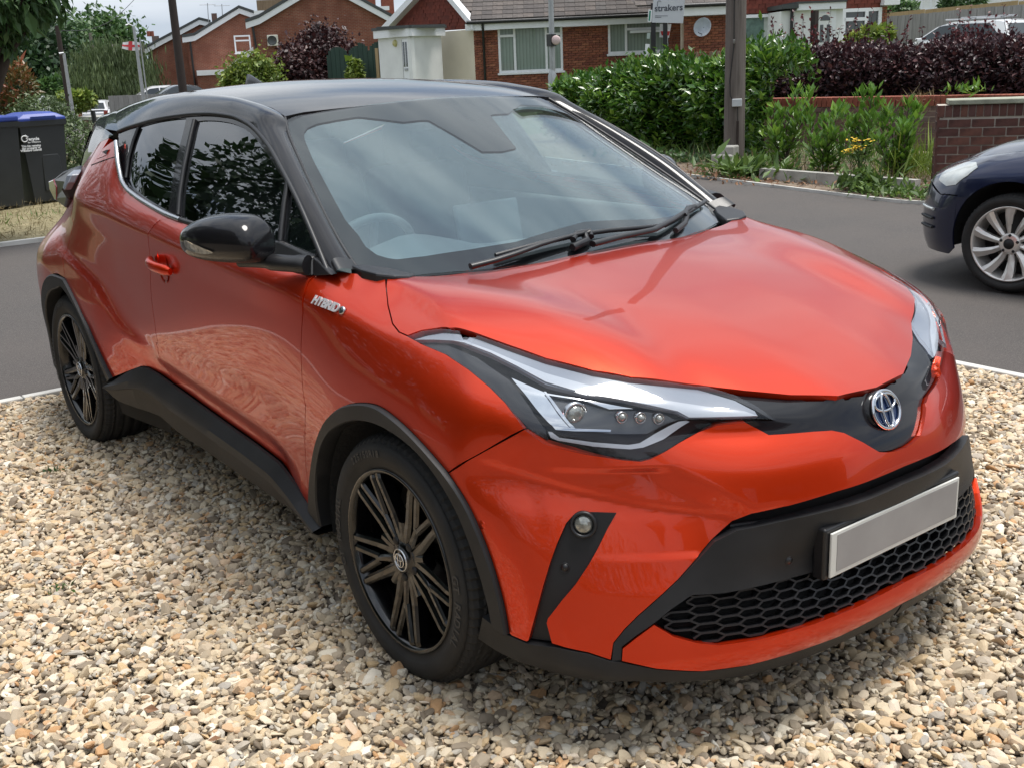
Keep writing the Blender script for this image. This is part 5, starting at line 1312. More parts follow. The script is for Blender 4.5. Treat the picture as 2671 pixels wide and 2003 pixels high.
# ------------------------------------------------------------------ interior
def soft(name, c, d, mat, par=car, r=.04, rot=(0, 0, 0)):
    m = MB(); m.box((0, 0, 0), d); o = m.obj(name, mat); o.data.transform(Matrix.Translation(c) @ __import__('mathutils').Euler(rot).to_matrix().to_4x4()); adopt(o, par); bevel(o, r, 3, 30)
    for p in o.data.polygons: p.use_smooth = True
    return o
g = []
xs_ = (-.12, -.28, -.45, -.62, -.70, -.74); ys_ = np.linspace(-.70, .70, 29)
for x, z in zip(xs_, (.955, .985, .995, .995, .97, .85)):
    for y in ys_:
        hood = .075*math.exp(-((y+.37)/.17)**2)*(1 if -.72 < x < -.4 else .25); g.append((x-.25*y*y, y, z+hood-.03*abs(y)))
m = MB(); n = len(ys_); m.add(g, [(i*n+j, (i+1)*n+j, (i+1)*n+j+1, i*n+j+1) for i in range(5) for j in range(n-1)], True); adopt(m.obj('dashboard', M['dash']))
soft('dashboard_front', (-.78, 0, .75), (.12, 1.36, .30), M['dash'])
soft('centre_screen', (-.74, 0, 1.04), (.025, .25, .14), M['dark'], r=.01, rot=(0, R(-12), 0)); soft('screen_frame', (-.728, 0, 1.04), (.02, .262, .152), M['dash'], r=.008, rot=(0, R(-12), 0))
swm = MB(); c = np.array([-.92, -.37, .93]); ax = np.array([-.90, 0, .42]); e1 = np.array([0, 1., 0]); e2 = np.cross(ax, e1); e2 /= np.linalg.norm(e2)
swm.tube([c+.182*(math.cos(a)*e1+math.sin(a)*e2) for a in np.linspace(0, 2*math.pi, 41)], .015, 8, caps=False)
for a in (0, math.pi, -math.pi/2): swm.tube([c-ax*.03, c+.175*(math.cos(a)*e1+math.sin(a)*e2)], .014, 6)
swm.lathe([(.0, .03), (.06, .025), (.07, 0), (.05, -.05)], c-ax*.03, ax, 20); adopt(swm.obj('steering_wheel', M['dash']))
for y in (-.37, .37):
    soft('seat_cushion', (-1.35, y, .55), (.52, .50, .16), M['seat']); soft('seat_back', (-1.68, y, .86), (.14, .48, .62), M['seat'], r=.06, rot=(0, R(-14), 0))
    soft('head_restraint', (-1.76, y, 1.25), (.10, .25, .18), M['seat'], r=.04, rot=(0, R(-8), 0))
    for dy in (-.06, .06):
        m = MB(); m.tube([(-1.72, y+dy, 1.10), (-1.755, y+dy, 1.2)], .006, 6); adopt(m.obj('head_restraint_post', M['chrome']))
for y in (-.735, .735): soft('door_card', (-1.25, y, .66), (1.75, .05, .72), M['dash'], r=.02)
soft('rear_bench', (-2.25, 0, .55), (.5, 1.2, .16), M['seat']); soft('rear_backrest', (-2.55, 0, .84), (.14, 1.2, .55), M['seat'], r=.06, rot=(0, R(-18), 0))
for y in (-.4, .4): soft('head_restraint', (-2.62, y, 1.16), (.09, .24, .14), M['seat'], r=.03)
soft('tailgate_trim', (-3.36, 0, .93), (.05, 1.15, .40), M['shell'], r=.02)
soft('headlining', (-1.95, 0, 1.405), (1.6, .96, .03), simple('headlining_fabric', (.20, .20, .19), .9), r=.02)
soft('interior_mirror', (-1.0, 0, 1.32), (.03, .24, .065), M['dark'], r=.015)
# ================================================================== ground, gravel, tarmac
def dip(x):                                             # the road falls away beyond the drive
    t = max(0, (-x-17)/43); return -1.25*min(t, 1.25)**1.3
def sheet(name, poly, z, mat, kind='structure'):
    m = MB(); m.add([(p[0], p[1], z) for p in poly], [tuple(range(len(poly)))], False); o = m.obj(name, mat, fix=False); tag(o, kind=kind); return o
xs_ = np.concatenate([np.linspace(-900, -60, 12), np.linspace(-55, 40, 40), np.linspace(60, 700, 8)]); ys_ = np.concatenate([np.linspace(-700, -40, 8), np.linspace(-30, 60, 20), np.linspace(80, 900, 10)])
V = [(x, y, -.02+dip(x)) for x in xs_ for y in ys_]; nY = len(ys_)
tag(npmesh('ground', V, [(i*nY+j, (i+1)*nY+j, (i+1)*nY+j+1, i*nY+j+1) for i in range(len(xs_)-1) for j in range(nY-1)], M['farground']), kind='structure')
# tarmac: one sheet round the gravel, following the dip of the road
E0, E1, E2, E3 = np.array([-16.0, 9.95]), np.array([-7.95, 8.49]), np.array([-4.28, 7.80]), np.array([-4.12, 7.83])
m = MB()
def tq(pts_): m.add([(x, y, -.006+dip(x)) for x, y in pts_], [tuple(range(len(pts_)))], False)
tq([(-9.35, -30), (12, -30), (12, 8.6), (-4.2, 8.6), (-4.12, 7.83), (-4.28, 7.80), (-5.98, 8.09), (-7.95, 8.49), (-9.35, 8.74)])
for a, b in zip(np.linspace(-9.35, -60, 24)[:-1], np.linspace(-9.35, -60, 24)[1:]):
    y0 = lambda x: 8.74+(-9.35-x)*.27; y1 = lambda x: float(np.interp(-x, [9.35, 12, 14, 22, 60], [1.1, 2.3, 3.2, 5.0, 12.0]))
    tq([(a, y1(a)), (b, y1(b)), (b, y0(b)), (a, y0(a))][::-1])
tarmac = m.obj('tarmac_drive', M['tarmac']); tag(tarmac, kind='structure')
# dry verge behind the kerb, left
gz = [(-9.42, -14), (-9.42, 1.05), (-12, 2.25), (-14, 3.1), (-22, 4.9), (-40, 8.5), (-60, 11.5), (-60, -14)]
m = MB(); m.add([(x, y, .03+dip(x)) for x, y in gz], [tuple(range(len(gz)))], False); verge = m.obj('verge', M['verge']); tag(verge, kind='structure')
# thin pale edging between tarmac and verge
kb = MB()
def edge_strip(mb, P, w_, z0, z1):
    P = [np.array(p, float) for p in P]
    for a, b in zip(P[:-1], P[1:]):
        d = (b-a)/np.linalg.norm(b-a); n_ = np.array([-d[1], d[0]])*w_/2
        q = [a-n_, b-n_, b+n_, a+n_]; mb.add([(*p, z0) for p in q]+[(*p, z1) for p in q], [(3, 2, 1, 0), (4, 5, 6, 7), (0, 1, 5, 4), (1, 2, 6, 5), (2, 3, 7, 6), (3, 0, 4, 7)], False)
edge_strip(kb, [(-9.38, -12), (-9.38, 1.05), (-12, 2.2), (-14, 3.05)], .07, -.05, .035); tag(kb.obj('verge_edging', M['kerb'], fix=True), kind='structure')
# concrete edging round the gravel, in lengths of about a metre
k1 = empty('gravel_edging', (-3.53, 2.77, 0)); tag(k1, kind='structure')
lm = MB(); lm.box((0, 0, -.012), (.055, .91, .09)); 
def edging_piece(x, y, rz, first=[None]):
    if first[0] is None: o = lm.obj('edging_block', M['kerb']); bevel(o, .006, 2); first[0] = o
    else: o = first[0].copy(); COL.objects.link(o)
    o.location = (x, y, rnd.uniform(-.004, .002)); o.rotation_euler = (0, 0, rz+rnd.uniform(-.006, .006)); o.parent = k1; o.matrix_parent_inverse = Matrix.Translation((3.53, -2.77, 0)); return o
for i in range(9): edging_piece(-3.53, 2.28-.915*i, 0)
for i in range(11): edging_piece(-3.07+.915*i, 2.77, R(90))
# gravel: a bed and three loose layers of stones
tag(sheet('gravel_bed', [(-3.51, -9), (9, -9), (9, 2.75), (-3.51, 2.75)], .004, M['gravelbase']), kind='structure')
def gravel(name, density_near, layers, seed):
    rs = np.random.RandomState(seed)
    # points only where the photo looks: inside the frame with a margin
    P = []
    cells = .5
    for x0 in np.arange(-3.5, 4.5, cells):
        for y0 in np.arange(-6, 2.75, cells):
            c = np.array([x0+.25, y0+.25, 0]); d = c-CAM; z = d@CF
            if z < .3: continue
            u = FPX*(d@CR)/z/IW; v = FPX*(d@CU)/z/IH
            if abs(u) > .75 or abs(v) > .80: continue
            dist = np.linalg.norm(d); dens = density_near
            n = int(dens*cells*cells); p = rs.rand(n, 2)*cells+np.array([x0, y0])
            P.append(p[(p[:, 0] > -3.49) & (p[:, 1] < 2.73)])
    P = np.concatenate(P); n = len(P)
    V = np.zeros((n, 3), np.float32); V[:, :2] = P; sz = .0086*np.exp(rs.randn(n)*.40); sz = np.clip(sz, .0035, .021); V[:, 2] = .006+rs.rand(n)*.016*layers
    # heap a little toward nothing in particular: slow undulation
    V[:, 2] += .006*np.sin(P[:, 0]*2.1)*np.cos(P[:, 1]*1.7)
    me = bpy.data.meshes.new(name); me.vertices.add(n); me.vertices.foreach_set('co', V.ravel())
    def at_(nm, arr, typ='FLOAT'):
        a = me.attributes.new(nm, typ, 'POINT'); a.data.foreach_set('value' if typ != 'FLOAT_VECTOR' else 'vector', np.asarray(arr, np.float32).ravel())
    rot = np.stack([rs.randn(n)*.45, rs.randn(n)*.45, rs.rand(n)*6.283], 1)
    scl = np.stack([sz*(1.0+rs.rand(n)*.8), sz*(.75+rs.rand(n)*.4), sz*(.45+rs.rand(n)*.35)], 1)
    at_('rot', rot, 'FLOAT_VECTOR'); at_('scl', scl, 'FLOAT_VECTOR'); at_('rc', rs.rand(n)); at_('vi', rs.randint(0, 10, n).astype(np.float32))
    o = bpy.data.objects.new(name, me); COL.objects.link(o); o.data.materials.append(M['stone'])
    ng = bpy.data.node_groups.new(name, 'GeometryNodeTree'); ng.interface.new_socket('Geometry', in_out='INPUT', socket_type='NodeSocketGeometry'); ng.interface.new_socket('Geometry', in_out='OUTPUT', socket_type='NodeSocketGeometry')
    N = ng.nodes; Lk = ng.links; gi = N.new('NodeGroupInput'); go = N.new('NodeGroupOutput'); inst = N.new('GeometryNodeGeometryToInstance')
    for k in range(10):
        ico = N.new('GeometryNodeMeshIcoSphere'); ico.inputs['Radius'].default_value = 1; ico.inputs['Subdivisions'].default_value = 2 if k % 2 else 3
        if k % 4 != 1:                                   # angular stone: hull of a few random points, slightly rounded
            ico.inputs['Subdivisions'].default_value = 1
        sp = N.new('GeometryNodeSetPosition'); rv = N.new('FunctionNodeRandomValue'); rv.data_type = 'FLOAT_VECTOR'
        a_ = .46 if k % 4 != 1 else .18
        rv.inputs[0].default_value = (-a_,)*3; rv.inputs[1].default_value = (a_,)*3; rv.inputs['Seed'].default_value = k*13+seed
        Lk.new(ico.outputs['Mesh'], sp.inputs['Geometry']); Lk.new(rv.outputs[0], sp.inputs['Offset'])
        hull = N.new('GeometryNodeConvexHull'); Lk.new(sp.outputs[0], hull.inputs[0]); last = hull.outputs[0]
        if k % 4 != 1:
            sd = N.new('GeometryNodeSubdivisionSurface'); sd.inputs['Level'].default_value = 1; sd.inputs['Edge Crease'].default_value = .86; Lk.new(last, sd.inputs['Mesh']); last = sd.outputs[0]
        sm = N.new('GeometryNodeSetMaterial'); sm.inputs['Material'].default_value = M['stone']; Lk.new(last, sm.inputs[0]); Lk.new(sm.outputs[0], inst.inputs[0])
    iop = N.new('GeometryNodeInstanceOnPoints'); iop.inputs['Pick Instance'].default_value = True
    mp = N.new('GeometryNodeMeshToPoints'); Lk.new(gi.outputs[0], mp.inputs[0]); Lk.new(mp.outputs[0], iop.inputs['Points']); Lk.new(inst.outputs[0], iop.inputs['Instance'])
    def na(nm, typ):
        q = N.new('GeometryNodeInputNamedAttribute'); q.data_type = typ; q.inputs['Name'].default_value = nm; return q.outputs['Attribute']
    Lk.new(na('vi', 'FLOAT'), iop.inputs['Instance Index']); Lk.new(na('scl', 'FLOAT_VECTOR'), iop.inputs['Scale'])
    e2r = N.new('FunctionNodeEulerToRotation'); Lk.new(na('rot', 'FLOAT_VECTOR'), e2r.inputs[0]); Lk.new(e2r.outputs[0], iop.inputs['Rotation'])
    Lk.new(iop.outputs[0], go.inputs[0]); md = o.modifiers.new('gn', 'NODES'); md.node_group = ng; return o
tag(gravel('gravel', 7200, 1.0, 3), 'pale buff and grey gravel chippings covering the drive under the orange car', 'gravel', kind='stuff')
# soil bed beside the far tarmac edge with its concrete edging and pale line
bed = [(-16, 10.0), (-7.95, 8.50), (-5.98, 8.10), (-4.28, 7.81), (-4.14, 7.84), (-4.2, 12), (-16, 14)]
sheet('planting_bed', bed, .02, M['soil'])
kb = MB(); edge_strip(kb, [(-14, 9.6), (-7.95, 8.49), (-5.98, 8.09), (-4.6, 7.83), (-4.28, 7.79), (-3.95, 7.86)], .035, -.05, .026); tag(kb.obj('bed_edging', M['kerb'], fix=True), kind='structure')
# ================================================================== plants
def leafmesh(P, D, Nn, L, W, fold=.18, four=True):
    """P base points, D leaf direction, Nn upper side; L, W arrays"""
    D = D/(np.linalg.norm(D, axis=1, keepdims=True)+1e-9); S = np.cross(D, Nn); S /= np.linalg.norm(S, axis=1, keepdims=True)+1e-9; U = np.cross(S, D)
    L = L[:, None]; W = W[:, None]; n = len(P)
    if four:
        mid = P+D*L*.5-U*W*fold; l = P+D*L*.45+S*W*.5+U*W*fold*.3; r = P+D*L*.45-S*W*.5+U*W*fold*.3; tip = P+D*L-U*L*.10
        V = np.stack([P, r, mid, l, tip], 1).reshape(-1, 3); b = np.arange(n)[:, None]*5
        F = np.concatenate([b+np.array([[0, 1, 2]]), b+np.array([[0, 2, 3]]), b+np.array([[2, 1, 4]]), b+np.array([[2, 4, 3]])], 0)
    else:
        l = P+D*L*.45+S*W*.5; r = P+D*L*.45-S*W*.5; tip = P+D*L
        V = np.stack([P, r, tip, l], 1).reshape(-1, 3); b = np.arange(n)[:, None]*4
        F = np.concatenate([b+np.array([[0, 1, 2]]), b+np.array([[0, 2, 3]])], 0)
    return V, F
def unit(v): return v/(np.linalg.norm(v, axis=1, keepdims=True)+1e-9)
def crown_pts(ells, n, rs, inner=.72, clump=.0, nclump=0):
    """points near the surfaces of a union of ellipsoids with outward normals"""
    vol = np.array([r[0]*r[1]+r[1]*r[2]+r[0]*r[2] for c, r in ells]); k = rs.choice(len(ells), n*2, p=vol/vol.sum())
    C = np.array([c for c, r in ells])[k]; Rr = np.array([r for c, r in ells])[k]; d = unit(rs.randn(n*2, 3)); rad = inner+(1.04-inner)*rs.rand(n*2)**.6
    P = C+d*Rr*rad[:, None]; keep = np.ones(len(P), bool)
    for c, r in ells: keep &= ~(((P-np.array(c))/np.array(r))**2).sum(1).__lt__(inner*inner*.9)
    P, N_ = P[keep][:n], unit((d/Rr)[keep][:n])
    if nclump:
        cen = P[rs.choice(len(P), nclump)]; j = rs.randint(0, nclump, len(P)); pull = (rs.rand(len(P)) < .75)
        P = np.where(pull[:, None], cen[j]+rs.randn(len(P), 3)*clump, P)
    return P, N_
def foliage(name, P, N_, mat, parent, size, aspect, rs, droop=.3, rand=.9, four=False, var=.35, kind='stuff'):
    n = len(P); D = unit(N_*.6+rs.randn(n, 3)*rand+np.array([0, 0, -droop])); U = unit(N_*.6+np.array([0, 0, .8])+rs.randn(n, 3)*.45)
    L = size*np.exp(rs.randn(n)*var); V, F = leafmesh(P, D, U, L, L*aspect, four=four)
    o = npmesh(name, V, F, mat, parent, smooth=False)
    if kind: tag(o, kind=kind)
    return o
def limbs(parent, base, tips, r0, name='trunk', mat=None, fork=.45, rs=None):
    m = MB(); base = np.array(base, float); tips = [np.array(t, float) for t in tips]; top = np.mean(tips, 0); f = base+(top-base)*fork
    m.tube([base-np.array([0, 0, .1]), base+(f-base)*.5+np.array([r0*.3, 0, 0]), f], [r0*1.15, r0*.9, r0*.75], 10)
    for t in tips:
        q = f+(t-f)*.5+np.array([0, 0, .12*np.linalg.norm(t-f)]); m.tube([f-(f-base)*.05, q, t], [r0*.55, r0*.32, r0*.08], 7)
    return m.obj(name, mat or M['bark'], parent)
def tree(name, label, cat, base, ells, n, mat, size, aspect=.5, trunk=.2, seed=1, group=None, clump=0, nclump=0, droop=.3, rand=.9, inner=.72, four=False):
    rs = np.random.RandomState(seed); r = empty(name, (0, 0, 0), 0, label, cat, group)
    if trunk: limbs(r, base, [c for c, _ in ells][:6], trunk)
    P, N_ = crown_pts(ells, n, rs, inner, clump, nclump); foliage('crown', P, N_, mat, r, size, aspect, rs, droop, rand, four); return r
def X(u, v, h): return at(u, v, h=h)
def ell(u, v, h, ru, rv, rd=None):
    """ellipsoid from its image centre and half sizes in display pixels at distance h"""
    s = h/2424.; return (X(u, v, h), (ru*s, (rd or ru)*s, rv*s)) if False else (X(u, v, h), (ru*s, ru*s, rv*s))
def ground_pt(u, h, z=0): p = X(u, 150, h); p[2] = z; return p
# leaf prototype for plants whose leaves can be told apart
def leafproto(name, mat, L=1.0, W=.38):
    V, F = leafmesh(np.zeros((1, 3)), np.array([[0, 1., 0]]), np.array([[0, 0, 1.]]), np.array([L]), np.array([W])); me = bpy.data.meshes.new(name); me.from_pydata([tuple(v) for v in V], [], [tuple(map(int, f)) for f in F]); me.materials.append(mat); return me
def leafobjs(me, P, D, U, L, parent):
    D = unit(D); S = unit(np.cross(D, U)); U = np.cross(S, D)
    for p, d, s_, u_, l in zip(P, D, S, U, L):
        o = bpy.data.objects.new('leaf', me); COL.objects.link(o); o.parent = parent
        o.matrix_basis = Matrix(((s_[0]*l, d[0]*l, u_[0]*l, p[0]), (s_[1]*l, d[1]*l, u_[1]*l, p[1]), (s_[2]*l, d[2]*l, u_[2]*l, p[2]), (0, 0, 0, 1)))
def m_leaf_obj(name, cols, rough, trans, gloss):
    m = m_leaf(name, cols, rough, trans, 1.5, gloss); t = m.node_tree
    oi = t.nodes.new('ShaderNodeObjectInfo')
    for nd in t.nodes:
        if nd.type == 'VALTORGB' and nd.inputs[0].is_linked and nd.inputs[0].links[0].from_node.type == 'NEW_GEOMETRY': t.links.new(oi.outputs['Random'], nd.inputs[0])
    return m
L_['laurel_o'] = m_leaf_obj('laurel_leaf_single', ((.035, .10, .015), (.075, .18, .022), (.28, .44, .05)), .28, .22, .7)
L_['laurel2_o'] = m_leaf_obj('young_laurel_leaf_single', ((.06, .15, .02), (.11, .24, .03), (.26, .42, .06)), .32, .3, .6)
# --- laurel hedge along the bed, behind the pole
HA, HB = np.array([-14.3, 11.48]), np.array([-8.05, 10.25])
def hedge(name, label, cat, A, B, depth, zbot, ztop, n, mat, matobj, size, aspect, seed, nobj=300, bulge=.18, wob=.12, inner_mat=None, top_rag=.10, darkgap=True):
    rs = np.random.RandomState(seed); root = empty(name, (0, 0, 0), 0, label, cat); A, B = np.array(A, float), np.array(B, float); Ln = np.linalg.norm(B-A); d = (B-A)/Ln; nrm = np.array([d[1], -d[0]])
    if nrm@(CAM[:2]-A) < 0: nrm = -nrm
    def surf(a, t):                                     # a along 0..1, t round the section 0 bottom front .. 1 top back
        zt = ztop(a); H_ = zt-zbot; off = wob*(np.sin(a*Ln*1.7+seed)+.7*np.sin(a*Ln*4.1+2*seed)+.5*np.sin(t*9+a*Ln*2.3))
        tt = t*(H_+depth)
        if tt < H_: z = zbot+tt; y = bulge*math.sin(math.pi*min(1, tt/H_*1.0))+off-max(0, tt-H_+.25)*.5; N_ = np.array([nrm[0], nrm[1], .25])
        else: z = zt+off*.5; y = -(tt-H_)+off*.3; N_ = np.array([nrm[0]*.3, nrm[1]*.3, 1.])
        p = A+d*a*Ln+nrm*y; return np.array([p[0], p[1], z]), N_
    P = []; N_ = []
    for _ in range(n):
        a, t = rs.rand(), rs.rand(); p, q = surf(a, t); e_ = rs.rand()**1.5; p = p-q/np.linalg.norm(q)*e_*.35+rs.randn(3)*.03; p[2] += abs(rs.randn())*top_rag*(t > .7); P.append(p); N_.append(q)
    P, N_ = np.array(P), unit(np.array(N_))
    # core: dark body of twigs and inner leaves, so the hedge is not see-through
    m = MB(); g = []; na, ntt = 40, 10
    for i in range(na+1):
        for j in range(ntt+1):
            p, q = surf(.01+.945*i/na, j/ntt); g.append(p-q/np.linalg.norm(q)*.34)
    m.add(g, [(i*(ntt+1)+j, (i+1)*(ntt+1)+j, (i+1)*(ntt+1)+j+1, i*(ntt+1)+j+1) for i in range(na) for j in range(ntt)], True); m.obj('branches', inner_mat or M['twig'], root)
    # nearest leaves as single objects, the rest as one
    D = unit(N_*.75+rs.randn(n, 3)*.6+np.array([0, 0, .15])); U = unit(N_*.5+np.array([0, 0, 1.])+rs.randn(n, 3)*.35); L = size*np.exp(rs.randn(n)*.22)
    dist = np.linalg.norm(P-CAM, axis=1); k = np.zeros(n, bool)
    if nobj: k[np.argsort(dist-L*8)[:nobj]] = True
    V, F = leafmesh(P[~k], D[~k], U[~k], L[~k], L[~k]*aspect); tag(npmesh('foliage', V, F, mat, root), kind='stuff')
    if nobj: leafobjs(leafproto('leaf', matobj, 1.0, aspect), P[k], D[k], U[k], L[k], root)
    return root
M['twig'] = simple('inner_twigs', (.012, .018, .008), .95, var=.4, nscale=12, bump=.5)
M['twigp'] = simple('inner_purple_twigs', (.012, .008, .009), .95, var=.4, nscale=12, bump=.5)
hedge('laurel_hedge', 'tall glossy green laurel hedge behind the wooden telegraph pole', 'hedge', HA, HB, .85, .12, lambda a: float(np.interp(a, [0, .3, .7, .90, .97, 1], [.98, 1.20, 1.29, 1.48, 1.42, 1.2])), 17000, L_['laurel'], L_['laurel_o'], .125, .48, 3)
# --- young laurels in the bed
def K7(x, y): return ((1600+.4842*x)/DS, .4842*y/DS)
def K6(x, y): return ((1900+.3486*x)/DS, .3486*y/DS)
def young(label, base, tops, seed, n=26, spread=.16, nobj=80, size=.10):
    rs = np.random.RandomState(seed); r = empty('laurel_shrub', (0, 0, 0), 0, label, 'shrub', 'young laurel shrubs in the bed'); m = MB(); P = []; D = []; U = []
    for tp in tops:
        tp = np.array(tp); b = np.array(base)+rs.randn(3)*np.array([.04, .04, 0]); mid = b+(tp-b)*.5+rs.randn(3)*.04; path = [b, mid, tp]; m.tube(path, [.012, .009, .004], 6)
        for t in np.linspace(.18, 1, n):
            c = (b*(1-t)**2+2*mid*t*(1-t)+tp*t*t); ns = 3 if t < .93 else 7
            for q in range(ns):
                an = rs.rand()*6.28; rr = rs.rand()*spread*(1.1-.6*t); o_ = np.array([math.cos(an), math.sin(an), 0]); P.append(c+o_*rr*.7+rs.randn(3)*.02); D.append(o_*(.9-.4*t)+np.array([0, 0, .25+.9*t])); U.append(np.array([0, 0, 1.])-o_*.4+rs.randn(3)*.2)
    m.obj('stem', M['bark'], r); P, D, U = map(np.array, (P, D, U)); L = size*np.exp(rs.randn(len(P))*.25); k = np.zeros(len(P), bool); k[rs.choice(len(P), min(nobj, len(P)), replace=False)] = True
    V, F = leafmesh(P[~k], unit(D[~k]), U[~k], L[~k], L[~k]*.42); tag(npmesh('foliage', V, F, L_['laurel2'], r), kind='stuff'); leafobjs(leafproto('leaf', L_['laurel2_o'], 1.0, .42), P[k], D[k], U[k], L[k], r)
def T7(x, y, h): return at(*K7(x, y), h=h)
def G7(x, y, h): p = at(*K7(x, y), h=h); p[2] = .02; return p
young('young laurel with the leftmost tall shoot, just right of the telegraph pole', G7(930, 880, 15.2), [T7(850, 620, 15), T7(900, 600, 15.2), T7(990, 490, 15.1), T7(1060, 500, 15.3), T7(1000, 640, 14.9), T7(870, 730, 14.9), T7(1060, 600, 15)], 11)
young('low bushy young laurel left of the yellow flowers', G7(1130, 900, 14.2), [T7(1060, 660, 14.2), T7(1140, 640, 14.4), T7(1210, 600, 14.1), T7(1180, 720, 14), T7(1080, 760, 14), T7(1250, 740, 14.1)], 12)
young('tall slim young laurel directly behind the yellow flowers', G7(1330, 860, 14.9), [T7(1340, 500, 14.9), T7(1400, 490, 15), T7(1300, 650, 14.8), T7(1430, 560, 15), T7(1230, 590, 15), T7(1380, 640, 14.7)], 13)
young('young laurel next to the dark brick pier', G7(1520, 930, 13.6), [T7(1450, 660, 13.7), T7(1490, 600, 13.7), T7(1590, 560, 13.8), T7(1630, 590, 13.8), T7(1560, 680, 13.5), T7(1430, 760, 13.5), T7(1600, 720, 13.6)], 14)
# --- weeds, grass and litter in the bed
def tuft(name, label, cat, c, r, n, L, mat, seed, up=.8, W=.10, kind='stuff', zoff=.03, four=True):
    rs = np.random.RandomState(seed); P = np.array(c)+np.stack([rs.randn(n)*r[0], rs.randn(n)*r[1], abs(rs.randn(n))*r[2]], 1); P[:, 2] = np.maximum(P[:, 2], zoff)
    D = unit(rs.randn(n, 3)*.8+np.array([0, 0, up])); Ln = L*np.exp(rs.randn(n)*.35); V, F = leafmesh(P, D, unit(rs.randn(n, 3)*.4+np.array([0, 0, 1.])), Ln, Ln*W, four=four)
    o = npmesh(name, V, F, mat); tag(o, label, cat, kind=kind); return o
tuft('dock_plant', 'broad leaved green weeds at the foot of the telegraph pole', 'weed', G7(740, 950, 14.4), (.30, .16, .07), 420, .17, L_['weed'], 21, .5, .30)
tuft('ground_cover', 'ivy and nettles along the pale edging under the laurel hedge', 'weed', G7(480, 930, 16.3), (.95, .16, .05), 900, .085, L_['green'], 22, .5, .5)
tuft('ground_cover', 'green nettles below the yellow flowers beside the edging', 'weed', G7(1350, 1010, 12.8), (.16, .12, .08), 420, .10, L_['weed'], 23, .6, .35)
tuft('ground_cover', 'low green weeds against the foot of the dark brick pier', 'weed', G7(1560, 1050, 12.3), (.30, .10, .05), 420, .07, L_['weed'], 24, .5, .45)
tuft('grass', 'long mixed green and straw grass behind the young laurels', 'grass', G7(1250, 900, 15.9), (1.9, .35, .05), 2600, .17, L_['weed'], 25, 1.3, .06, four=False)
tuft('grass', 'straw coloured dry grass between the young laurels', 'grass', G7(1400, 930, 14.2), (1.6, .40, .02), 1800, .13, L_['dry'], 26, 1.1, .05, four=False)
tuft('grass', 'pale green tall grass in front of the dark brick pier corner', 'grass', G7(1640, 900, 13.9), (.20, .30, .10), 700, .24, L_['yellow'], 27, 1.6, .05, four=False)
tuft('leaf_litter', 'brown dead leaves and straw littering the bed edge', 'leaves', G7(1000, 980, 13.9), (1.6, .25, .005), 1500, .05, L_['litter'], 28, .1, .5)
tuft('grass', 'dry tuft hanging over the red coping next to the pier', 'grass', at(*K6(1440, 770), h=18.0), (.12, .12, .03), 260, .13, L_['dry'], 29, .3, .05, zoff=.3, four=False)
# ragwort
rg_ = empty('ragwort', (0, 0, 0), 0, 'yellow flowering ragwort in front of the young laurels', 'flowers'); m = MB(); fm = MB(); gb = G7(1345, 1000, 13.0); rs = np.random.RandomState(5)
heads = [(1290, 752), (1310, 760), (1330, 795), (1265, 815), (1250, 822), (1300, 790), (1375, 755), (1318, 800), (1278, 805)]
lp = []; ld = []
for hx, hy in heads:
    t = T7(hx, hy, 13.0); m.tube([gb, gb+(t-gb)*.5+rs.randn(3)*.02, t], [.006, .005, .003], 5)
    for q in np.linspace(.1, .9, 14): lp.append(gb+(t-gb)*q+rs.randn(3)*.015); ld.append(rs.randn(3)+np.array([0, 0, .4]))
m.obj('stem', L_['weed'], rg_)
for hx, hy in heads:
    t = T7(hx, hy, 13.0); fm2 = MB()
    for q in range(9):
        c = t+rs.randn(3)*np.array([.028, .028, .008]); pts_ = [c+.015*np.array([math.cos(a), math.sin(a), rs.randn()*.1]) for a in np.linspace(0, 5.5, 8)]; fm2.add([c+np.array([0, 0, .004])]+pts_, [(0, i+1, (i+1) % 8+1) for i in range(8)])
    fm2.obj('flower_head', L_['flower'], rg_)
lp, ld = np.array(lp), unit(np.array(ld)); V, F = leafmesh(lp, ld, unit(rs.randn(len(lp), 3)+np.array([0, 0, 1])), np.full(len(lp), .07), np.full(len(lp), .018)); tag(npmesh('foliage', V, F, L_['weed'], rg_), kind='stuff')
# weeds in the gravel
for (u, v, lb, sd) in ((120, 1018, 'tiny green weed sprouting in the gravel left of the rear wheel', 31), (128, 1272, 'small dull weed tuft in the gravel at the left edge', 32)):
    p = at(u, v, z=.02); tuft('gravel_weed', lb, 'weed', p, (.022, .022, .006), 34, .018, L_['green'], sd, .6, .4, kind=None, zoff=.02)
# fallen leaves lying on gravel
lf = leafproto('fallen_leaf', L_['litter'], .045, .024); rs = np.random.RandomState(9)
for (u, v, lb) in ((180, 1215, 'brown dead leaf on the gravel left of the front wheel'), (478, 1592, 'orange dead leaf on the gravel at the bottom edge, below the front wheel'), (68, 1595, 'reddish dead leaf on the gravel in the bottom left corner'), (310, 1530, 'tan dead leaf on the gravel left of the front tyre foot'), (880, 1615, 'curled brown leaf on the gravel under the front bumper, bottom edge'), (1490, 1580, 'rust coloured leaf on the gravel below the number plate'), (160, 1155, 'dead leaf on the gravel beside the rear wheel')):
    p = at(u, v, z=.035); o = bpy.data.objects.new('fallen_leaf', lf); COL.objects.link(o); o.location = p; o.rotation_euler = (rs.randn()*.3, rs.randn()*.3, rs.rand()*6); o.scale = (.7+rs.rand()*.5,)*3; tag(o, lb, 'leaf', 'dead leaves lying on the gravel')
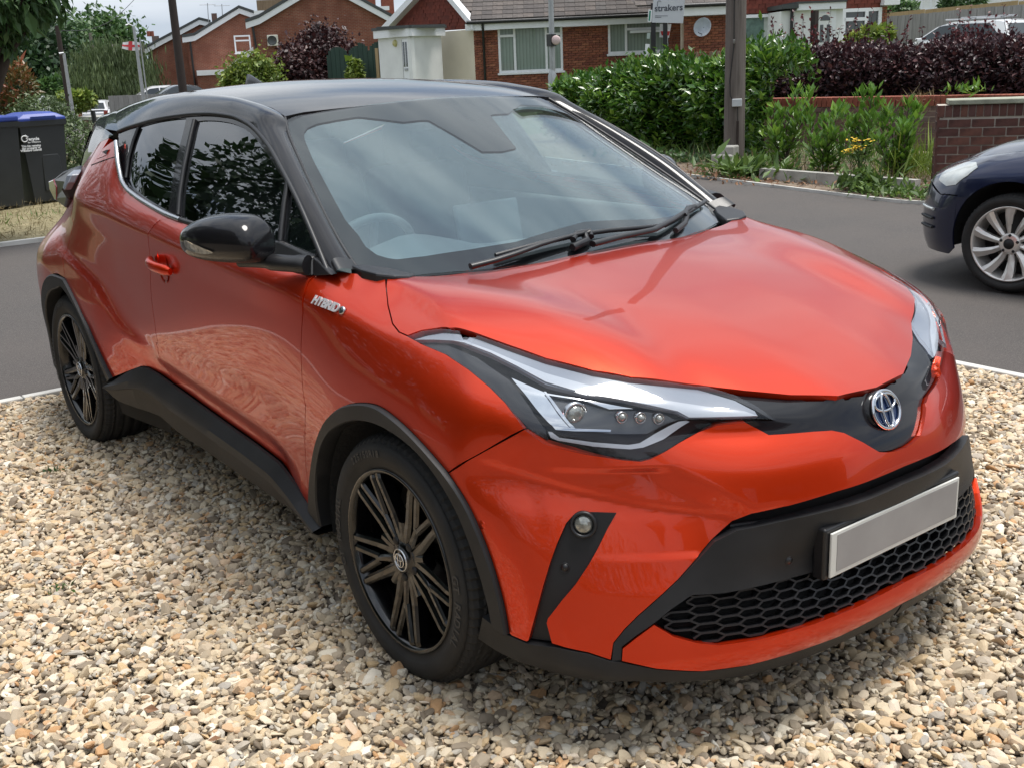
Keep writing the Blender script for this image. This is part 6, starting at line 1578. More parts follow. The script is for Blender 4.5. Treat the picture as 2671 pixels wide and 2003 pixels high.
# --- verge grass, left
rs = np.random.RandomState(41); n = 26000; P = np.stack([-9.5-rs.rand(n)**1.3*9, -3.5+rs.rand(n)*6.5, np.full(n, .03)], 1)
P = P[(P[:, 1] < np.interp(-P[:, 0], [9.4, 12, 14, 22], [.98, 2.1, 3.0, 4.8]))]
P2 = P[rs.rand(len(P)) < .60]; D = unit(rs.randn(len(P2), 3)*.7+np.array([0, 0, .8])); L = .05*np.exp(rs.randn(len(P2))*.4); V, F = leafmesh(P2, D, unit(rs.randn(len(P2), 3)), L, L*.10, four=False); tag(npmesh('verge_grass', V, F, L_['dry']), 'short dry yellow grass of the verge under the bin', 'grass', kind='stuff')
P2 = P[rs.rand(len(P)) < .35]; P2 = P2[(np.sin(P2[:, 0]*2.1)+np.sin(P2[:, 1]*2.7+1) > -.2) & (P2[:, 0] < -10.2)]; D = unit(rs.randn(len(P2), 3)*.7+np.array([0, 0, .8])); L = .055*np.exp(rs.randn(len(P2))*.4); V, F = leafmesh(P2, D, unit(rs.randn(len(P2), 3)), L, L*.12, four=False); tag(npmesh('verge_grass', V, F, L_['weed']), 'greener grass tufts in the verge near the bin', 'grass', kind='stuff')
# --- sprawling shrub right of the bin, red-tipped shrub behind, overhanging tree
tree('cotoneaster_shrub', 'sprawling feathery green shrub right of the wheelie bin', 'shrub', ground_pt(120, 17.5), [ell(115, 262, 17.5, 42, 40), ell(145, 305, 17.3, 48, 52), ell(85, 250, 17.8, 40, 36), ell(165, 335, 17.2, 36, 38), ell(120, 340, 17.4, 50, 45), ell(60, 300, 18, 50, 60)], 16000, L_['coton'], .045, .35, .05, 51, droop=.5, clump=.05, nclump=900, inner=.8)
tree('photinia_shrub', 'shrub with red and orange young leaf tips at the left edge', 'shrub', ground_pt(10, 18.5), [ell(0, 190, 18.5, 62, 60), ell(38, 205, 18.2, 34, 42), ell(-20, 150, 18.5, 45, 40), ell(10, 245, 18.4, 60, 40)], 3000, L_['red'], .085, .38, .05, 52, droop=-.4, rand=.6, four=True, inner=.6)
tree('overhanging_tree', 'dark broadleaf tree hanging into the top left corner', 'tree', ground_pt(-180, 12.5), [ell(-20, 10, 12.0, 75, 60), ell(50, -5, 11.8, 62, 45), ell(100, 5, 12.0, 34, 30), ell(0, 75, 12.1, 38, 34), ell(-70, 40, 12.3, 80, 90), ell(60, -60, 12, 90, 60), ell(-40, -90, 12.2, 140, 80)], 7000, L_['green'], .085, .42, .16, 53, droop=1.1, rand=.7, four=True, inner=.45)
# --- purple hedge on the retaining wall
def linept(u, h): p = at(u, 120, h=h); return p[:2]
WA, WB = linept(1330, 19.6), linept(2300, 17.6)
hedge('purple_hedge', 'long dark purple leaved hedge above the red coped wall', 'hedge', linept(1640, 20.4), linept(2330, 18.4), 1.3, .62, lambda a: float(np.interp(a, [0, .2, .35, .6, .8, 1], [1.38, 1.40, 1.44, 1.46, 1.42, 1.48])), 16000, L_['purple'], None, .085, .62, 7, nobj=0, inner_mat=M['twigp'], top_rag=.07)
rs = np.random.RandomState(61); m = MB(); P = []; D = []
rr = empty('purple_shoots', (0, 0, 0), 0, 'loose purple shoots rising out of the purple hedge', 'branches')
for k in range(46):
    u = 1660+rs.rand()*520; b = X(u, 105-rs.rand()*6-(u-1650)*.02, 19.5); t = b+np.array([rs.randn()*.06, rs.randn()*.06, .15+rs.rand()*.42]); m.tube([b, (b+t)/2+rs.randn(3)*.02, t], [.006, .004, .002], 4)
    for q in np.linspace(.1, 1, 9): P.append(b+(t-b)*q); D.append(rs.randn(3)+np.array([0, 0, .6]))
m.obj('stem', M['twigp'], rr); P = np.array(P); V, F = leafmesh(P, unit(np.array(D)), unit(rs.randn(len(P), 3)+np.array([0, 0, 1])), np.full(len(P), .07), np.full(len(P), .04)); tag(npmesh('foliage', V, F, m_leaf('red_shoot_leaf', ((.05, .012, .016), (.12, .02, .026), (.2, .05, .05)), .4, .25), rr), kind='stuff')
tree('yellow_shrub', 'yellow green shrub behind the purple hedge near the brick corner', 'shrub', ground_pt(1890, 22.5, .8), [ell(1880, 82, 22.5, 34, 18), ell(1905, 75, 22.6, 22, 14), ell(1850, 92, 22.5, 26, 14)], 1500, L_['yellow'], .09, .6, .04, 62, four=True)
tuft('laurel_seedling', 'small bright green seedling on the coping above the pier', 'seedling', at(*K6(1780, 690), h=17.8), (.14, .10, .02), 60, .12, L_['laurel2'], 63, .9, .3, kind=None, zoff=.1)
# ================================================================== buildings and street
class Facade:
    """vertical wall plane; a runs from the left end P0 to the right end P1 as seen from the drive"""
    def __init__(s, P0, P1):
        s.p0 = np.array(P0[:2], float); s.p1 = np.array(P1[:2], float); s.L = np.linalg.norm(s.p1-s.p0); s.d = (s.p1-s.p0)/s.L; n = np.array([s.d[1], -s.d[0]])
        if n@(CAM[:2]-s.p0) < 0: n = -n
        s.n = n
    def pt(s, a, z, out=0): q = s.p0+s.d*a+s.n*out; return np.array([q[0], q[1], z])
    def loc(s, u, v):
        d = ray(u, v); den = d[:2]@s.n; t = ((s.p0-CAM[:2])@s.n)/den; q = CAM+d*t; return ((q[:2]-s.p0)@s.d, q[2])
    def slab(s, name, poly, o0, o1, mat, parent, bev=0, uv=False):
        m = MB(); n = len(poly); A = [s.pt(a, z, o1) for a, z in poly]; B = [s.pt(a, z, o0) for a, z in poly]
        m.add(A+B, [tuple(range(n)), tuple(range(2*n-1, n-1, -1))]+[(i, n+i, n+(i+1) % n, (i+1) % n) for i in range(n)], False)
        o = m.obj(name, mat, parent, fix=True)
        if uv:
            l = o.data.uv_layers.new(name='UVMap')
            for lp in o.data.loops:
                co = o.data.vertices[lp.vertex_index].co; l.data[lp.index].uv = ((np.array(co[:2])-s.p0)@s.d+ (0 if abs(((np.array(co[:2])-s.p0)@s.n)) < 9 else 0), co[2])
        if bev: bevel(o, bev, 2)
        return o
    def rect(s, name, a0, a1, z0, z1, o0, o1, mat, parent, **k): return s.slab(name, [(a0, z0), (a1, z0), (a1, z1), (a0, z1)], o0, o1, mat, parent, **k)
    def window(s, parent, a0, a1, z0, z1, cols=(), rows={}, glass=None, fw=.07, name='window', sill=True, back=None, out=.0):
        """cols: split positions 0..1; rows: {column index: split height 0..1}"""
        o = s.slab(name, [(a0, z0), (a1, z0), (a1, z1), (a0, z1)], out-.10, out-.06, glass or M['winglass'], parent)
        def bar(x0, x1, y0, y1, oo=.02): q = s.rect('frame', x0, x1, y0, y1, out-.05, out+oo, M['upvc'], o); return q
        bar(a0, a1, z0, z0+fw); bar(a0, a1, z1-fw, z1); bar(a0, a0+fw, z0+fw, z1-fw); bar(a1-fw, a1, z0+fw, z1-fw); W_ = a1-a0
        xs = [0]+list(cols)+[1]
        for c in cols: bar(a0+W_*c-fw*.5, a0+W_*c+fw*.5, z0+fw, z1-fw)
        for k_, r_ in rows.items(): bar(a0+W_*xs[k_]+fw*.5, a0+W_*xs[k_+1]-fw*.5, z0+(z1-z0)*r_-fw*.5, z0+(z1-z0)*r_+fw*.5)
        if sill: s.rect('sill', a0-.05, a1+.05, z0-.06, z0, out-.02, out+.08, M['upvc'], o)
        return o
def cdepth(P0, u):                                      # point at azimuth u with the same depth as P0 along the view
    d = ray(u, 120)[:2]; f2 = CF[:2]/np.linalg.norm(CF[:2]); dep = (np.array(P0[:2])-CAM[:2])@f2; t = dep/(d@f2); return CAM[:2]+d*t
def zat(u, v, h): return float(at(u, v, h=h)[2])
def hof(p): return float(np.linalg.norm(np.array(p[:2])-CAM[:2]))
BR = {}
def pieces(F, parent, name, mat, rects, out0, out1, limit=300, jit=.004, stuffname=None, mrot=False):
    """rects (a0,a1,z0,z1) of equal size share one mesh and are single objects up to limit; the rest are joined"""
    rnd2 = random.Random(len(rects)); made = 0; rest = MB(); cache = {}
    for (a0, a1, z0, z1) in rects:
        oj = rnd2.uniform(-jit, jit)
        if made < limit:
            key = (round(a1-a0, 3), round(z1-z0, 3))
            if key not in cache:
                m = MB(); w_, h_ = key[0], key[1]; m.box((0, 0, 0), (w_, out1-out0, h_)); cache[key] = m.mesh(name, mat)
                if w_ > .05 and h_ > .03:
                    pass
            o = bpy.data.objects.new(name, cache[key]); COL.objects.link(o); o.parent = parent; c = F.pt((a0+a1)/2, (z0+z1)/2, (out0+out1)/2+oj)
            o.matrix_basis = Matrix.Translation(c) @ Matrix.Rotation(math.atan2(F.d[1], F.d[0]), 4, 'Z'); made += 1
        else:
            p = [F.pt(a, z, o_+oj) for o_ in (out0, out1) for a, z in ((a0, z0), (a1, z0), (a1, z1), (a0, z1))]; rest.add(p, [(0, 1, 2, 3), (7, 6, 5, 4), (0, 4, 5, 1), (1, 5, 6, 2), (2, 6, 7, 3), (3, 7, 4, 0)], False)
    if rest.v: tag(rest.obj(stuffname or name+'work', mat, parent, fix=True), kind='stuff')
def courses(a0, a1, z0, z1, bw=.215, bh=.065, j=.01, holes=(), clip=None):
    out = []; z = z0; k = 0
    while z+bh*.6 < z1:
        a = a0-(bw+j)/2*(k % 2)
        while a < a1:
            x0, x1 = max(a, a0), min(a+bw, a1)
            if x1-x0 > .04:
                c = ((x0+x1)/2, z+bh/2); segs = [(x0, x1)]
                for (h0, h1, g0, g1) in holes:
                    if z+bh > g0 and z < g1:
                        ns = []
                        for s0, s1 in segs:
                            if s1 <= h0 or s0 >= h1: ns.append((s0, s1)); continue
                            if s0 < h0: ns.append((s0, h0))
                            if s1 > h1: ns.append((h1, s1))
                        segs = ns
                for s0, s1 in segs:
                    if s1-s0 > .03 and (clip is None or clip((s0+s1)/2, z+bh/2)): out.append((s0, s1, z, min(z+bh, z1)))
            a += bw+j
        z += bh+j; k += 1
    return out
def sort_near(rects, F): return sorted(rects, key=lambda r: np.linalg.norm(F.pt((r[0]+r[1])/2, (r[2]+r[3])/2)-CAM)-(r[1]-r[0])*4)
# ---------------------------------------------------------------- dark brick pier and wall beside the blue car
pc0 = at(2015, 415, z=0)[:2]; ddir = cdepth(pc0, 2212)-pc0; ddir /= np.linalg.norm(ddir); f2 = CF[:2]/np.linalg.norm(CF[:2]); ddir = ddir-f2*.30; ddir /= np.linalg.norm(ddir)
PF = Facade(pc0, pc0+ddir*3.2); pier = empty('brick_wall', (pc0[0], pc0[1], 0), 0, 'low dark brick wall with concrete coping next to the blue car', 'wall'); bpy.context.view_layer.update()
class PP:                                               # children in world coordinates
    pass
def wroot(name, label, cat, group=None): return empty(name, (0, 0, 0), 0, label, cat, group)
COL.objects.unlink(pier); bpy.data.objects.remove(pier); pier = wroot('brick_wall', 'low dark brick wall with concrete coping next to the blue car', 'wall')
ztop = .90; PF.rect('mortar', 0.004, 3.2, 0, ztop-.005, -.30, -.012, M['mortardark'], pier)
PF.rect('coping', .10, 3.25, ztop, ztop+.05, -.36, .03, M['concretegreen'], pier, bev=.008)
pieces(PF, pier, 'brick', M['brickdark'], [(a, a+.066, ztop-.125, ztop-.006) for a in np.arange(0.0, 3.15, .0755)], -.10, 0, 60)
pieces(PF, pier, 'brick', M['brickdark'], courses(0, 3.2, ztop-.139-8*.0915, ztop-.135, .215, .078, .0135), -.10, 0, 200)
PS = Facade(PF.pt(0, 0, -.30)[:2], PF.pt(0, 0, 0)[:2]); pieces(PS, pier, 'brick', M['brickdark'], courses(0, .30, .0, ztop-.01, .14, .078, .0135), -.02, .004, 40)
# ---------------------------------------------------------------- old retaining wall with red coping
WF = Facade(WA, WB); wall = wroot('retaining_wall', 'weathered brick retaining wall with red brick on edge coping', 'wall'); wz = .63
WF.rect('mortar', 0, WF.L, 0, wz, -.24, -.012, M['mortar'], wall)
a_lo = WF.loc(1640, 210)[0]; pieces(WF, wall, 'brick', M['brickold'], sort_near(courses(0, WF.L, .0, wz-.01, .215, .068, .012), WF), -.08, 0, 220, .010)
pieces(WF, wall, 'coping_brick', M['brickred'], [(a, a+.068, wz+.004, wz+.14) for a in np.arange(a_lo-.5, WF.L, .079)][::-1], -.26, .02, 150, .006)
# bank of earth behind the retaining wall
m = MB(); A_0, B_0 = WF.pt(1.5, .50, -.2), WF.pt(WF.L+6, .55, -.2); m.add([A_0, B_0, WF.pt(WF.L+16, .60, -30), WF.pt(-1, .50, -30), *[p*np.array([1, 1, 0]) for p in (A_0, B_0)]], [(0, 1, 2, 3), (4, 5, 1, 0)], False); tag(m.obj('garden_bank', M['farground']), kind='structure')
# low concrete block edging in the bed
bw = wroot('block_edging', 'low grey concrete block edging inside the planting bed', 'edging'); q0, q1 = at(1640, 392, z=0.0)[:2], at(2012, 424, z=0.0)[:2]; BF = Facade(q0, q1)
pieces(BF, bw, 'concrete_block', M['concrete'], [(a, a+.43, .0, .15) for a in np.arange(0, BF.L-.2, .44)], -.10, 0, 60, .012)
st = wroot('stone_block', 'two rough stone blocks stacked left of the telegraph pole foot', 'stones')
for (u, v, z0_, d_) in ((1537, 368, .0, (.30, .22, .20)), (1552, 345, .17, (.22, .2, .14))):
    p = at(u, 370, z=0); mm = MB(); mm.box((0, 0, 0), d_, .3); o = mm.obj('block', M['concrete'], st); o.location = (p[0]+(-.05 if z0_ else 0), p[1]+.25, z0_+d_[2]/2); bevel(o, .02, 2)
# ---------------------------------------------------------------- telegraph pole
pb = at(1585, 362, z=0); tp = wroot('telegraph_pole', 'thick weathered wooden telegraph pole in front of the laurel hedge', 'telegraph pole')
m = MB(); m.tube([(pb[0], pb[1], z) for z in (-.2, .5, 1.5, 3, 6, 8.5)], [.140, .138, .134, .130, .12, .11], 28); m.obj('pole', M['pole'], tp)
tocam = np.array([CAM[0]-pb[0], CAM[1]-pb[1], 0]); tocam /= np.linalg.norm(tocam); tr = np.array([-tocam[1], tocam[0], 0]); tr = tr if tr@CR > 0 else -tr
def onp(du, z, out=0): return np.array([pb[0], pb[1], 0])+tr*du+tocam*(math.sqrt(max(0, .137**2-du*du))+out)+np.array([0, 0, z])
m = MB(); c = onp(.03, .86, .03); m.box((0, 0, 0), (.13, .05, .10)); o = m.obj('junction_box', simple('grey_box', (.50, .52, .53), .4), tp); o.matrix_basis = Matrix.Translation(c) @ Matrix.Rotation(math.atan2(tr[1], tr[0]), 4, 'Z'); bevel(o, .008, 2)
m = MB(); m.tube([onp(-.03, 2.5, .004), onp(-.02, 1.6, .006), onp(-.07, 1.15, .006), onp(-.06, .95, .006), onp(.0, .86, .01)], .006, 6); m.obj('cable', M['gutter'], tp)
m = MB(); m.tube([onp(.045, .0, .012), onp(.045, .62, .012)], .017, 8); m.obj('cable_guard', M['darkpole'], tp); m = MB(); m.tube([onp(.045, .62, .01), onp(.035, .86, .01)], .005, 6); m.obj('cable', M['gutter'], tp)
m = MB(); m.tube([onp(-.02, 1.62, -.01), onp(-.02, 1.62, .07), onp(-.02, 1.66, .08)], .012, 6); m.obj('step_bolt', M['galv'], tp)
# ---------------------------------------------------------------- bungalow
B0 = linept(1025, 38.0); FB = Facade(B0, cdepth(B0, 1600)); bung = wroot('bungalow', 'brick bungalow with white framed windows and a white flat roofed porch', 'bungalow')
hb = 38.0; zE = zat(1045, 66, hb)
def K8(x, y): return ((800+.4069*x)/DS, .4069*y/DS)
w1 = [FB.loc(*K8(1222, 160)), FB.loc(*K8(1645, 455))]; w2a = FB.loc(*K8(1930, 135)); w2b = FB.loc(1440, 118)
W1 = (w1[0][0], w1[1][0], w1[1][1], w1[0][1]); W2 = (w2a[0], FB.loc(1443, 60)[0], FB.loc(*K8(1940, 350))[1], w2a[1])
fe = FB.L
FB.slab('wall', [(0, -.3), (fe, -.3), (fe, zE), (0, zE)], -.30, -.11, M['mortar'], bung)
hol = [(W1[0], W1[1], W1[2], W1[3]), (W2[0], W2[1], W2[2], W2[3])]
# the wall behind the windows is open: keep the mortar slab behind the glass plane
cs_ = courses(0, fe, .2, zE-.02, .215, .065, .011, holes=hol)
pieces(FB, bung, 'brick', M['brickbung'], sorted(cs_, key=lambda r: -(r[2] > .6)*1-(r[0] < 6)*1), -.11, 0, 300, .003, 'brickwork')
o = FB.window(bung, *W1, cols=(.255, .745), rows={0: .76, 2: .76}, glass=M['blind'], fw=.075, out=-.01)
o = FB.window(bung, *W2, cols=(.30,), rows={1: .72}, glass=M['blind'], fw=.075, out=-.01); FB.rect('open_light', W2[0]+(W2[1]-W2[0])*.36, W2[1]-.05, W2[3]-.42, W2[3]-.34, .02, .22, M['upvc'], o)
FB.rect('fascia', -.25, fe, zE, zE+.20, .0, .32, M['upvc'], bung); m = MB(); m.tube([FB.pt(-.2, zE+.24, .40), FB.pt(fe, zE+.24, .40)], .06, 8); m.obj('gutter', M['gutter'], bung)
a_d = FB.loc(*K8(1135, 300))[0]; m = MB(); m.tube([FB.pt(a_d, zE+.2, .38), FB.pt(a_d, zE-.05, .30), FB.pt(a_d, zE-.25, .06), FB.pt(a_d, 0, .06)], .042, 8); m.obj('downpipe', M['gutter'], bung)
# roof of interlocking tiles: courses stepping up and back
RT = []; slope = math.tan(R(28)); zr0 = zE+.30
m = MB(); m.add([FB.pt(0, zr0-.02, .40), FB.pt(fe, zr0-.02, .40), FB.pt(fe, zr0+4.6*slope-.02, -4.2), FB.pt(-2.2, zr0+4.6*slope-.02, -4.2)], [(0, 1, 2, 3)], False); m.obj('roof', M['rooftile'], bung)
tile_m = MB(); tile_m.v = []; 
tc_ = MB(); tc_.box((0, 0, 0), (.325, .36, .028)); tme = tc_.mesh('roof_tile', M['rooftile']); cnt = 0; rest = MB(); ang = math.atan(slope)
for k in range(15):
    out_ = .40-.30*k*math.cos(ang)-.17; zc_ = zr0+.02+(k*.30+.17)*math.sin(ang)+.0
    a = .12+(.16 if k % 2 else 0)-.15*k
    while a < fe-.1:
        c = FB.pt(a, zc_, out_)
        if cnt < 300 and k < 7:
            o = bpy.data.objects.new('roof_tile', tme); COL.objects.link(o); o.parent = bung; o.matrix_basis = Matrix.Translation(c) @ Matrix.Rotation(math.atan2(FB.d[1], FB.d[0]), 4, 'Z') @ Matrix.Rotation((-1 if FB.n@np.array([-FB.d[1], FB.d[0]]) > 0 else 1)*(ang-.05), 4, 'X'); cnt += 1
        else:
            ca, sa = math.cos(ang-.05), math.sin(ang-.05); p = []
            for dz_ in (-.014, .014):
                for da, dt in ((-.1625, -.18), (.1625, -.18), (.1625, .18), (-.1625, .18)): p.append(FB.pt(a+da, zc_+dt*sa+dz_, out_-dt*ca))
            rest.add(p, [(0, 1, 2, 3), (7, 6, 5, 4), (0, 4, 5, 1), (1, 5, 6, 2), (2, 6, 7, 3), (3, 7, 4, 0)], False)
        a += .333
tag(rest.obj('roof_tiling', M['rooftile'], bung, fix=True), kind='stuff')
# gable with hanging tiles, cream wall, porch
GF = Facade(linept(862, 40.5), B0+np.array([0., 0])); gz_ = GF.loc(1000, 60)
cl = GF.loc(*K8(862, 215)); GF.slab('cream_wall', [(0, -.3), (GF.L, -.3), (GF.L, GF.loc(*K8(1060, 190))[1]), (0, GF.loc(*K8(862, 212))[1])], -.1, 0, M['cream'], bung)
za = GF.loc(*K8(1010, 190))[1]; ap = GF.loc(945, -40); zl = GF.loc(*K8(600, 165))[1]
GF.slab('gable', [(0, za), (GF.L, za), (GF.L-.1, za+.1), (ap[0], ap[1]), (-.2, za+.3)], -.12, -.03, M['redtile'], bung)
tiles = []; k = 0; z = za
while z < ap[1]:
    a = -.1+(.08 if k % 2 else 0)
    while a < GF.L:
        t_ = (z-za)/(ap[1]-za)
        if a > ap[0]*t_ and a+.16 < GF.L-(GF.L-ap[0])*t_: tiles.append((a, a+.160, z, z+.13))
        a += .168
    z += .115; k += 1
pieces(GF, bung, 'hanging_tile', M['redtile'], tiles, -.03, .0, 300, .012, 'tile_hanging')
def board(F, name, A, B, w_, o0, o1, mat, parent): return F.slab(name, [A, B, (B[0], B[1]+w_), (A[0], A[1]+w_)], o0, o1, mat, parent)
board(GF, 'bargeboard', (GF.L+.25, GF.loc(1040, 66)[1]), (ap[0], ap[1]), .22, .0, .30, M['upvc'], bung); board(GF, 'bargeboard', (-.5, GF.loc(868, 72)[1]), (ap[0], ap[1]), .22, .0, .30, M['upvc'], bung)
PF1 = Facade(linept(819, 38.6), linept(889, 36.6)); PF2 = Facade(linept(889, 36.6), linept(955, 38.0)); zp = PF1.loc(*K8(600, 190))[1]
pz = zat(889, 79, 36.6)
for F_ in (PF1, PF2): F_.rect('porch_wall', 0, F_.L, -.3, pz, -.12, 0, M['render'], bung); F_.rect('porch_fascia', -.08, F_.L+.08, pz, pz+.24, -.1, .12, M['upvc'], bung); F_.rect('porch_roof', -.12, F_.L+.12, pz+.24, pz+.33, -1.2, .16, M['fasciadark'], bung)
d0 = PF1.loc(*K8(612, 230)); d1 = PF1.loc(*K8(672, 500)); door = PF1.rect('door', d0[0], PF1.L-.10, d1[1]-.6, pz-.08, 0, .04, M['upvc'], bung)
dw = (PF1.L-.10-d0[0]); fr2 = simple('door_shadow_gap', (.25, .25, .25), .7)
for q0, q1 in ((0, .02), (dw-.02, dw)): PF1.rect('door_edge', d0[0]+q0, d0[0]+q1, d1[1]-.6, pz-.08, .035, .045, fr2, door)
for f0, f1 in ((.18, .38), (.55, .75)): PF1.rect('door_glass', d0[0]+dw*f0, d0[0]+dw*f1, PF1.loc(*K8(640, 430))[1], pz-.16, .04, .055, M['winglass'], door)
PF1.rect('letter_plate', d0[0]+dw*.3, d0[0]+dw*.75, PF1.loc(*K8(640, 455))[1], PF1.loc(*K8(640, 440))[1], .04, .07, M['galv'], door)
lp_ = PF1.loc(*K8(570, 280)); m = MB(); m.lathe([(.11, 0), (.11, .04), (.08, .08), (0, .09)], PF1.pt(lp_[0], lp_[1], 0), (*PF1.n, 0), 20); m.obj('wall_lamp', simple('lamp_shade', (.55, .50, .22), .4), bung)
# body of the building behind
m = MB(); P_ = [FB.pt(0, -.3, -.3), FB.pt(fe, -.3, -.3), FB.pt(fe, -.3, -8), FB.pt(-2, -.3, -8)]; Q_ = [p+np.array([0, 0, zE+.25]) for p in P_]; m.add(P_+Q_, [(0, 1, 5, 4), (1, 2, 6, 5), (2, 3, 7, 6), (3, 0, 4, 7)], False); m.obj('rear_walls', M['mortar'], bung)
# second, slightly nearer section of the bungalow right of the sign
S0 = linept(1478, 34.8); FS = Facade(S0, cdepth(S0, 1640)); zS = zat(1500, 35, 34.8); sec = wroot('brick_house_wing', 'brick wing with a satellite dish, left of the telegraph pole', 'building')
FS.rect('wall', -.05, FS.L, -.3, zS, -.4, -.11, M['mortar'], sec); pieces(FS, sec, 'brick', M['brickbung'], courses(0, FS.L, .5, zS-.02, .215, .065, .011)[::-1], -.11, 0, 300, .003, 'brickwork')
FS.rect('fascia', -.3, FS.L, zS, zS+.22, .0, .3, M['upvc'], sec); m = MB(); m.tube([FS.pt(-.3, zS+.28, .36), FS.pt(FS.L, zS+.28, .36)], .06, 8); m.obj('gutter', M['gutter'], sec)
rows_ = []
m = MB(); m.add([FS.pt(-1.4, zS+.3, .35), FS.pt(FS.L, zS+.3, .35), FS.pt(FS.L, zS+2.4, -3.2), FS.pt(-3.0, zS+2.4, -3.2)], [(0, 1, 2, 3)], False); m.obj('roof', M['rooftile'], sec)
rest = MB(); 
for k in range(11):
    out_ = .35-.30*k*math.cos(ang)-.17; zc_ = zS+.33+(k*.30+.17)*math.sin(ang); a = -1.3-.12*k+(.16 if k % 2 else 0)
    while a < FS.L:
        o = bpy.data.objects.new('roof_tile', tme); COL.objects.link(o); o.parent = sec; o.matrix_basis = Matrix.Translation(FS.pt(a, zc_, out_)) @ Matrix.Rotation(math.atan2(FS.d[1], FS.d[0]), 4, 'Z') @ Matrix.Rotation((-1 if FS.n@np.array([-FS.d[1], FS.d[0]]) > 0 else 1)*(ang-.05), 4, 'X'); a += .333
def K9(x, y): return ((1650+.1582*x)/DS, .1582*y/DS)
dsh = wroot('satellite_dish', 'grey satellite dish fixed to the brick wing', 'satellite dish'); dc = FS.loc(*K9(1120, 460)); m = MB(); ax_ = np.array([-.55*FS.d[0]+FS.n[0]*.8, -.55*FS.d[1]+FS.n[1]*.8, .25]); ax_ /= np.linalg.norm(ax_); c_ = FS.pt(dc[0], dc[1], .35)
m.lathe([(.0, -.06), (.12, -.045), (.22, -.01), (.27, .02), (.275, .02), (.22, -.02), (.12, -.055), (0, -.07)], c_, ax_, 28); m.obj('dish', simple('dish_grey', (.33, .36, .40), .5), dsh)
m = MB(); m.tube([c_-ax_*.06, FS.pt(dc[0]+.18, dc[1], .25), FS.pt(dc[0]+.25, dc[1], -.02)], .018, 6); m.tube([c_-ax_*.05+np.array([0, 0, -.2]), c_+ax_*.3+np.array([0, 0, -.22])], .010, 6); m.obj('bracket', M['gutter'], dsh)
# ---------------------------------------------------------------- white porch house on the right
R0 = linept(1600, 31.0); FR = Facade(R0, cdepth(R0, 1921)); rh = wroot('porch_house', 'red tile hung house with white walls and arched glass front door', 'house')
L6 = lambda x, y: FR.loc(*K6(x, y))
a0 = L6(120, 0)[0]; a1 = L6(1192, 0)[0]
FR.slab('wall', [(-.15, -.2), (a1, -.2), (a1, L6(0, 0)[1]+2.4), (-.15, L6(0, 0)[1]+2.4)], -.35, -.12, M['render'], rh)
ztl = L6(300, 100)[1]; FR.rect('tile_backing', -.15, L6(505, 0)[0], ztl, ztl+2.6, -.12, -.02, M['redtile'], rh); z2 = L6(1000, 66)[1]; FR.rect('tile_backing', L6(505, 0)[0], L6(1140, 0)[0], z2, z2+2.4, -.12, -.022, M['redtile'], rh)
tl_ = [(a, a+.165, z, z+.125) for k, z in enumerate(np.arange(ztl, ztl+1.0, .115)) for a in np.arange(-.15+(.08 if k % 2 else 0), L6(400, 0)[0], .172)]
tl_ += [(a, a+.165, z, z+.125) for k, z in enumerate(np.arange(z2, z2+.8, .115)) for a in np.arange(L6(870, 0)[0]+(.08 if k % 2 else 0), L6(1140, 0)[0]-.16, .172)]
pieces(FR, rh, 'hanging_tile', M['redtile'], tl_, -.02, .012, 300, .01, 'tile_hanging')
A, B = L6(120, 115), L6(390, 370); FR.window(rh, A[0]-.25, B[0], B[1], A[1], cols=(.78,), rows={1: .72}, glass=M['curtain'], fw=.08); FR.rect('green_curtain', A[0]-.18, L6(272, 0)[0], B[1]+.1, A[1]-.08, -.055, -.045, simple('green_curtain', (.12, .19, .16), .6, var=.3, nscale=9), rh)
# porch stands forward
FP = Facade(FR.pt(L6(395, 0)[0], 0, 1.4)[:2], FR.pt(L6(865, 0)[0], 0, 1.4)[:2]); P6 = lambda x, y: FP.loc(*K6(x, y)); zf = P6(700, 75)[1]
FP.rect('porch_wall', P6(398, 0)[0], P6(650, 0)[0], 0, zf, -1.5, 0, M['render'], rh); FP.rect('porch_wall', P6(650, 0)[0], P6(862, 0)[0], 0, zf, -1.5, -.002, M['render'], rh)
FP.rect('porch_fascia', P6(505, 0)[0], P6(870, 0)[0], zf, P6(700, 25)[1], -1.5, .15, M['upvc'], rh); FP.rect('porch_roof', P6(500, 0)[0], P6(874, 0)[0], P6(700, 25)[1], P6(700, 10)[1], -1.5, .18, M['fasciadark'], rh); FP.rect('porch_roof', P6(390, 0)[0], P6(512, 0)[0], P6(440, 70)[1], P6(440, 38)[1], -1.4, .2, M['fasciadark'], rh)
m = MB(); q = P6(472, 60); m.tube([FP.pt(q[0], q[1], .06), FP.pt(q[0], 0, .06)], .04, 8); m.obj('downpipe', M['gutter'], rh)
dA, dB = P6(652, 80), P6(795, 340); FP.rect('door_frame', dA[0], dB[0], dB[1]-1, dA[1], 0, .03, M['upvc'], rh); e0, e1 = P6(678, 0)[0], P6(772, 0)[0]; door = FP.rect('door', e0, e1, dB[1]-1, P6(700, 105)[1], .03, .06, M['render'], rh)
cx_, cz_ = (e0+e1)/2, P6(720, 157)[1]; rr_ = (e1-e0)*.40; FP.slab('door_glass', [(cx_+rr_*math.cos(t), cz_+rr_*1.05*math.sin(t)) for t in np.linspace(0, math.pi, 13)], .06, .068, M['winglass'], door)
for g0, g1 in ((.10, .36), (.64, .90)): FP.rect('door_glass', e0+(e1-e0)*g0, e0+(e1-e0)*g1, P6(720, 320)[1], P6(720, 188)[1], .06, .068, M['winglass'], door)
A, B = L6(855, 70), L6(1138, 295); FR.window(rh, A[0], B[0], B[1], A[1], cols=(.62,), rows={0: .66}, fw=.085)
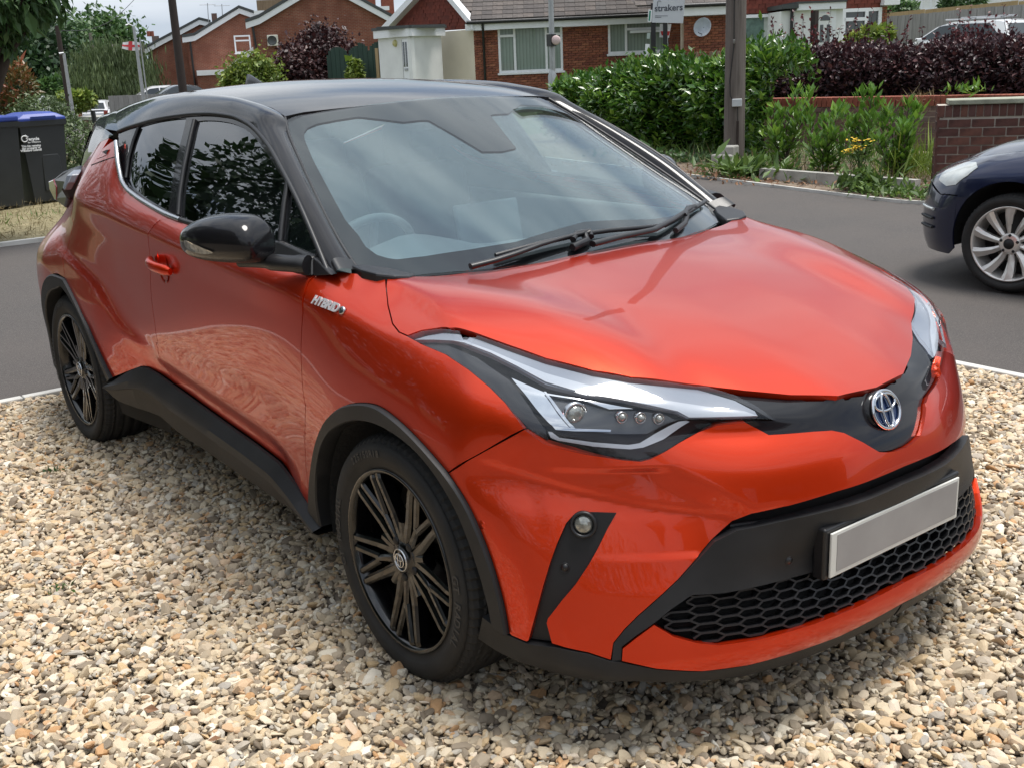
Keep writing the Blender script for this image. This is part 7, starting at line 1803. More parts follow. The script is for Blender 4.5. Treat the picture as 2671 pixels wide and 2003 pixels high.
pieces(FR, rh, 'brick', M['brickbung'], courses(L6(1145, 0)[0], a1, .2, L6(1150, 45)[1], .215, .065, .011), -.12, .0, 90, .003, 'brickwork'); FR.rect('soffit', L6(1140, 0)[0], L6(1256, 0)[0], L6(1200, 42)[1], L6(1200, -20)[1], -.3, .3, M['upvc'], rh)
# picket fence and post in front of it
pk = wroot('picket_fence', 'weathered picket fence with rounded tops behind the purple hedge', 'fence'); FK = Facade(linept(1470, 23.5), linept(1960, 22.0)); pm = MB()
zt_ = zat(1800, 107, 22.5)
for a in np.arange(0, FK.L, .155):
    zt2 = float(np.interp(a/FK.L, [0, .5, 1], [zat(1500, 113, 23.4), zat(1715, 104, 22.8), zat(1950, 98, 22.0)])); w_ = .075; FK.slab('picket', [(a, .6), (a+w_, .6), (a+w_, zt2-.03), (a+w_*.8, zt2), (a+w_*.2, zt2), (a, zt2-.03)], 0, .018, M['brownwood'], pk)
FK.rect('rail', 0, FK.L, zt_-.25, zt_-.17, -.04, 0, M['brownwood'], pk)
q = linept(1757, 22.0); bp_ = wroot('dark_post', 'dark brown square post standing in the purple hedge', 'post'); m = MB(); m.bbox((q[0]-.05, q[1]-.05, .5), (q[0]+.05, q[1]+.05, zat(1755, 24, 22.0))); m.obj('post', M['darkpole'], bp_)
# ---------------------------------------------------------------- upper right: fence, white estate car, house behind
FU = Facade(linept(1905, 40.0), linept(2300, 36.0)); fu = wroot('board_fence', 'grey vertical board fence climbing the slope at the top right', 'fence')
for i, a in enumerate(np.arange(0, FU.L, .148)):
    u_ = 1912+ (a/FU.L)*370; vt = float(np.interp(u_, [1912, 2000, 2125, 2212], [37, 30, 17, 11])); z1 = zat(u_, vt, hof(FU.pt(a, 0))); FU.rect('board', a, a+.140, .5, z1+rnd.uniform(-.01, .01), 0, .02+.012*(i % 2), M['greyfence'], fu)
FV = Facade(linept(1905, 46.0), linept(2300, 42.0)); fv = wroot('timber_edging', 'brown timber boards above the grey fence', 'fence')
for i, a in enumerate(np.arange(0, FV.L, 1.8)):
    u_ = 1912+(a/FV.L)*370; vt = float(np.interp(u_, [1912, 2000, 2125, 2212], [30, 22, 10, 3])); z1 = zat(u_, vt, hof(FV.pt(a, 0))); FV.slab('board', [(a, 1.5), (a+1.77, 1.5), (a+1.77, z1+.06), (a, z1)], 0, .03, M['newwood'], fv)
tree('garden_shrub', 'green shrub above the brown timber boards, left one', 'shrub', ground_pt(1960, 50, 2.2), [ell(1945, 22, 50, 30, 16), ell(1925, 28, 50, 22, 10)], 1800, L_['green'], .16, .5, .05, 71)
tree('garden_shrub', 'round green shrub above the brown timber boards, right one', 'shrub', ground_pt(2080, 50, 2.6), [ell(2085, 5, 50, 38, 16), ell(2060, 8, 50, 24, 12)], 1800, L_['green'], .16, .5, .05, 72)
FH = Facade(linept(1900, 58.0), linept(2300, 56.0)); hh = wroot('white_window_house', 'pale house with white windows behind the top right fence', 'house'); FH.rect('wall', 0, FH.L, 1, 9, -.3, 0, M['render'], hh)
A, B = FH.loc(*K6(1330, 20)), FH.loc(*K6(1560, 78)); FH.window(hh, A[0], B[0], B[1], A[1]+.5, cols=(.5, .8), rows={0: .5}, fw=.1); A = FH.loc(*K6(1900, 0)); FH.window(hh, A[0], A[0]+2.4, A[1]-.3, A[1]+1.2, cols=(.5,), fw=.1)
# ---------------------------------------------------------------- gabled brick houses, left of centre
def K10(x, y): return ((380+.3074*x)/DS, .3074*y/DS)
def gable_house(name, label, uL, uR, h, vert, bottom=-.5, seed=0, chim=None, win=None, back=9):
    """vert: verge points in photo display pixels from the left eave over the ridge to the right eave"""
    F = Facade(linept(uL, h), linept(uR, h*1.0)); r = wroot(name, label, 'house'); V_ = [F.loc(*p) for p in vert]; V_[0] = (0, V_[0][1]) if V_[0][0] > 0 else V_[0]
    wp = [(V_[0][0]+.25, bottom)]+[(V_[-1][0]-.05, bottom)]+[(a, z-.10) for a, z in V_[::-1]]; wp[2] = (V_[-1][0]-.05, V_[-1][1]-.1); wp[-1] = (V_[0][0]+.25, V_[0][1]-.0)
    F.slab('wall', wp, -back, 0, M['brickfar'], r, uv=True)
    for A_2, B_2 in zip(V_[:-1], V_[1:]):
        F.slab('bargeboard', [A_2, B_2, (B_2[0], B_2[1]-.30), (A_2[0], A_2[1]-.30)], .10, .28, M['upvc'], r)
        F.slab('roof', [(A_2[0], A_2[1]+.02), (B_2[0], B_2[1]+.02), (B_2[0], B_2[1]+.17), (A_2[0], A_2[1]+.17)], -back, .34, M['fasciadark'] if True else M['rooftile'], r)
    return F, r
FA, ha = gable_house('gabled_house', 'farthest small gabled brick house left of the brown pole', 314, 425, 82, [(312, 108), (340, 92), (430, 44), (455, 50)], win=None)
FA.rect('chimney', FA.loc(*K10(5, 0))[0], FA.loc(*K10(70, 0))[0], FA.loc(*K10(0, 385))[1], FA.loc(*K10(0, 300))[1], -4, -3.2, M['brickold'], ha)
for dx in (18, 50): m = MB(); q = FA.loc(*K10(dx, 300)); m.tube([FA.pt(q[0], q[1], -3.6), FA.pt(q[0], q[1]+.35, -3.6)], .13, 8); m.obj('chimney_pot', M['brickred'], ha)
m = MB(); q = FA.loc(*K10(35, 440)); m.tube([FA.pt(q[0], q[1], .1), FA.pt(q[0]+.3, -.3, .1)], .05, 6); m.obj('downpipe', M['gutter'], ha)
FB2, hb2 = gable_house('gabled_house', 'middle gabled brick house with one white upper window', 398, 556, 74, [(400, 82), (420, 78), (516, 19), (556, 33)])
A, B = FB2.loc(*K10(745, 305)), FB2.loc(*K10(900, 450)); FB2.window(hb2, A[0], B[0], B[1], A[1], rows={0: .70}, fw=.09, glass=M['curtain'])
FB2.rect('chimney', FB2.loc(*K10(540, 0))[0], FB2.loc(*K10(590, 0))[0], FB2.loc(*K10(0, 200))[1], FB2.loc(*K10(0, 108))[1], -5, -4.2, M['brickold'], hb2)
m = MB(); q = FB2.loc(*K10(375, 330)); q2 = FB2.loc(*K10(440, 780)); m.tube([FB2.pt(q[0], q[1], .1), FB2.pt(q[0], q2[1]-.5, .1)], .06, 6); m.obj('downpipe', M['gutter'], hb2)
A, B = FB2.loc(*K10(437, 602)), FB2.loc(*K10(720, 632)); FB2.rect('garage_fascia', A[0], B[0], B[1], A[1], 0, 2.0, M['upvc'], hb2); FB2.rect('garage_wall', A[0], B[0], -1, B[1], 0, 1.9, M['brickfar'], hb2, uv=True)
C0, C1 = FB2.loc(*K10(728, 598)), FB2.loc(*K10(962, 415)); FB2.slab('lean_to_roof', [C0, C1, (C1[0], C1[1]+.35), (C0[0], C0[1]+.35)], .1, 2.2, M['upvc'], hb2)
for (x, y, hgt) in ((525, 160, 1.0), (650, 110, 1.0)):
    q = FB2.loc(*K10(x, y)); m = MB(); t_ = FB2.loc(*K10(x-(8 if x < 600 else 5), 0 if x < 600 else 8)); m.tube([FB2.pt(q[0], q[1]-.3, -4), FB2.pt(t_[0], t_[1], -4)], .025, 5); m.tube([FB2.pt(t_[0]-.5, t_[1]-.1, -4), FB2.pt(t_[0]+.5, t_[1]-.1, -4)], .015, 4); m.obj('aerial', M['galv'], hb2)
FC, hc = gable_house('gabled_house', 'largest gabled brick house with an air conditioning unit', 538, 852, 62, [(536, 50), (560, 40), (697, -42), (848, 40)])
q = FC.loc(*K10(905, 200)); m = MB(); m.tube([FC.pt(q[0], q[1], .15), FC.pt(q[0]+.15, q[1]-2.4, .15)], .06, 6); m.obj('downpipe', M['gutter'], hc); 
FC.rect('eave_box', FC.loc(*K10(910, 0))[0], FC.loc(*K10(1000, 0))[0], FC.loc(*K10(0, 165))[1], FC.loc(*K10(0, 130))[1], .05, .3, M['upvc'], hc); FC.rect('eave_box', FC.loc(*K10(1968, 0))[0], FC.loc(*K10(2060, 0))[0], FC.loc(*K10(0, 165))[1], FC.loc(*K10(0, 130))[1], .05, .3, M['upvc'], hc)
for x in (1190, 2100): q = FC.loc(*K10(1940 if x == 1190 else 2110, 0)); FC.rect('chimney', q[0]-.35, q[0]+.35, q[1]-1.2, q[1]+.6, -7, -6.2, M['brickred'], hc)
ac = wroot('air_conditioner', 'white air conditioning unit on the largest gabled house', 'air conditioner'); A, B = FC.loc(*K10(1030, 303)), FC.loc(*K10(1130, 392)); FC.rect('case', A[0], B[0], B[1], A[1], .05, .42, simple('ac_cream', (.62, .60, .52), .5), ac, bev=.02)
m = MB(); m.lathe([(.0, 0), (.20, 0), (.22, .02), (.24, .0)], FC.pt(A[0]*.55+B[0]*.45, (A[1]+B[1])/2, .43), (*FC.n, 0), 24); m.obj('fan_grille', M['fasciadark'], ac)
# tiled roof strip above house B, house behind willow
F_ = Facade(linept(535, 95), linept(640, 95)); r_ = wroot('tiled_roof_house', 'tan tiled roof rising behind the largest gabled house', 'house'); A = F_.loc(*K10(938, 5)); B = F_.loc(*K10(1110, 90)); F_.slab('roof', [(A[0], B[1]-2), (B[0]+3, B[1]-2), (B[0]+3, A[1]), (A[0], A[1])], -4, 0, M['brownwood'], r_); F_.rect('wall', A[0]+.2, B[0]+3, 0, B[1]-2, -4, -.2, M['brickfar'], r_, uv=True)
F_ = Facade(linept(200, 105), linept(316, 105)); r_ = wroot('bungalow_roof_house', 'brown tiled house mostly hidden by the willow', 'house'); zt1, zt2 = F_.loc(250, 98)[1], F_.loc(250, 135)[1]; m = MB()
for k in range(9):
    z = zt2+(zt1-zt2)*k/8; m.add([F_.pt(0, z-.35, -k*.6+.3), F_.pt(F_.L, z-.35, -k*.6+.3), F_.pt(F_.L, z+.18, -k*.6-.5), F_.pt(0, z+.18, -k*.6-.5)], [(0, 1, 2, 3)], False)
m.obj('roof', M['rooftile'], r_); F_.rect('wall', .2, F_.L-.2, 0, zt2, -6, -.2, M['brickfar'], r_, uv=True)
# green gate fence left of the porch
FG = Facade(linept(706, 44), linept(828, 41)); fg = wroot('green_fence', 'dark green board fence with scalloped tops left of the white porch', 'fence'); zg = zat(760, 118, 43)
for i, a in enumerate(np.arange(0, FG.L-.14, .15)):
    u_ = (a % 1.35)/1.35; FG.rect('board', a, a+.142, -.2, zg+.28*math.sin(math.pi*u_)**.6+.10*(a > FG.L*.55), 0, .02+.01*(i % 2), M['greenboard'], fg)
FG.rect('pale_post', FG.loc(812, 100)[0], FG.loc(818, 100)[0], -.2, zat(815, 105, 41.5), .02, .06, M['newwood'], fg)
tree('ivy_clump', 'yellow green ivy climbing the dark green fence', 'ivy', ground_pt(765, 41.5), [ell(768, 160, 41.4, 15, 30), ell(764, 185, 41.4, 17, 26)], 1400, L_['yellow'], .12, .7, .03, 81)
tree('plum_tree', 'copper leaved plum tree in front of the largest gabled house', 'tree', ground_pt(690, 46), [ell(655, 130, 46, 52, 38), ell(710, 115, 46, 50, 42), ell(690, 160, 45.6, 62, 50), ell(740, 140, 46, 40, 30), ell(640, 165, 46, 40, 30), ell(690, 85, 46.2, 32, 24), ell(670, 200, 45.6, 60, 26)], 16000, L_['plum'], .13, .6, .12, 82, clump=.22, nclump=700, inner=.55)
tree('green_bush', 'light green bush behind the roof aerial of the orange car', 'bush', ground_pt(535, 44), [ell(540, 160, 44, 42, 34), ell(510, 175, 44, 30, 28), ell(575, 165, 44, 28, 30), ell(540, 195, 43.8, 52, 26)], 5200, L_['yellow'], .15, .6, .06, 83, clump=.18, nclump=300, inner=.55, four=True)
# ---------------------------------------------------------------- street lamps, poles, cables
def post(name, label, cat, u0, v0, u1, v1, h, r0, r1, mat, zb_=-.3):
    r = wroot(name, label, cat); p = X(u0, v0, h); q = X(u1, v1, h); b = p.copy(); b[2] = zb_; b[:2] = (p[:2]+q[:2])/2+(q[:2]-p[:2])*.5; t = b.copy(); t[2] = p[2]; t[:2] += (p[:2]-q[:2])*.6
    m = MB(); m.tube([b, (b+t)/2, t], [r0, (r0+r1)/2, r1], 10); m.obj('column', mat, r); return r, t, b
lr, lt, lb_ = post('street_lamp', 'grey street lamp column in front of the bungalow', 'street lamp', 1188, -140, 1194, 190, 30.5, .085, .06, M['galv']); m = MB(); m.tube([(lb_[0], lb_[1], -.2), (lb_[0], lb_[1], zat(1194, 165, 30.5)), (lb_[0], lb_[1], zat(1194, 150, 30.5))], [.115, .115, .07], 12); m.obj('base', M['galv'], lr)
m = MB(); c = np.array([lb_[0], lb_[1], zat(1190, 88, 30.5)]); m.box(c+np.array([CAM[0]-c[0], CAM[1]-c[1], 0])/30*.08, (.18, .18, .30)); m.obj('control_box', M['gutter'], lr)
m = MB(); m.lathe([(0, .02), (.10, .02), (.12, 0), (0, -.01)], c+np.array([CAM[0]-c[0], CAM[1]-c[1], 0])/30*.2+CR*.12, (*(CAM[:2]-c[:2])/30, 0), 16); m.obj('round_sign', simple('faded_sign', (.55, .42, .42), .5), lr)
lr, lt, lb_ = post('street_lamp', 'slim grey street lamp with a short arm beside the flag', 'street lamp', 287, 58, 311, 215, 46, .085, .05, M['galv'], -.6); lt = X(286, 57, 46); m = MB()
m = MB(); hd = X(272, 56, 46); m.tube([lt, (lt+hd)/2+np.array([0, 0, .06]), hd], [.05, .05, .09], 8, squash=.5); m.obj('lamp_head', M['galv'], lr)
lr, lt, lb_ = post('street_lamp', 'pale grey street lamp beside the dark far pole', 'street lamp', 137, 116, 158, 248, 50, .085, .06, M['galv'], -.6); m = MB(); hd = X(128, 117, 50); m.tube([X(138, 115, 50), hd], [.07, .11], 8, squash=.5); m.obj('lamp_head', M['galv'], lr)
post('utility_pole', 'dark thin utility pole in front of the far trees', 'pole', 122, 56, 148, 215, 53, .14, .10, M['darkpole'], -.6)
post('utility_pole', 'dark brown utility pole in front of the gabled houses', 'pole', 367, -30, 396, 200, 33, .125, .105, M['darkpole'], -.4)
post('utility_pole', 'distant wooden utility pole above the willow', 'pole', 194, 72, 200, 110, 90, .15, .12, M['pole'], -.6)
wr = wroot('overhead_wire', 'thin overhead wire sagging across the sky at the top left', 'wire'); m = MB(); m.tube(crom([X(118, 66, 53), X(165, 67.5, 54), X(205, 61, 55), X(245, 42, 56), X(290, 0, 58), X(330, -50, 60)]), .014, 4); m.obj('wire', M['gutter'], wr)
# flag
fg_ = wroot('england_flag', 'white flag with a red cross flying beside the slim street lamp', 'flag'); m = MB(); f0 = X(303, 92, 52); fp = MB(); fp.tube([np.array([f0[0], f0[1], -.5]), f0+np.array([0, 0, .2])], .03, 6); fp.obj('flag_pole', M['galv'], fg_)
P0_, P1_, P2_, P3_ = X(302, 93, 52), X(264, 90, 52), X(262, 106, 52), X(302, 111, 52)
def fpt(a, b): p = P0_*(1-a)*(1-b)+P1_*a*(1-b)+P2_*a*b+P3_*(1-a)*b; return p+CF*math.sin(a*7)*.12+np.array([0, 0, .05*math.sin(a*6+b)])
for nm, sel, mt in (('cloth', lambda a, b: True, simple('flag_white', (.72, .70, .72), .8)), ('cross', lambda a, b: abs(a-.5) < .08 or abs(b-.5) < .11, simple('flag_red', (.55, .05, .06), .8))):
    m = MB(); na, nb = 24, 16
    for i in range(na):
        for j in range(nb):
            if sel((i+.5)/na, (j+.5)/nb):
                of = -CF*.02 if nm == 'cross' else 0; m.add([fpt(i/na, j/nb)+of, fpt((i+1)/na, j/nb)+of, fpt((i+1)/na, (j+1)/nb)+of, fpt(i/na, (j+1)/nb)+of], [(0, 1, 2, 3)], True)
    m.obj(nm, mt, fg_)
# ---------------------------------------------------------------- estate agent's board
eb = wroot('estate_agent_board', 'pale estate agent board on two dark posts above the laurel hedge', 'sign'); FE = Facade(linept(1404, 20.2), linept(1482, 20.2)); e = lambda x, y: FE.loc(*K9(x, y))
A, B = e(330, -60), e(850, 388); SB = FE.slab('board', [e(318, 380), e(832, 390), e(868, -60), e(345, -60)], 0, .02, simple('board_grey', (.55, .57, .60), .5, var=.03), eb)
FE.rect('post', e(300, 0)[0], e(380, 0)[0], .3, e(300, 60)[1], -.09, -.01, M['gutter'], eb); FE.rect('post', e(500, 0)[0], e(575, 0)[0], .3, e(500, 370)[1], -.09, -.01, M['gutter'], eb)
FE.slab('side_notice', [e(247, 365), e(312, 370), e(325, 170), e(260, 165)], -.005, .015, M['upvc'], eb); FE.slab('green_print', [e(262, 350), e(290, 350), e(303, 185), e(276, 185)], .015, .017, simple('sign_green', (.03, .22, .15), .5), eb)
FE.slab('white_notice', [e(200, 935), e(268, 940), e(285, 735), e(210, 730)], .0, .02, M['upvc'], eb); FE.slab('grey_notice', [e(232, 645), e(285, 650), e(292, 550), e(240, 550)], .0, .02, simple('sign_pale', (.35, .42, .38), .5), eb)
FE.slab('back_notice', [e(440, 620), e(600, 630), e(640, 400), e(450, 400)], -.14, -.12, M['upvc'], eb); FE.slab('red_print', [e(480, 590), e(600, 590), e(620, 520), e(460, 520)], -.12, -.117, simple('sign_red', (.55, .03, .03), .5), eb)
xd_ = np.array([FE.d[0], FE.d[1], 0]); dk = simple('board_lettering', (.06, .07, .09), .5)
c = e(595, 140); tx = text('lettering', 'strakers', .145, FE.pt(c[0], c[1], .024), xd_, (0, 0, 1), dk, .001, bold=.0025); tx.parent = SB
m = MB(); c = e(440, 50); m.tube([FE.pt(c[0]-.03, c[1]-.06, .024), FE.pt(c[0]-.03, c[1]+.01, .024), FE.pt(c[0]-.015, c[1]+.03, .024), FE.pt(c[0]+.015, c[1]+.03, .024), FE.pt(c[0]+.03, c[1]+.01, .024)], .004, 5); o = m.obj('padlock_mark', dk, SB)
for (x0, x1, y) in ((372, 580, 268), (372, 472, 292)): FE.slab('print_line', [e(x0, y+5), e(x1, y+5), e(x1, y-3), e(x0, y-3)], .021, .023, dk, SB)
# ---------------------------------------------------------------- left background: trees, hedge, fence, brick pier
tree('big_tree', 'large dark green tree mass at the far left', 'tree', ground_pt(60, 92), [ell(40, 130, 92, 62, 50), ell(80, 110, 93, 50, 46), ell(110, 150, 91, 50, 50), ell(60, 180, 90, 75, 45), ell(0, 150, 92, 60, 60), ell(120, 185, 90, 50, 40)], 20000, L_['dark'], .40, .6, .35, 91, clump=.8, nclump=500, inner=.5)
tree('big_tree', 'lighter green tall tree rising between the far pole and the willow', 'tree', ground_pt(140, 104), [ell(120, 100, 104, 42, 34), ell(150, 120, 103, 40, 36), ell(175, 130, 104, 36, 30), ell(150, 160, 103, 45, 40)], 14000, L_['green'], .42, .6, .35, 92, clump=.8, nclump=400, inner=.5)
tree('big_tree', 'round topped green tree on the skyline above the willow', 'tree', ground_pt(225, 125), [ell(225, 80, 125, 44, 26), ell(205, 98, 125, 40, 22), ell(255, 98, 125, 28, 18), ell(190, 105, 126, 30, 14)], 12000, L_['green'], .48, .6, .35, 93, clump=.9, nclump=350, inner=.5)
tree('willow_tree', 'pale olive weeping willow left of the gabled houses', 'tree', ground_pt(235, 72), [ell(235, 135, 72, 48, 30), ell(200, 160, 71.5, 38, 34), ell(270, 150, 72, 44, 34), ell(300, 165, 73, 28, 32), ell(235, 180, 71, 62, 30), ell(190, 190, 71, 32, 26), ell(285, 190, 72, 40, 22)], 24000, L_['willow'], .34, .16, .25, 94, droop=2.6, rand=.4, clump=.45, nclump=600, inner=.6)
rs = np.random.RandomState(95); m = MB()
tree('garden_tree', 'small dark bush right of the far left cars', 'bush', ground_pt(115, 62), [ell(115, 190, 62, 22, 16)], 1600, L_['green'], .22, .6, .04, 95)
tree('clipped_hedge', 'bright green clipped hedge left of the white hatchback', 'hedge', ground_pt(165, 57), [ell(150, 222, 57, 22, 22), ell(172, 218, 57, 20, 18), ell(190, 216, 58, 14, 14)], 4200, L_['yellow'], .16, .6, 0, 96)
FL = Facade(linept(222, 62), linept(345, 60)); fl2 = wroot('far_board_fence', 'far grey board fence right of the white hatchback', 'fence')
for i, a in enumerate(np.arange(0, FL.L, .30)):
    zz_ = zat(260, 207, 61.5); FL.rect('board', a, a+.285, -.8, zz_+rnd.uniform(-.01, .01), 0, .03, M['greyfence'], fl2)
F9 = Facade(linept(158, 22.3), linept(218, 21.4)); bpz = wroot('brick_pier', 'short weathered brick pier behind the sprawling shrub', 'wall'); zt = zat(190, 258, 22); F9.rect('mortar', .004, F9.L, -.1, zt-.01, -.32, -.012, M['mortar'], bpz); pieces(F9, bpz, 'brick', M['brickold'], courses(0, F9.L, -.08, zt-.03, .215, .068, .012)[::-1], -.1, 0, 90, .012); F9.rect('capping', -.03, F9.L+.03, zt-.02, zt+.04, -.36, .04, M['concrete'], bpz)
ps = wroot('black_post', 'leaning black square post in front of the small brick pier', 'post'); m = MB(); m.tube([X(217, 330, 20.3), X(200, 240, 20.3)], .04, 4); m.obj('post', M['gutter'], ps)
# ---------------------------------------------------------------- wheelie bin
bx0 = np.append(linept(21, 15.55), .03); BFc = Facade(bx0[:2], linept(110, 15.72)); bn = wroot('wheelie_bin', 'black wheelie bin with a blue lid and white recycle lettering', 'wheelie bin'); zb1 = zat(55, 272, hof(bx0))
def KRl(x, y): return BFc.loc(*KR(x, y))
wb_ = BFc.L; M['binblack'] = simple('bin_plastic', (.022, .025, .026), .45, var=.1, bump=.1, bscale=200); M['binblue'] = simple('bin_lid_blue', (.018, .045, .26), .38, var=.12); M['binblue2'] = simple('bin_lid_shadow_blue', (.01, .03, .17), .5)
m = MB(); dp = .62
def ringb(z, e, o=0): return [BFc.pt(-e, z, e*.6+o), BFc.pt(wb_+e, z, e*.6+o), BFc.pt(wb_+e, z, -dp-e), BFc.pt(-e, z, -dp-e)]
rs4 = [ringb(.03, -.03), ringb(.5, -.005), ringb(zb1-.02, .03), ringb(zb1-.02, .055), ringb(zb1+.05, .06)]; V_ = [p for r_ in rs4 for p in r_]; m.add(V_, [(i*4+j, i*4+(j+1) % 4, (i+1)*4+(j+1) % 4, (i+1)*4+j) for i in range(4) for j in range(4)]+[(3, 2, 1, 0)], False); o = m.obj('body', M['binblack'], bn, fix=True); bevel(o, .02, 3, 25)
BFc.slab('panel', [(wb_*.36, .16), (wb_*.86, .16), (wb_*.84, .58), (wb_*.80, .62), (wb_*.42, .62), (wb_*.38, .58)], -.02, .006, M['binblack'], bn, bev=.012)
m = MB(); rs5 = [ringb(zb1+.05, .055), ringb(zb1+.08, .055), ringb(zb1+.13, -.04), ringb(zb1+.15, -.10)]; V_ = [p for r_ in rs5 for p in r_]; m.add(V_, [(i*4+j, i*4+(j+1) % 4, (i+1)*4+(j+1) % 4, (i+1)*4+j) for i in range(3) for j in range(4)]+[(12, 13, 14, 15)], False); lid = m.obj('lid', M['binblue'], bn, fix=True); bevel(lid, .012, 2, 25)
BFc.slab('lid_recess', [(wb_*.22, zb1+.07), (wb_*.86, zb1+.07), (wb_*.84, zb1+.10), (wb_*.24, zb1+.10)], -.02, .05, M['binblue2'], lid)
for a_ in (.06, wb_-.06): m = MB(); m.lathe([(.0, -.03), (.10, -.03), (.10, .03), (0, .03)], BFc.pt(a_, .11, -dp-.02), (*BFc.d, 0), 20); m.obj('wheel', M['tyre'], bn)
wt_ = simple('bin_print', (.75, .76, .76), .6); xb = np.array([BFc.d[0], BFc.d[1], 0])
def bt(s_, sz, x, y, b=.0015): c = KRl(x, y); q = text('lettering', s_, sz, BFc.pt(c[0], c[1], .032), xb, (0, 0, 1), wt_, .0006, bold=b); q.parent = bn
bt('recycle', .052, 278, 376, .0025); bt('for Wiltshire', .030, 288, 403, .0005); bt('This bin remains', .036, 262, 436); bt('the property of', .036, 262, 455); bt('Wiltshire Council', .036, 262, 474, .002)
c = KRl(203, 376); m = MB(); m.tube([BFc.pt(c[0]+.036*math.cos(t), c[1]+.036*math.sin(t), .033) for t in np.linspace(.5, 5.6, 22)], .0075, 6); m.tube([BFc.pt(c[0]+.015, c[1]+.045, .033), BFc.pt(c[0]+.048, c[1]+.02, .033), BFc.pt(c[0]+.02, c[1]-.002, .033)], .007, 5); m.obj('recycle_mark', wt_, bn)
b2 = wroot('wheelie_bin', 'second dark wheelie bin cut off by the left edge', 'wheelie bin'); F2 = Facade(BFc.pt(-.68, 0, .05)[:2], BFc.pt(-.10, 0, .05)[:2]); m = MB()  # added body, stands in for the first bin's own dark side
for z0_, z1_, e0_, e1_ in ((.03, zb1, -.02, .03), (zb1, zb1+.06, .05, .055)): 
    p = [F2.pt(-e0_, z0_, e0_), F2.pt(F2.L+e0_, z0_, e0_), F2.pt(F2.L+e0_, z0_, -dp), F2.pt(-e0_, z0_, -dp), F2.pt(-e1_, z1_, e1_), F2.pt(F2.L+e1_, z1_, e1_), F2.pt(F2.L+e1_, z1_, -dp), F2.pt(-e1_, z1_, -dp)]; m.add(p, [(0, 1, 5, 4), (1, 2, 6, 5), (2, 3, 7, 6), (3, 0, 4, 7), (4, 5, 6, 7), (3, 2, 1, 0)], False)
m.obj('body', M['binblack'], b2, fix=True); F2.rect('lid', -.05, F2.L+.05, zb1+.06, zb1+.13, -dp, .05, M['binblue'], b2, bev=.02)
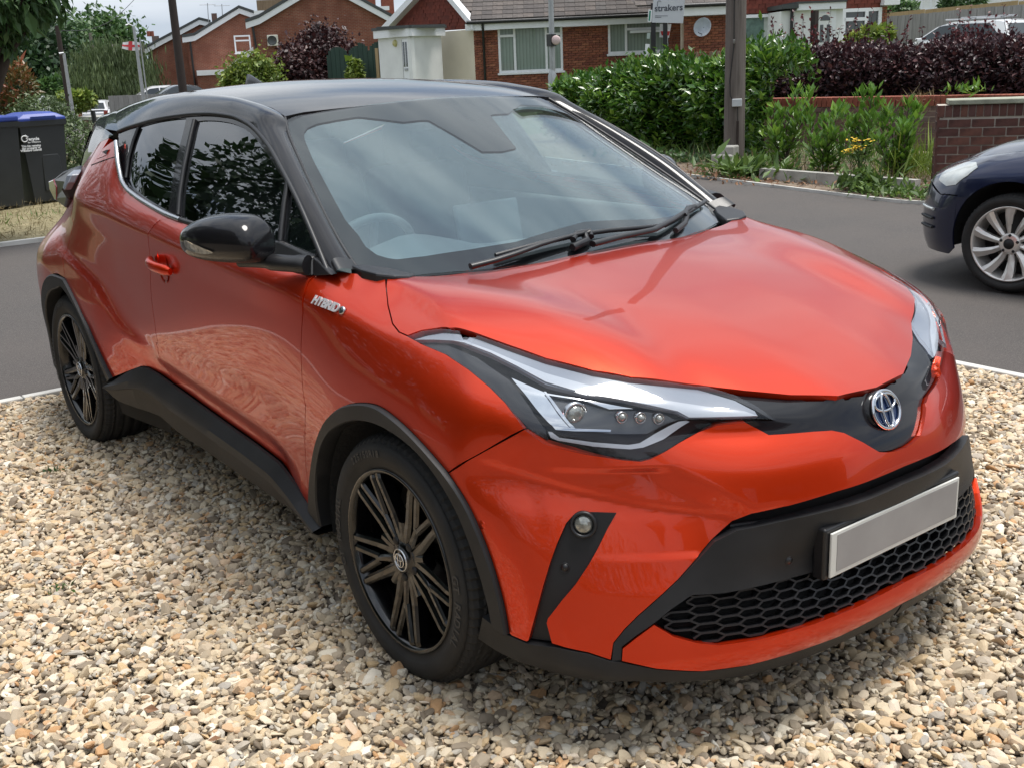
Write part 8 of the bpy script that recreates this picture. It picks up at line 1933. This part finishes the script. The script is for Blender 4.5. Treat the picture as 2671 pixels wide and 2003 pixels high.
# ================================================================== other cars
M['navy'] = m_paint('navy_paint', (.006, .011, .045), (.004, .006, .022), metal=.5)
M['carwhite'] = m_paint('white_paint', (.72, .73, .75), (.6, .6, .62), flake=False, metal=0, rough=.35)
M['carsilver'] = m_paint('silver_paint', (.36, .40, .43), (.2, .22, .24), metal=.6)
M['cardark'] = m_paint('dark_grey_paint', (.05, .055, .06), (.03, .03, .035), metal=.5)
M['carglass'] = simple('dark_car_glass', (.02, .026, .028), .05, coat=.6)
M['alloy'] = simple('silver_alloy', (.66, .64, .61), .32, .6, var=.15)
M['foggylens'] = simple('cloudy_lens', (.42, .45, .44), .18, var=.25, nscale=9, coat=.8)
M['plateyellow'] = simple('plate_yellow', (.62, .50, .10), .5, var=.05)
def far_car(label, u, h, heading, paint, kind='hatch', z=0.0, sc=1.0, parts=()):
    """heading: world angle of the nose; kind hatch, saloon or estate. Built in its own frame, nose along +x"""
    r = empty('parked_car', (0, 0, 0), 0, label, 'car')
    W2 = .82; L1, L0 = 1.95, -1.75
    if kind == 'saloon': L0 = -2.15
    if kind == 'estate': L0 = -2.2
    low = {'hatch': [(L1, .28), (L1+.05, .5), (L1-.05, .68), (1.45, .86), (.85, .95), (-1.55, 1.0), (L0-.03, .85), (L0-.05, .5), (L0, .28)],
           'saloon': [(L1, .28), (L1+.05, .5), (L1-.05, .66), (1.5, .82), (.85, .92), (-1.5, .97), (-2.05, .95), (L0-.05, .75), (L0, .28)],
           'estate': [(L1, .28), (L1+.05, .5), (L1-.05, .68), (1.45, .84), (.85, .93), (-1.9, .98), (L0-.03, .9), (L0-.05, .5), (L0, .28)]}[kind]
    cab = {'hatch': [(.95, .93), (.25, 1.36), (-.1, 1.46), (-1.1, 1.47), (-1.45, 1.40), (-1.72, .98)], 'saloon': [(.95, .90), (.2, 1.33), (-.1, 1.42), (-.9, 1.41), (-1.2, 1.33), (-1.75, .96)],
           'estate': [(.95, .91), (.25, 1.33), (-.1, 1.42), (-1.7, 1.42), (-1.9, 1.37), (-2.12, .97)]}[kind]
    def loftp(prof, ws, zc=0):
        m = MB(); n = len(prof)
        cx = sum(p[0] for p in prof)/n; cz = sum(p[1] for p in prof)/n; secs = []
        for y, k in ws: secs.append([(cx+(p[0]-cx)*k, y, cz+(p[1]-cz)*(k if abs(y) > .5 else 1)) for p in prof])
        V = [p for s in secs for p in s]; m.add(V, [(i*n+j, i*n+(j+1) % n, (i+1)*n+(j+1) % n, (i+1)*n+j) for i in range(len(secs)-1) for j in range(n)]+[tuple(range(n)), tuple(range(len(V)-n, len(V)))], True); return m
    b = loftp(low, [(-W2, .93), (-W2+.03, .97), (-W2+.16, .995), (-.4, 1.0), (.4, 1.0), (W2-.16, .995), (W2-.03, .97), (W2, .93)]).obj('body', paint, r, fix=True); b.modifiers.new('e', 'EDGE_SPLIT').split_angle = R(38)
    # cabin narrows upward
    m = MB(); n = len(cab); V = []
    for y_ in (-1, -.6, .6, 1):
        for x, z_ in cab: k = (z_-.93)/.5; V.append((x, y_*(W2-.04-.20*k), z_+(.02 if abs(y_) < .8 else -.015)))
    m.add(V, [(i*n+j, i*n+(j+1) % n, (i+1)*n+(j+1) % n, (i+1)*n+j) for i in range(3) for j in range(n)]+[tuple(range(n)), tuple(range(3*n, 4*n))], True); c = m.obj('cabin', paint, r, fix=True); c.modifiers.new('e', 'EDGE_SPLIT').split_angle = R(30)
    def pane(pts_, nm='window', mt=None): m = MB(); m.add(pts_, [tuple(range(len(pts_)))], False); m.v = [tuple(p) for p in pts_]; return m.obj(nm, mt or M['carglass'], r)
    ww = lambda z_: W2-.035-.20*(z_-.93)/.5
    for sg in (1, -1):
        fx, rx = .72, cab[-1][0]+.28
        P = [(fx, .99), (.15, 1.33), (-.38, 1.375), (-.38, 1.0)]; pane([(x, sg*(ww(z_)+.006), z_) for x, z_ in P])
        P = [(-.44, 1.0), (-.44, 1.375), (cab[-3][0]+.25, 1.36), (rx, 1.04)]; pane([(x, sg*(ww(z_)+.006), z_) for x, z_ in P])
    m0, m1 = cab[0], cab[1]; pane([(m0[0]-.10+.012, -.66, m0[1]+.07), (m0[0]-.10+.012, .66, m0[1]+.07), (m1[0]+.06, .56, m1[1]-.03), (m1[0]+.06, -.56, m1[1]-.03)], 'windscreen')
    m0, m1 = cab[-1], cab[-2]; dx = -.03; pane([(m0[0]*.8+m1[0]*.2+dx, -.62, m0[1]*.8+m1[1]*.2), (m0[0]*.8+m1[0]*.2+dx, .62, m0[1]*.8+m1[1]*.2), (m1[0]*.9+m0[0]*.1+dx, .54, m1[1]*.9+m0[1]*.1), (m1[0]*.9+m0[0]*.1+dx, -.54, m1[1]*.9+m0[1]*.1)], 'rear_screen')
    for cx in (1.25, -1.25 if kind == 'hatch' else -1.45):
        for sg in (1, -1):
            m = MB(); m.lathe([(.0, -.02), (.2, -.01), (.21, .0), (.30, .01), (.315, -.03), (.315, -.18), (0, -.18)], (cx, sg*(W2-.02), .315), (0, sg, 0), 24); w_ = m.obj('tyre', M['tyre'], r); m = MB(); m.lathe([(.0, .012), (.05, .012), (.19, .004), (.2, -.01)], (cx, sg*(W2-.015), .315), (0, sg, 0), 20); q = m.obj('wheel_trim', M['alloy'], w_)
            m = MB(); m.lathe([(.36, .004), (0, .004)], (cx, sg*(W2-.05), .33), (0, sg, 0), 24); 
    for sg in (1, -1):
        m = MB(); m.box((L0-.02, sg*.66, .80), (.10, .20, .30)); bevel(m.obj('tail_light', M['redlens'], r), .03, 2); m = MB(); m.box((L1-.10, sg*.60, .66), (.16, .30, .14)); bevel(m.obj('headlight', M['foggylens'], r), .03, 2)
        m = MB(); m.box((.62, sg*(W2+.10), .98), (.10, .20, .12)); bevel(m.obj('door_mirror', paint, r), .03, 2)
    m = MB(); m.box((L0-.075, 0, .58), (.02, .52, .11)); m.obj('number_plate', M['plateyellow'], r); m = MB(); m.box((L1+.05, 0, .46), (.02, .52, .11)); m.obj('number_plate', M['plate'], r)
    m = MB(); m.box((L0-.03, 0, .33), (.08, 1.4, .14)); bevel(m.obj('rear_skirt', M['trim'], r), .02, 2); m = MB(); m.box((L1+.03, 0, .36), (.06, 1.2, .16)); bevel(m.obj('front_grille', M['dark'], r), .02, 2)
    p = linept(u, h); r.location = (p[0], p[1], z); r.rotation_euler = (0, 0, heading); r.scale = (sc,)*3
    return r
away = lambda u: math.atan2(*(linept(u, 50)-CAM[:2])[::-1])
wc_ = far_car('white hatchback seen from behind on the far road', 202, 66, away(202)+R(-14), M['carwhite'], 'hatch', dip(-61), 1.0)
far_car('pale silver car facing the camera, left of the white hatchback', 124, 72, away(124)+R(165), M['carsilver'], 'hatch', dip(-66)+.15, 1.0)
far_car('white car half hidden behind the red tipped shrub', 76, 72, away(76)+R(130), M['carwhite'], 'hatch', dip(-66)+.35, 1.05)
far_car('dark grey saloon roof showing behind the orange car roof', 362, 62, away(362)+R(105), M['cardark'], 'saloon', -.62, 1.0)
far_car('white car roof showing left of the dark grey saloon', 315, 70, away(315)+R(100), M['carwhite'], 'hatch', -.75, 1.0)
wl = far_car('white estate car with roof bars on the slope at the top right', 2068, 35.5, away(2066)+R(52), M['carwhite'], 'estate', zat(2060, 50, 35.5)-1.42, 1.0)
for x in (.0, -1.0):
    m = MB(); m.tube([(x, -.62, 1.50), (x, .62, 1.50)], .022, 6); m.obj('roof_bar', M['galv'], wl)
m = MB(); m.tube([(.3, -.45, 1.54), (-1.5, -.45, 1.54)], .03, 6); m.obj('roof_bar', M['galv'], wl)
# ---------------------------------------------------------------- navy car beside the brick wall, built about its front axle
hubw = at(2180, 524, z=.325); HD = R(182); bl = empty('parked_car', (0, 0, 0), 0, 'navy blue car with silver multi spoke wheels at the right edge', 'car')
jj = [0, .18, .36, .5, .62, .72, .80]
def bplan(tab, z): S = [p[0] for p in tab]; Xx = [p[1] for p in tab]; return [(float(x), s_, z) for x, s_ in zip(akima(np.array(S), np.array(Xx)[:, None], np.array(jj))[:, 0], jj)]
br_ = [bplan([(0, .80), (.3, .79), (.5, .74), (.65, .66), (.8, .44)], .20), bplan([(0, .86), (.3, .84), (.5, .785), (.65, .70), (.8, .50)], .30), bplan([(0, .88), (.3, .86), (.5, .80), (.65, .71), (.8, .53)], .45), bplan([(0, .86), (.3, .84), (.5, .775), (.65, .69), (.8, .50)], .60), bplan([(0, .82), (.3, .80), (.5, .735), (.65, .64), (.8, .44)], .70),
       [(.76, 0, .76), (.75, .17, .76), (.70, .33, .765), (.64, .46, .77), (.55, .57, .78), (.44, .66, .80), (.30, .73, .83)], [(.66, 0, .80), (.65, .16, .80), (.60, .31, .81), (.53, .43, .82), (.43, .54, .84), (.30, .62, .865), (.12, .67, .895)]]
G = [[(r_[j][0], -r_[j][1], r_[j][2]) for r_ in br_] for j in range(7)]
for x, S_, z6, top in ((.32, (.84, .855, .865, .865, .85, .80), .845, (-.02, .685, .915)), (.12, (.85, .865, .88, .885, .87, .815), .865, (-.16, .69, .935)), (-.10, (.85, .865, .88, .885, .872, .82), .88, (-.30, .695, .955)), (-.32, (.84, .855, .87, .872, .862, .825), .90, (-.45, .71, .975)), (-.50, (.81, .83, .85, .855, .852, .832), .92, (-.62, .74, .99)), (-.9, (.80, .82, .845, .85, .85, .838), .935, (-.95, .775, 1.005)), (-1.5, (.80, .82, .845, .85, .85, .84), .945, (-1.5, .78, 1.015)), (-2.1, (.81, .83, .855, .862, .862, .845), .955, (-2.1, .775, 1.025)), (-2.6, (.83, .85, .87, .878, .875, .85), .96, (-2.6, .75, 1.03)), (-3.0, (.80, .82, .84, .845, .84, .81), .96, (-3.0, .69, 1.03)), (-3.3, (.68, .70, .71, .71, .70, .66), .95, (-3.22, .56, 1.02)), (-3.4, (.3, .3, .3, .3, .3, .3), .95, (-3.3, .25, 1.02)), (-3.41, (0, 0, 0, 0, 0, 0), .95, (-3.31, 0, 1.02))):
    zz_ = (.20, .30, .45, .60, .72); G.append([(x, -s_, z_) for s_, z_ in zip(S_, zz_)]+[(x+.3*(top[0]-x), -S_[5], z6-.03), (top[0], -top[1], top[2])])
G = [[tuple(mir(p)) for p in c] for c in G[:0:-1]]+G
NB_ = Surf(G, 500, 90, 2)
def nb(x, s_, z): return NB_.near((x, -s_, z))[0]
def NP(name, L, n, mat, **k):
    o = panel(name, clean(L), n, NB_, mat, **k)
    for q in (o if isinstance(o, tuple) else (o,)): q.parent = bl
    return o
ac_ = [nb(.385*math.cos(t), .87, .335+.395*math.sin(t)) for t in np.linspace(R(-12), R(192), 24)]
fend = ac_+[nb(-.42, .85, .22), nb(-.55, .83, .22), nb(-.56, .85, .6), nb(-.60, .80, .95), nb(-.62, .745, .988), nb(-.45, .712, .973), nb(-.30, .697, .953), nb(-.16, .692, .933), nb(-.02, .687, .913), nb(.12, .672, .893), nb(.16, .76, .83), nb(.27, .83, .70), nb(.37, .84, .62), nb(.375, .86, .45)]
NP('front_wing', ac_[3:]+fend[24:-5]+[nb(.12, .672, .893), nb(.30, .622, .863), nb(.43, .54, .838), nb(.53, .43, .818), nb(.60, .31, .808), nb(.68, .33, .765), nb(.76, .42, .68), nb(.66, .60, .658), nb(.50, .76, .603), nb(.36, .84, .618)], (0, -1, .35), M['navy'], h=.03, mirror=True)
bum = [np.array([.88, GP, .45])]; NPb = [nb(.355, .845, .615), nb(.50, .76, .60), nb(.66, .60, .655), nb(.78, .40, .67), nb(.815, .2, .69), np.array([.825, GP, .695]), np.array([.80, GP, .205]), nb(.79, .3, .205), nb(.66, .65, .205), nb(.42, .81, .21)]
NP('front_bumper', NPb+ac_[:4], (.8, -.6, 0), M['navy'], h=.03, both=True)
NP('headlight', [nb(.26, .79, .79), nb(.31, .72, .815), nb(.42, .63, .80), nb(.52, .58, .765), nb(.57, .60, .715), nb(.55, .68, .67), nb(.46, .77, .655), nb(.38, .82, .68), nb(.30, .815, .735)], (.5, -.8, .3), M['foggylens'], h=.02, mirror=True, off=.004)
NP('front_grille', [nb(.70, .45, .69), nb(.60, .44, .79), nb(.68, .2, .785), np.array([.72, GP, .78]), np.array([.83, GP, .70]), nb(.80, .25, .70)], (.9, -.3, .2), M['dark'], h=.02, both=True)
NP('front_door', [nb(-.57, .83, .22), nb(-1.55, .82, .22), nb(-1.6, .80, 1.0), nb(-1.5, .78, 1.013), nb(-.95, .775, 1.003), nb(-.64, .745, .985), nb(-.61, .80, .95), nb(-.57, .85, .6)], (0, -1, .1), M['navy'], h=.05, mirror=True)
NP('rear_side', [nb(-1.56, .82, .22)]+[nb(-2.58-.385*math.cos(t), .87, .335+.395*math.sin(t)) for t in np.linspace(R(192), R(-12), 14)]+[nb(-3.2, .75, .25), nb(-3.2, .72, .9), nb(-3.0, .70, 1.02), nb(-2.1, .775, 1.02), nb(-1.6, .782, 1.012)], (-.3, -.95, .1), M['navy'], h=.05, mirror=True)
NP('tail_panel', [nb(-3.21, .75, .25), np.array([-3.41, GP, .25]), np.array([-3.35, GP, 1.0]), nb(-3.2, .55, 1.01), nb(-3.21, .72, .9)], (-.9, -.4, .1), M['navy'], h=.05, both=True)
# vents of the bumper corner
for z_ in (.50, .44, .38): q = MB(); pl_ = [nb(.66, .60, z_), nb(.60, .68, z_), nb(.54, .75, z_)]; q.tube([p+np.array([.006, -.006, 0]) for p in pl_], .010, 6); q.tube([mir(p+np.array([.006, -.006, 0])) for p in pl_], .010, 6); o = q.obj('bumper_vent', M['foggylens'] if z_ == .5 else M['trim'], bl)
# bonnet, roof, glass
te = [np.array((r_[-1][0], r_[-1][1], r_[-1][2]), float) for r_ in [[br_[6][j]] for j in range(1, 7)]]+[np.array(t_, float) for t_ in ((-.02, .685, .915), (-.16, .69, .935), (-.30, .695, .955), (-.45, .71, .975), (-.62, .74, .99))]
te = crom(te, k=4); bg = []
for e_ in te: bg.append([np.array([e_[0]+.02*(1-q*q)*min(1, e_[1]/.4), e_[1]*q, e_[2]+.075*min(1, e_[1]/.62)**2*(1-abs(q)**3)]) for q in np.linspace(-1, 1, 21)])
n_ = len(bg); m = MB(); m.add([p for r_ in bg for p in r_], [(i*21+j, (i+1)*21+j, (i+1)*21+j+1, i*21+j+1) for i in range(n_-1) for j in range(20)], True); m.obj('bonnet', M['navy'], bl, fix=True)
prof = [(-.62, 1.02, .72), (-1.30, 1.38, .60), (-1.6, 1.455, .56), (-2.2, 1.48, .55), (-2.8, 1.43, .54), (-3.05, 1.36, .53), (-3.28, 1.03, .58)]
m = MB(); m.add([(x, y*w_, z_-(.04 if abs(y) == 1 else 0)) for x, z_, w_ in prof for y in (-1, -.8, 0, .8, 1)], [(i*5+j, (i+1)*5+j, (i+1)*5+j+1, i*5+j+1) for i in range(6) for j in range(4)], True); m.obj('roof', M['navy'], bl); o = bl.children[-1]
m = MB(); m.add([(-.66, -.66, 1.04), (-.66, .66, 1.04), (-1.29, .55, 1.385), (-1.29, -.55, 1.385)], [(0, 1, 2, 3)], False); m.obj('windscreen', M['carglass'], bl)
for sg in (1, -1): m = MB(); m.add([(-.60, .76*sg, 1.0), (-1.30, .60*sg, 1.35), (-2.2, .56*sg, 1.44), (-2.9, .55*sg, 1.38), (-3.2, .66*sg, 1.02), (-2.1, .77*sg, 1.02)], [(0, 1, 2, 3, 4, 5)], False); m.obj('side_window', M['carglass'], bl)
sh = NB_.A-NB_.N.reshape(NB_.A.shape)*.03; V = sh[::5, ::5]; a, b = V.shape[:2]; Fc = [(i*b+j, (i+1)*b+j, (i+1)*b+j+1, i*b+j+1) for i in range(a-1) for j in range(b-1) if min(math.hypot(V[i, j][0]-c, V[i, j][2]-.33) for c in (0, -2.58)) > .43 or abs(V[i, j][1]) < .4]
o = npmesh('inner_body', V.reshape(-1, 3), Fc, M['shell'], bl, smooth=True); m = MB(); m.box((-1.3, 0, .42), (3.6, 1.1, .35)); m.obj('underbody', M['shell'], bl)
m = MB(); [m.lathe([(.40, .83), (.40, .55), (.0, .53)], (c, 0, .33), (0, sg, 0), 30, True, math.pi-.15, 2*math.pi+.15) for c in (0, -2.58) for sg in (1, -1)]; m.obj('arch_liner', M['liner'], bl)
# wheels: ten swept pairs of silver spokes
def nwheel(cx, sg, steer=0):
    n0 = len(bl.children)
    yo, cz, rt, rr = .862, .325, .325, .243
    def cyl(r, t, a): return (cx+r*math.cos(a), sg*(yo-t), cz+r*math.sin(a))
    T = tyre_mesh(rt, .21, rr, 120); T.v = [cyl(*p) for p in T.v]; T.v = [(x, y, max(z, .004)) for x, y, z in T.v]; T.obj('tyre', M['tyre'], bl, fix=True)
    rim = MB(); n = 60; prof = [(rr+.004, .004), (rr+.003, -.001), (rr-.004, .0), (rr-.010, .008), (rr-.014, .03), (rr-.03, .12), (rr, .19)]
    for r, t in prof: rim.v += [cyl(r, t, 2*math.pi*k/n) for k in range(n)]
    rim.f = [(i*n+k, i*n+(k+1) % n, (i+1)*n+(k+1) % n, (i+1)*n+k) for i in range(len(prof)-1) for k in range(n)]; rim.m = [0]*len(rim.f); rim.sm = [True]*len(rim.f); ro_ = rim.obj('rim', M['alloy'], bl)
    for k in range(10):
        m = MB(); A0 = R(36*k+8); A1 = R(36*k+8)+(.16 if k % 2 else .16); secs = []
        for t, wd, top in ((0, .014, .033), (.35, .021, .028), (.7, .028, .016), (1.0, .036, .005)):
            r = .055+(rr-.062)*t; an = A0+(A1-A0)*t**1.4; c = np.array([math.cos(an), math.sin(an)])*r; q = np.array([-math.sin(an), math.cos(an)]); secs.append([(c+q*wd, top+.004), (c+q*wd*.2, top-.006), (c-q*wd, top+.012), (c-q*wd*.8, top+.05), (c+q*wd*.8, top+.05)])
        vs_ = [(cx+p[0], sg*(yo-tt_), cz+p[1]) for s_ in secs for p, tt_ in s_]; m.add(vs_, [(i*5+j, i*5+(j+1) % 5, (i+1)*5+(j+1) % 5, (i+1)*5+j) for i in range(3) for j in range(5)], False); m.obj('spoke', M['alloy'], ro_, fix=True)
    hb = MB(); hb.lathe([(.072, -.05), (.07, -.025), (.055, -.02), (.035, -.018)], (cx, sg*yo, cz), (0, sg, 0), 30); hb.obj('hub', M['alloy'], ro_); hb = MB(); hb.lathe([(.034, -.03), (.034, -.014), (0, -.013)], (cx, sg*yo, cz), (0, sg, 0), 24); hb.obj('hub_cap', M['dark'], ro_)
    for k in range(5): a = R(72*k+20); hb = MB(); hb.lathe([(.010, -.03), (.010, -.018), (0, -.018)], (cx+.056*math.cos(a), sg*yo, cz+.056*math.sin(a)), (0, sg, 0), 10); hb.obj('wheel_nut', M['dark'], ro_)
    d_ = MB(); d_.lathe([(.06, 0), (.135, 0), (.135, -.02)], (cx, sg*(yo-.10), cz), (0, sg, 0), 30); d_.obj('brake_disc', M['disc'], ro_); d_ = MB(); d_.lathe([(0, 0), (.225, 0)], (cx, sg*(yo-.13), cz), (0, sg, 0), 24); d_.obj('back_plate', M['shell'], ro_)
    if steer:
        T_ = Matrix.Translation((cx, sg*.80, 0)) @ Matrix.Rotation(R(steer), 4, 'Z') @ Matrix.Translation((-cx, -sg*.80, 0))
        for o in list(bl.children)[n0:]:
            o.data.transform(T_)
            for c_ in o.children: c_.data.transform(T_)
for cx in (0, -2.58):
    for sg in (1, -1): nwheel(cx, sg, 20 if cx == 0 else 0)
hd = np.array([math.cos(HD), math.sin(HD)]); lf_ = np.array([-hd[1], hd[0]]); org = hubw[:2]-lf_*.84; bl.location = (org[0], org[1], 0); bl.rotation_euler = (0, 0, HD); bl.scale = (1, 1, .965)
# ================================================================== what stands beside and behind the camera, mirrored in glass and paint
tree('garden_tree', 'dark spreading garden tree out of frame left, mirrored in the rear side windows', 'tree', (-9, -8.8, 0), [((-9, -8.4, 6.0), (4.2, 3.8, 3.2)), ((-11, -6.4, 4.8), (2.6, 2.4, 2.6)), ((-6, -9.0, 5.0), (3.2, 2.8, 2.6)), ((-9, -8.2, 3.0), (4.6, 2.6, 2.2)), ((-14, -5.0, 1.8), (2.2, 3.6, 2.3))], 32000, L_['dark'], .20, .6, .25, 101, inner=.5)
tree('garden_tree', 'broad garden tree out of frame beside the orange car, mirrored in its doors', 'tree', (-2.5, -9, 0), [((-2.8, -8.8, 4.6), (3.0, 2.8, 2.4)), ((-.4, -9.2, 3.3), (2.2, 2, 1.8)), ((-4.8, -8.5, 3.6), (2.4, 2.2, 2.4)), ((-2, -8.8, 1.4), (4.4, 1.6, 1.5))], 15000, L_['dark'], .34, .6, .22, 102, inner=.5)
tree('garden_hedge', 'overgrown dark hedge out of frame behind the camera, mirrored in the front bumper', 'hedge', (5, -10, 0), [((3.4, -10, 1.7), (3, 1.5, 1.9)), ((7.5, -9.5, 1.8), (2.8, 1.8, 1.9)), ((10.5, -7.5, 1.7), (2.2, 2.4, 1.8))], 9000, L_['dark'], .16, .5, .1, 103, inner=.4)
oh = wroot('facing_house', 'plain brick house out of frame in front of the orange car, mirrored in its bumper', 'house'); m = MB(); m.bbox((13, -5, 0), (20, 6, 5)); o = m.obj('wall', M['brickfar'], oh); o.data.uv_layers.new(name='UVMap')
m = MB(); m.add([(12.6, -5.4, 4.9), (12.6, 6.4, 4.9), (20.4, 6.4, 4.9), (20.4, -5.4, 4.9), (16.5, -5.4, 7.2), (16.5, 6.4, 7.2)], [(0, 1, 5, 4), (2, 3, 4, 5), (0, 4, 3), (1, 2, 5)], False); m.obj('roof', M['rooftile'], oh, fix=True)
m = MB(); m.box((12.97, .5, 1.4), (.08, 2.4, 1.2)); q = m.obj('window', M['winglass'], oh); m = MB(); m.box((12.97, -2.6, 1.05), (.1, .95, 2.1)); q = m.obj('door', M['upvc'], oh)
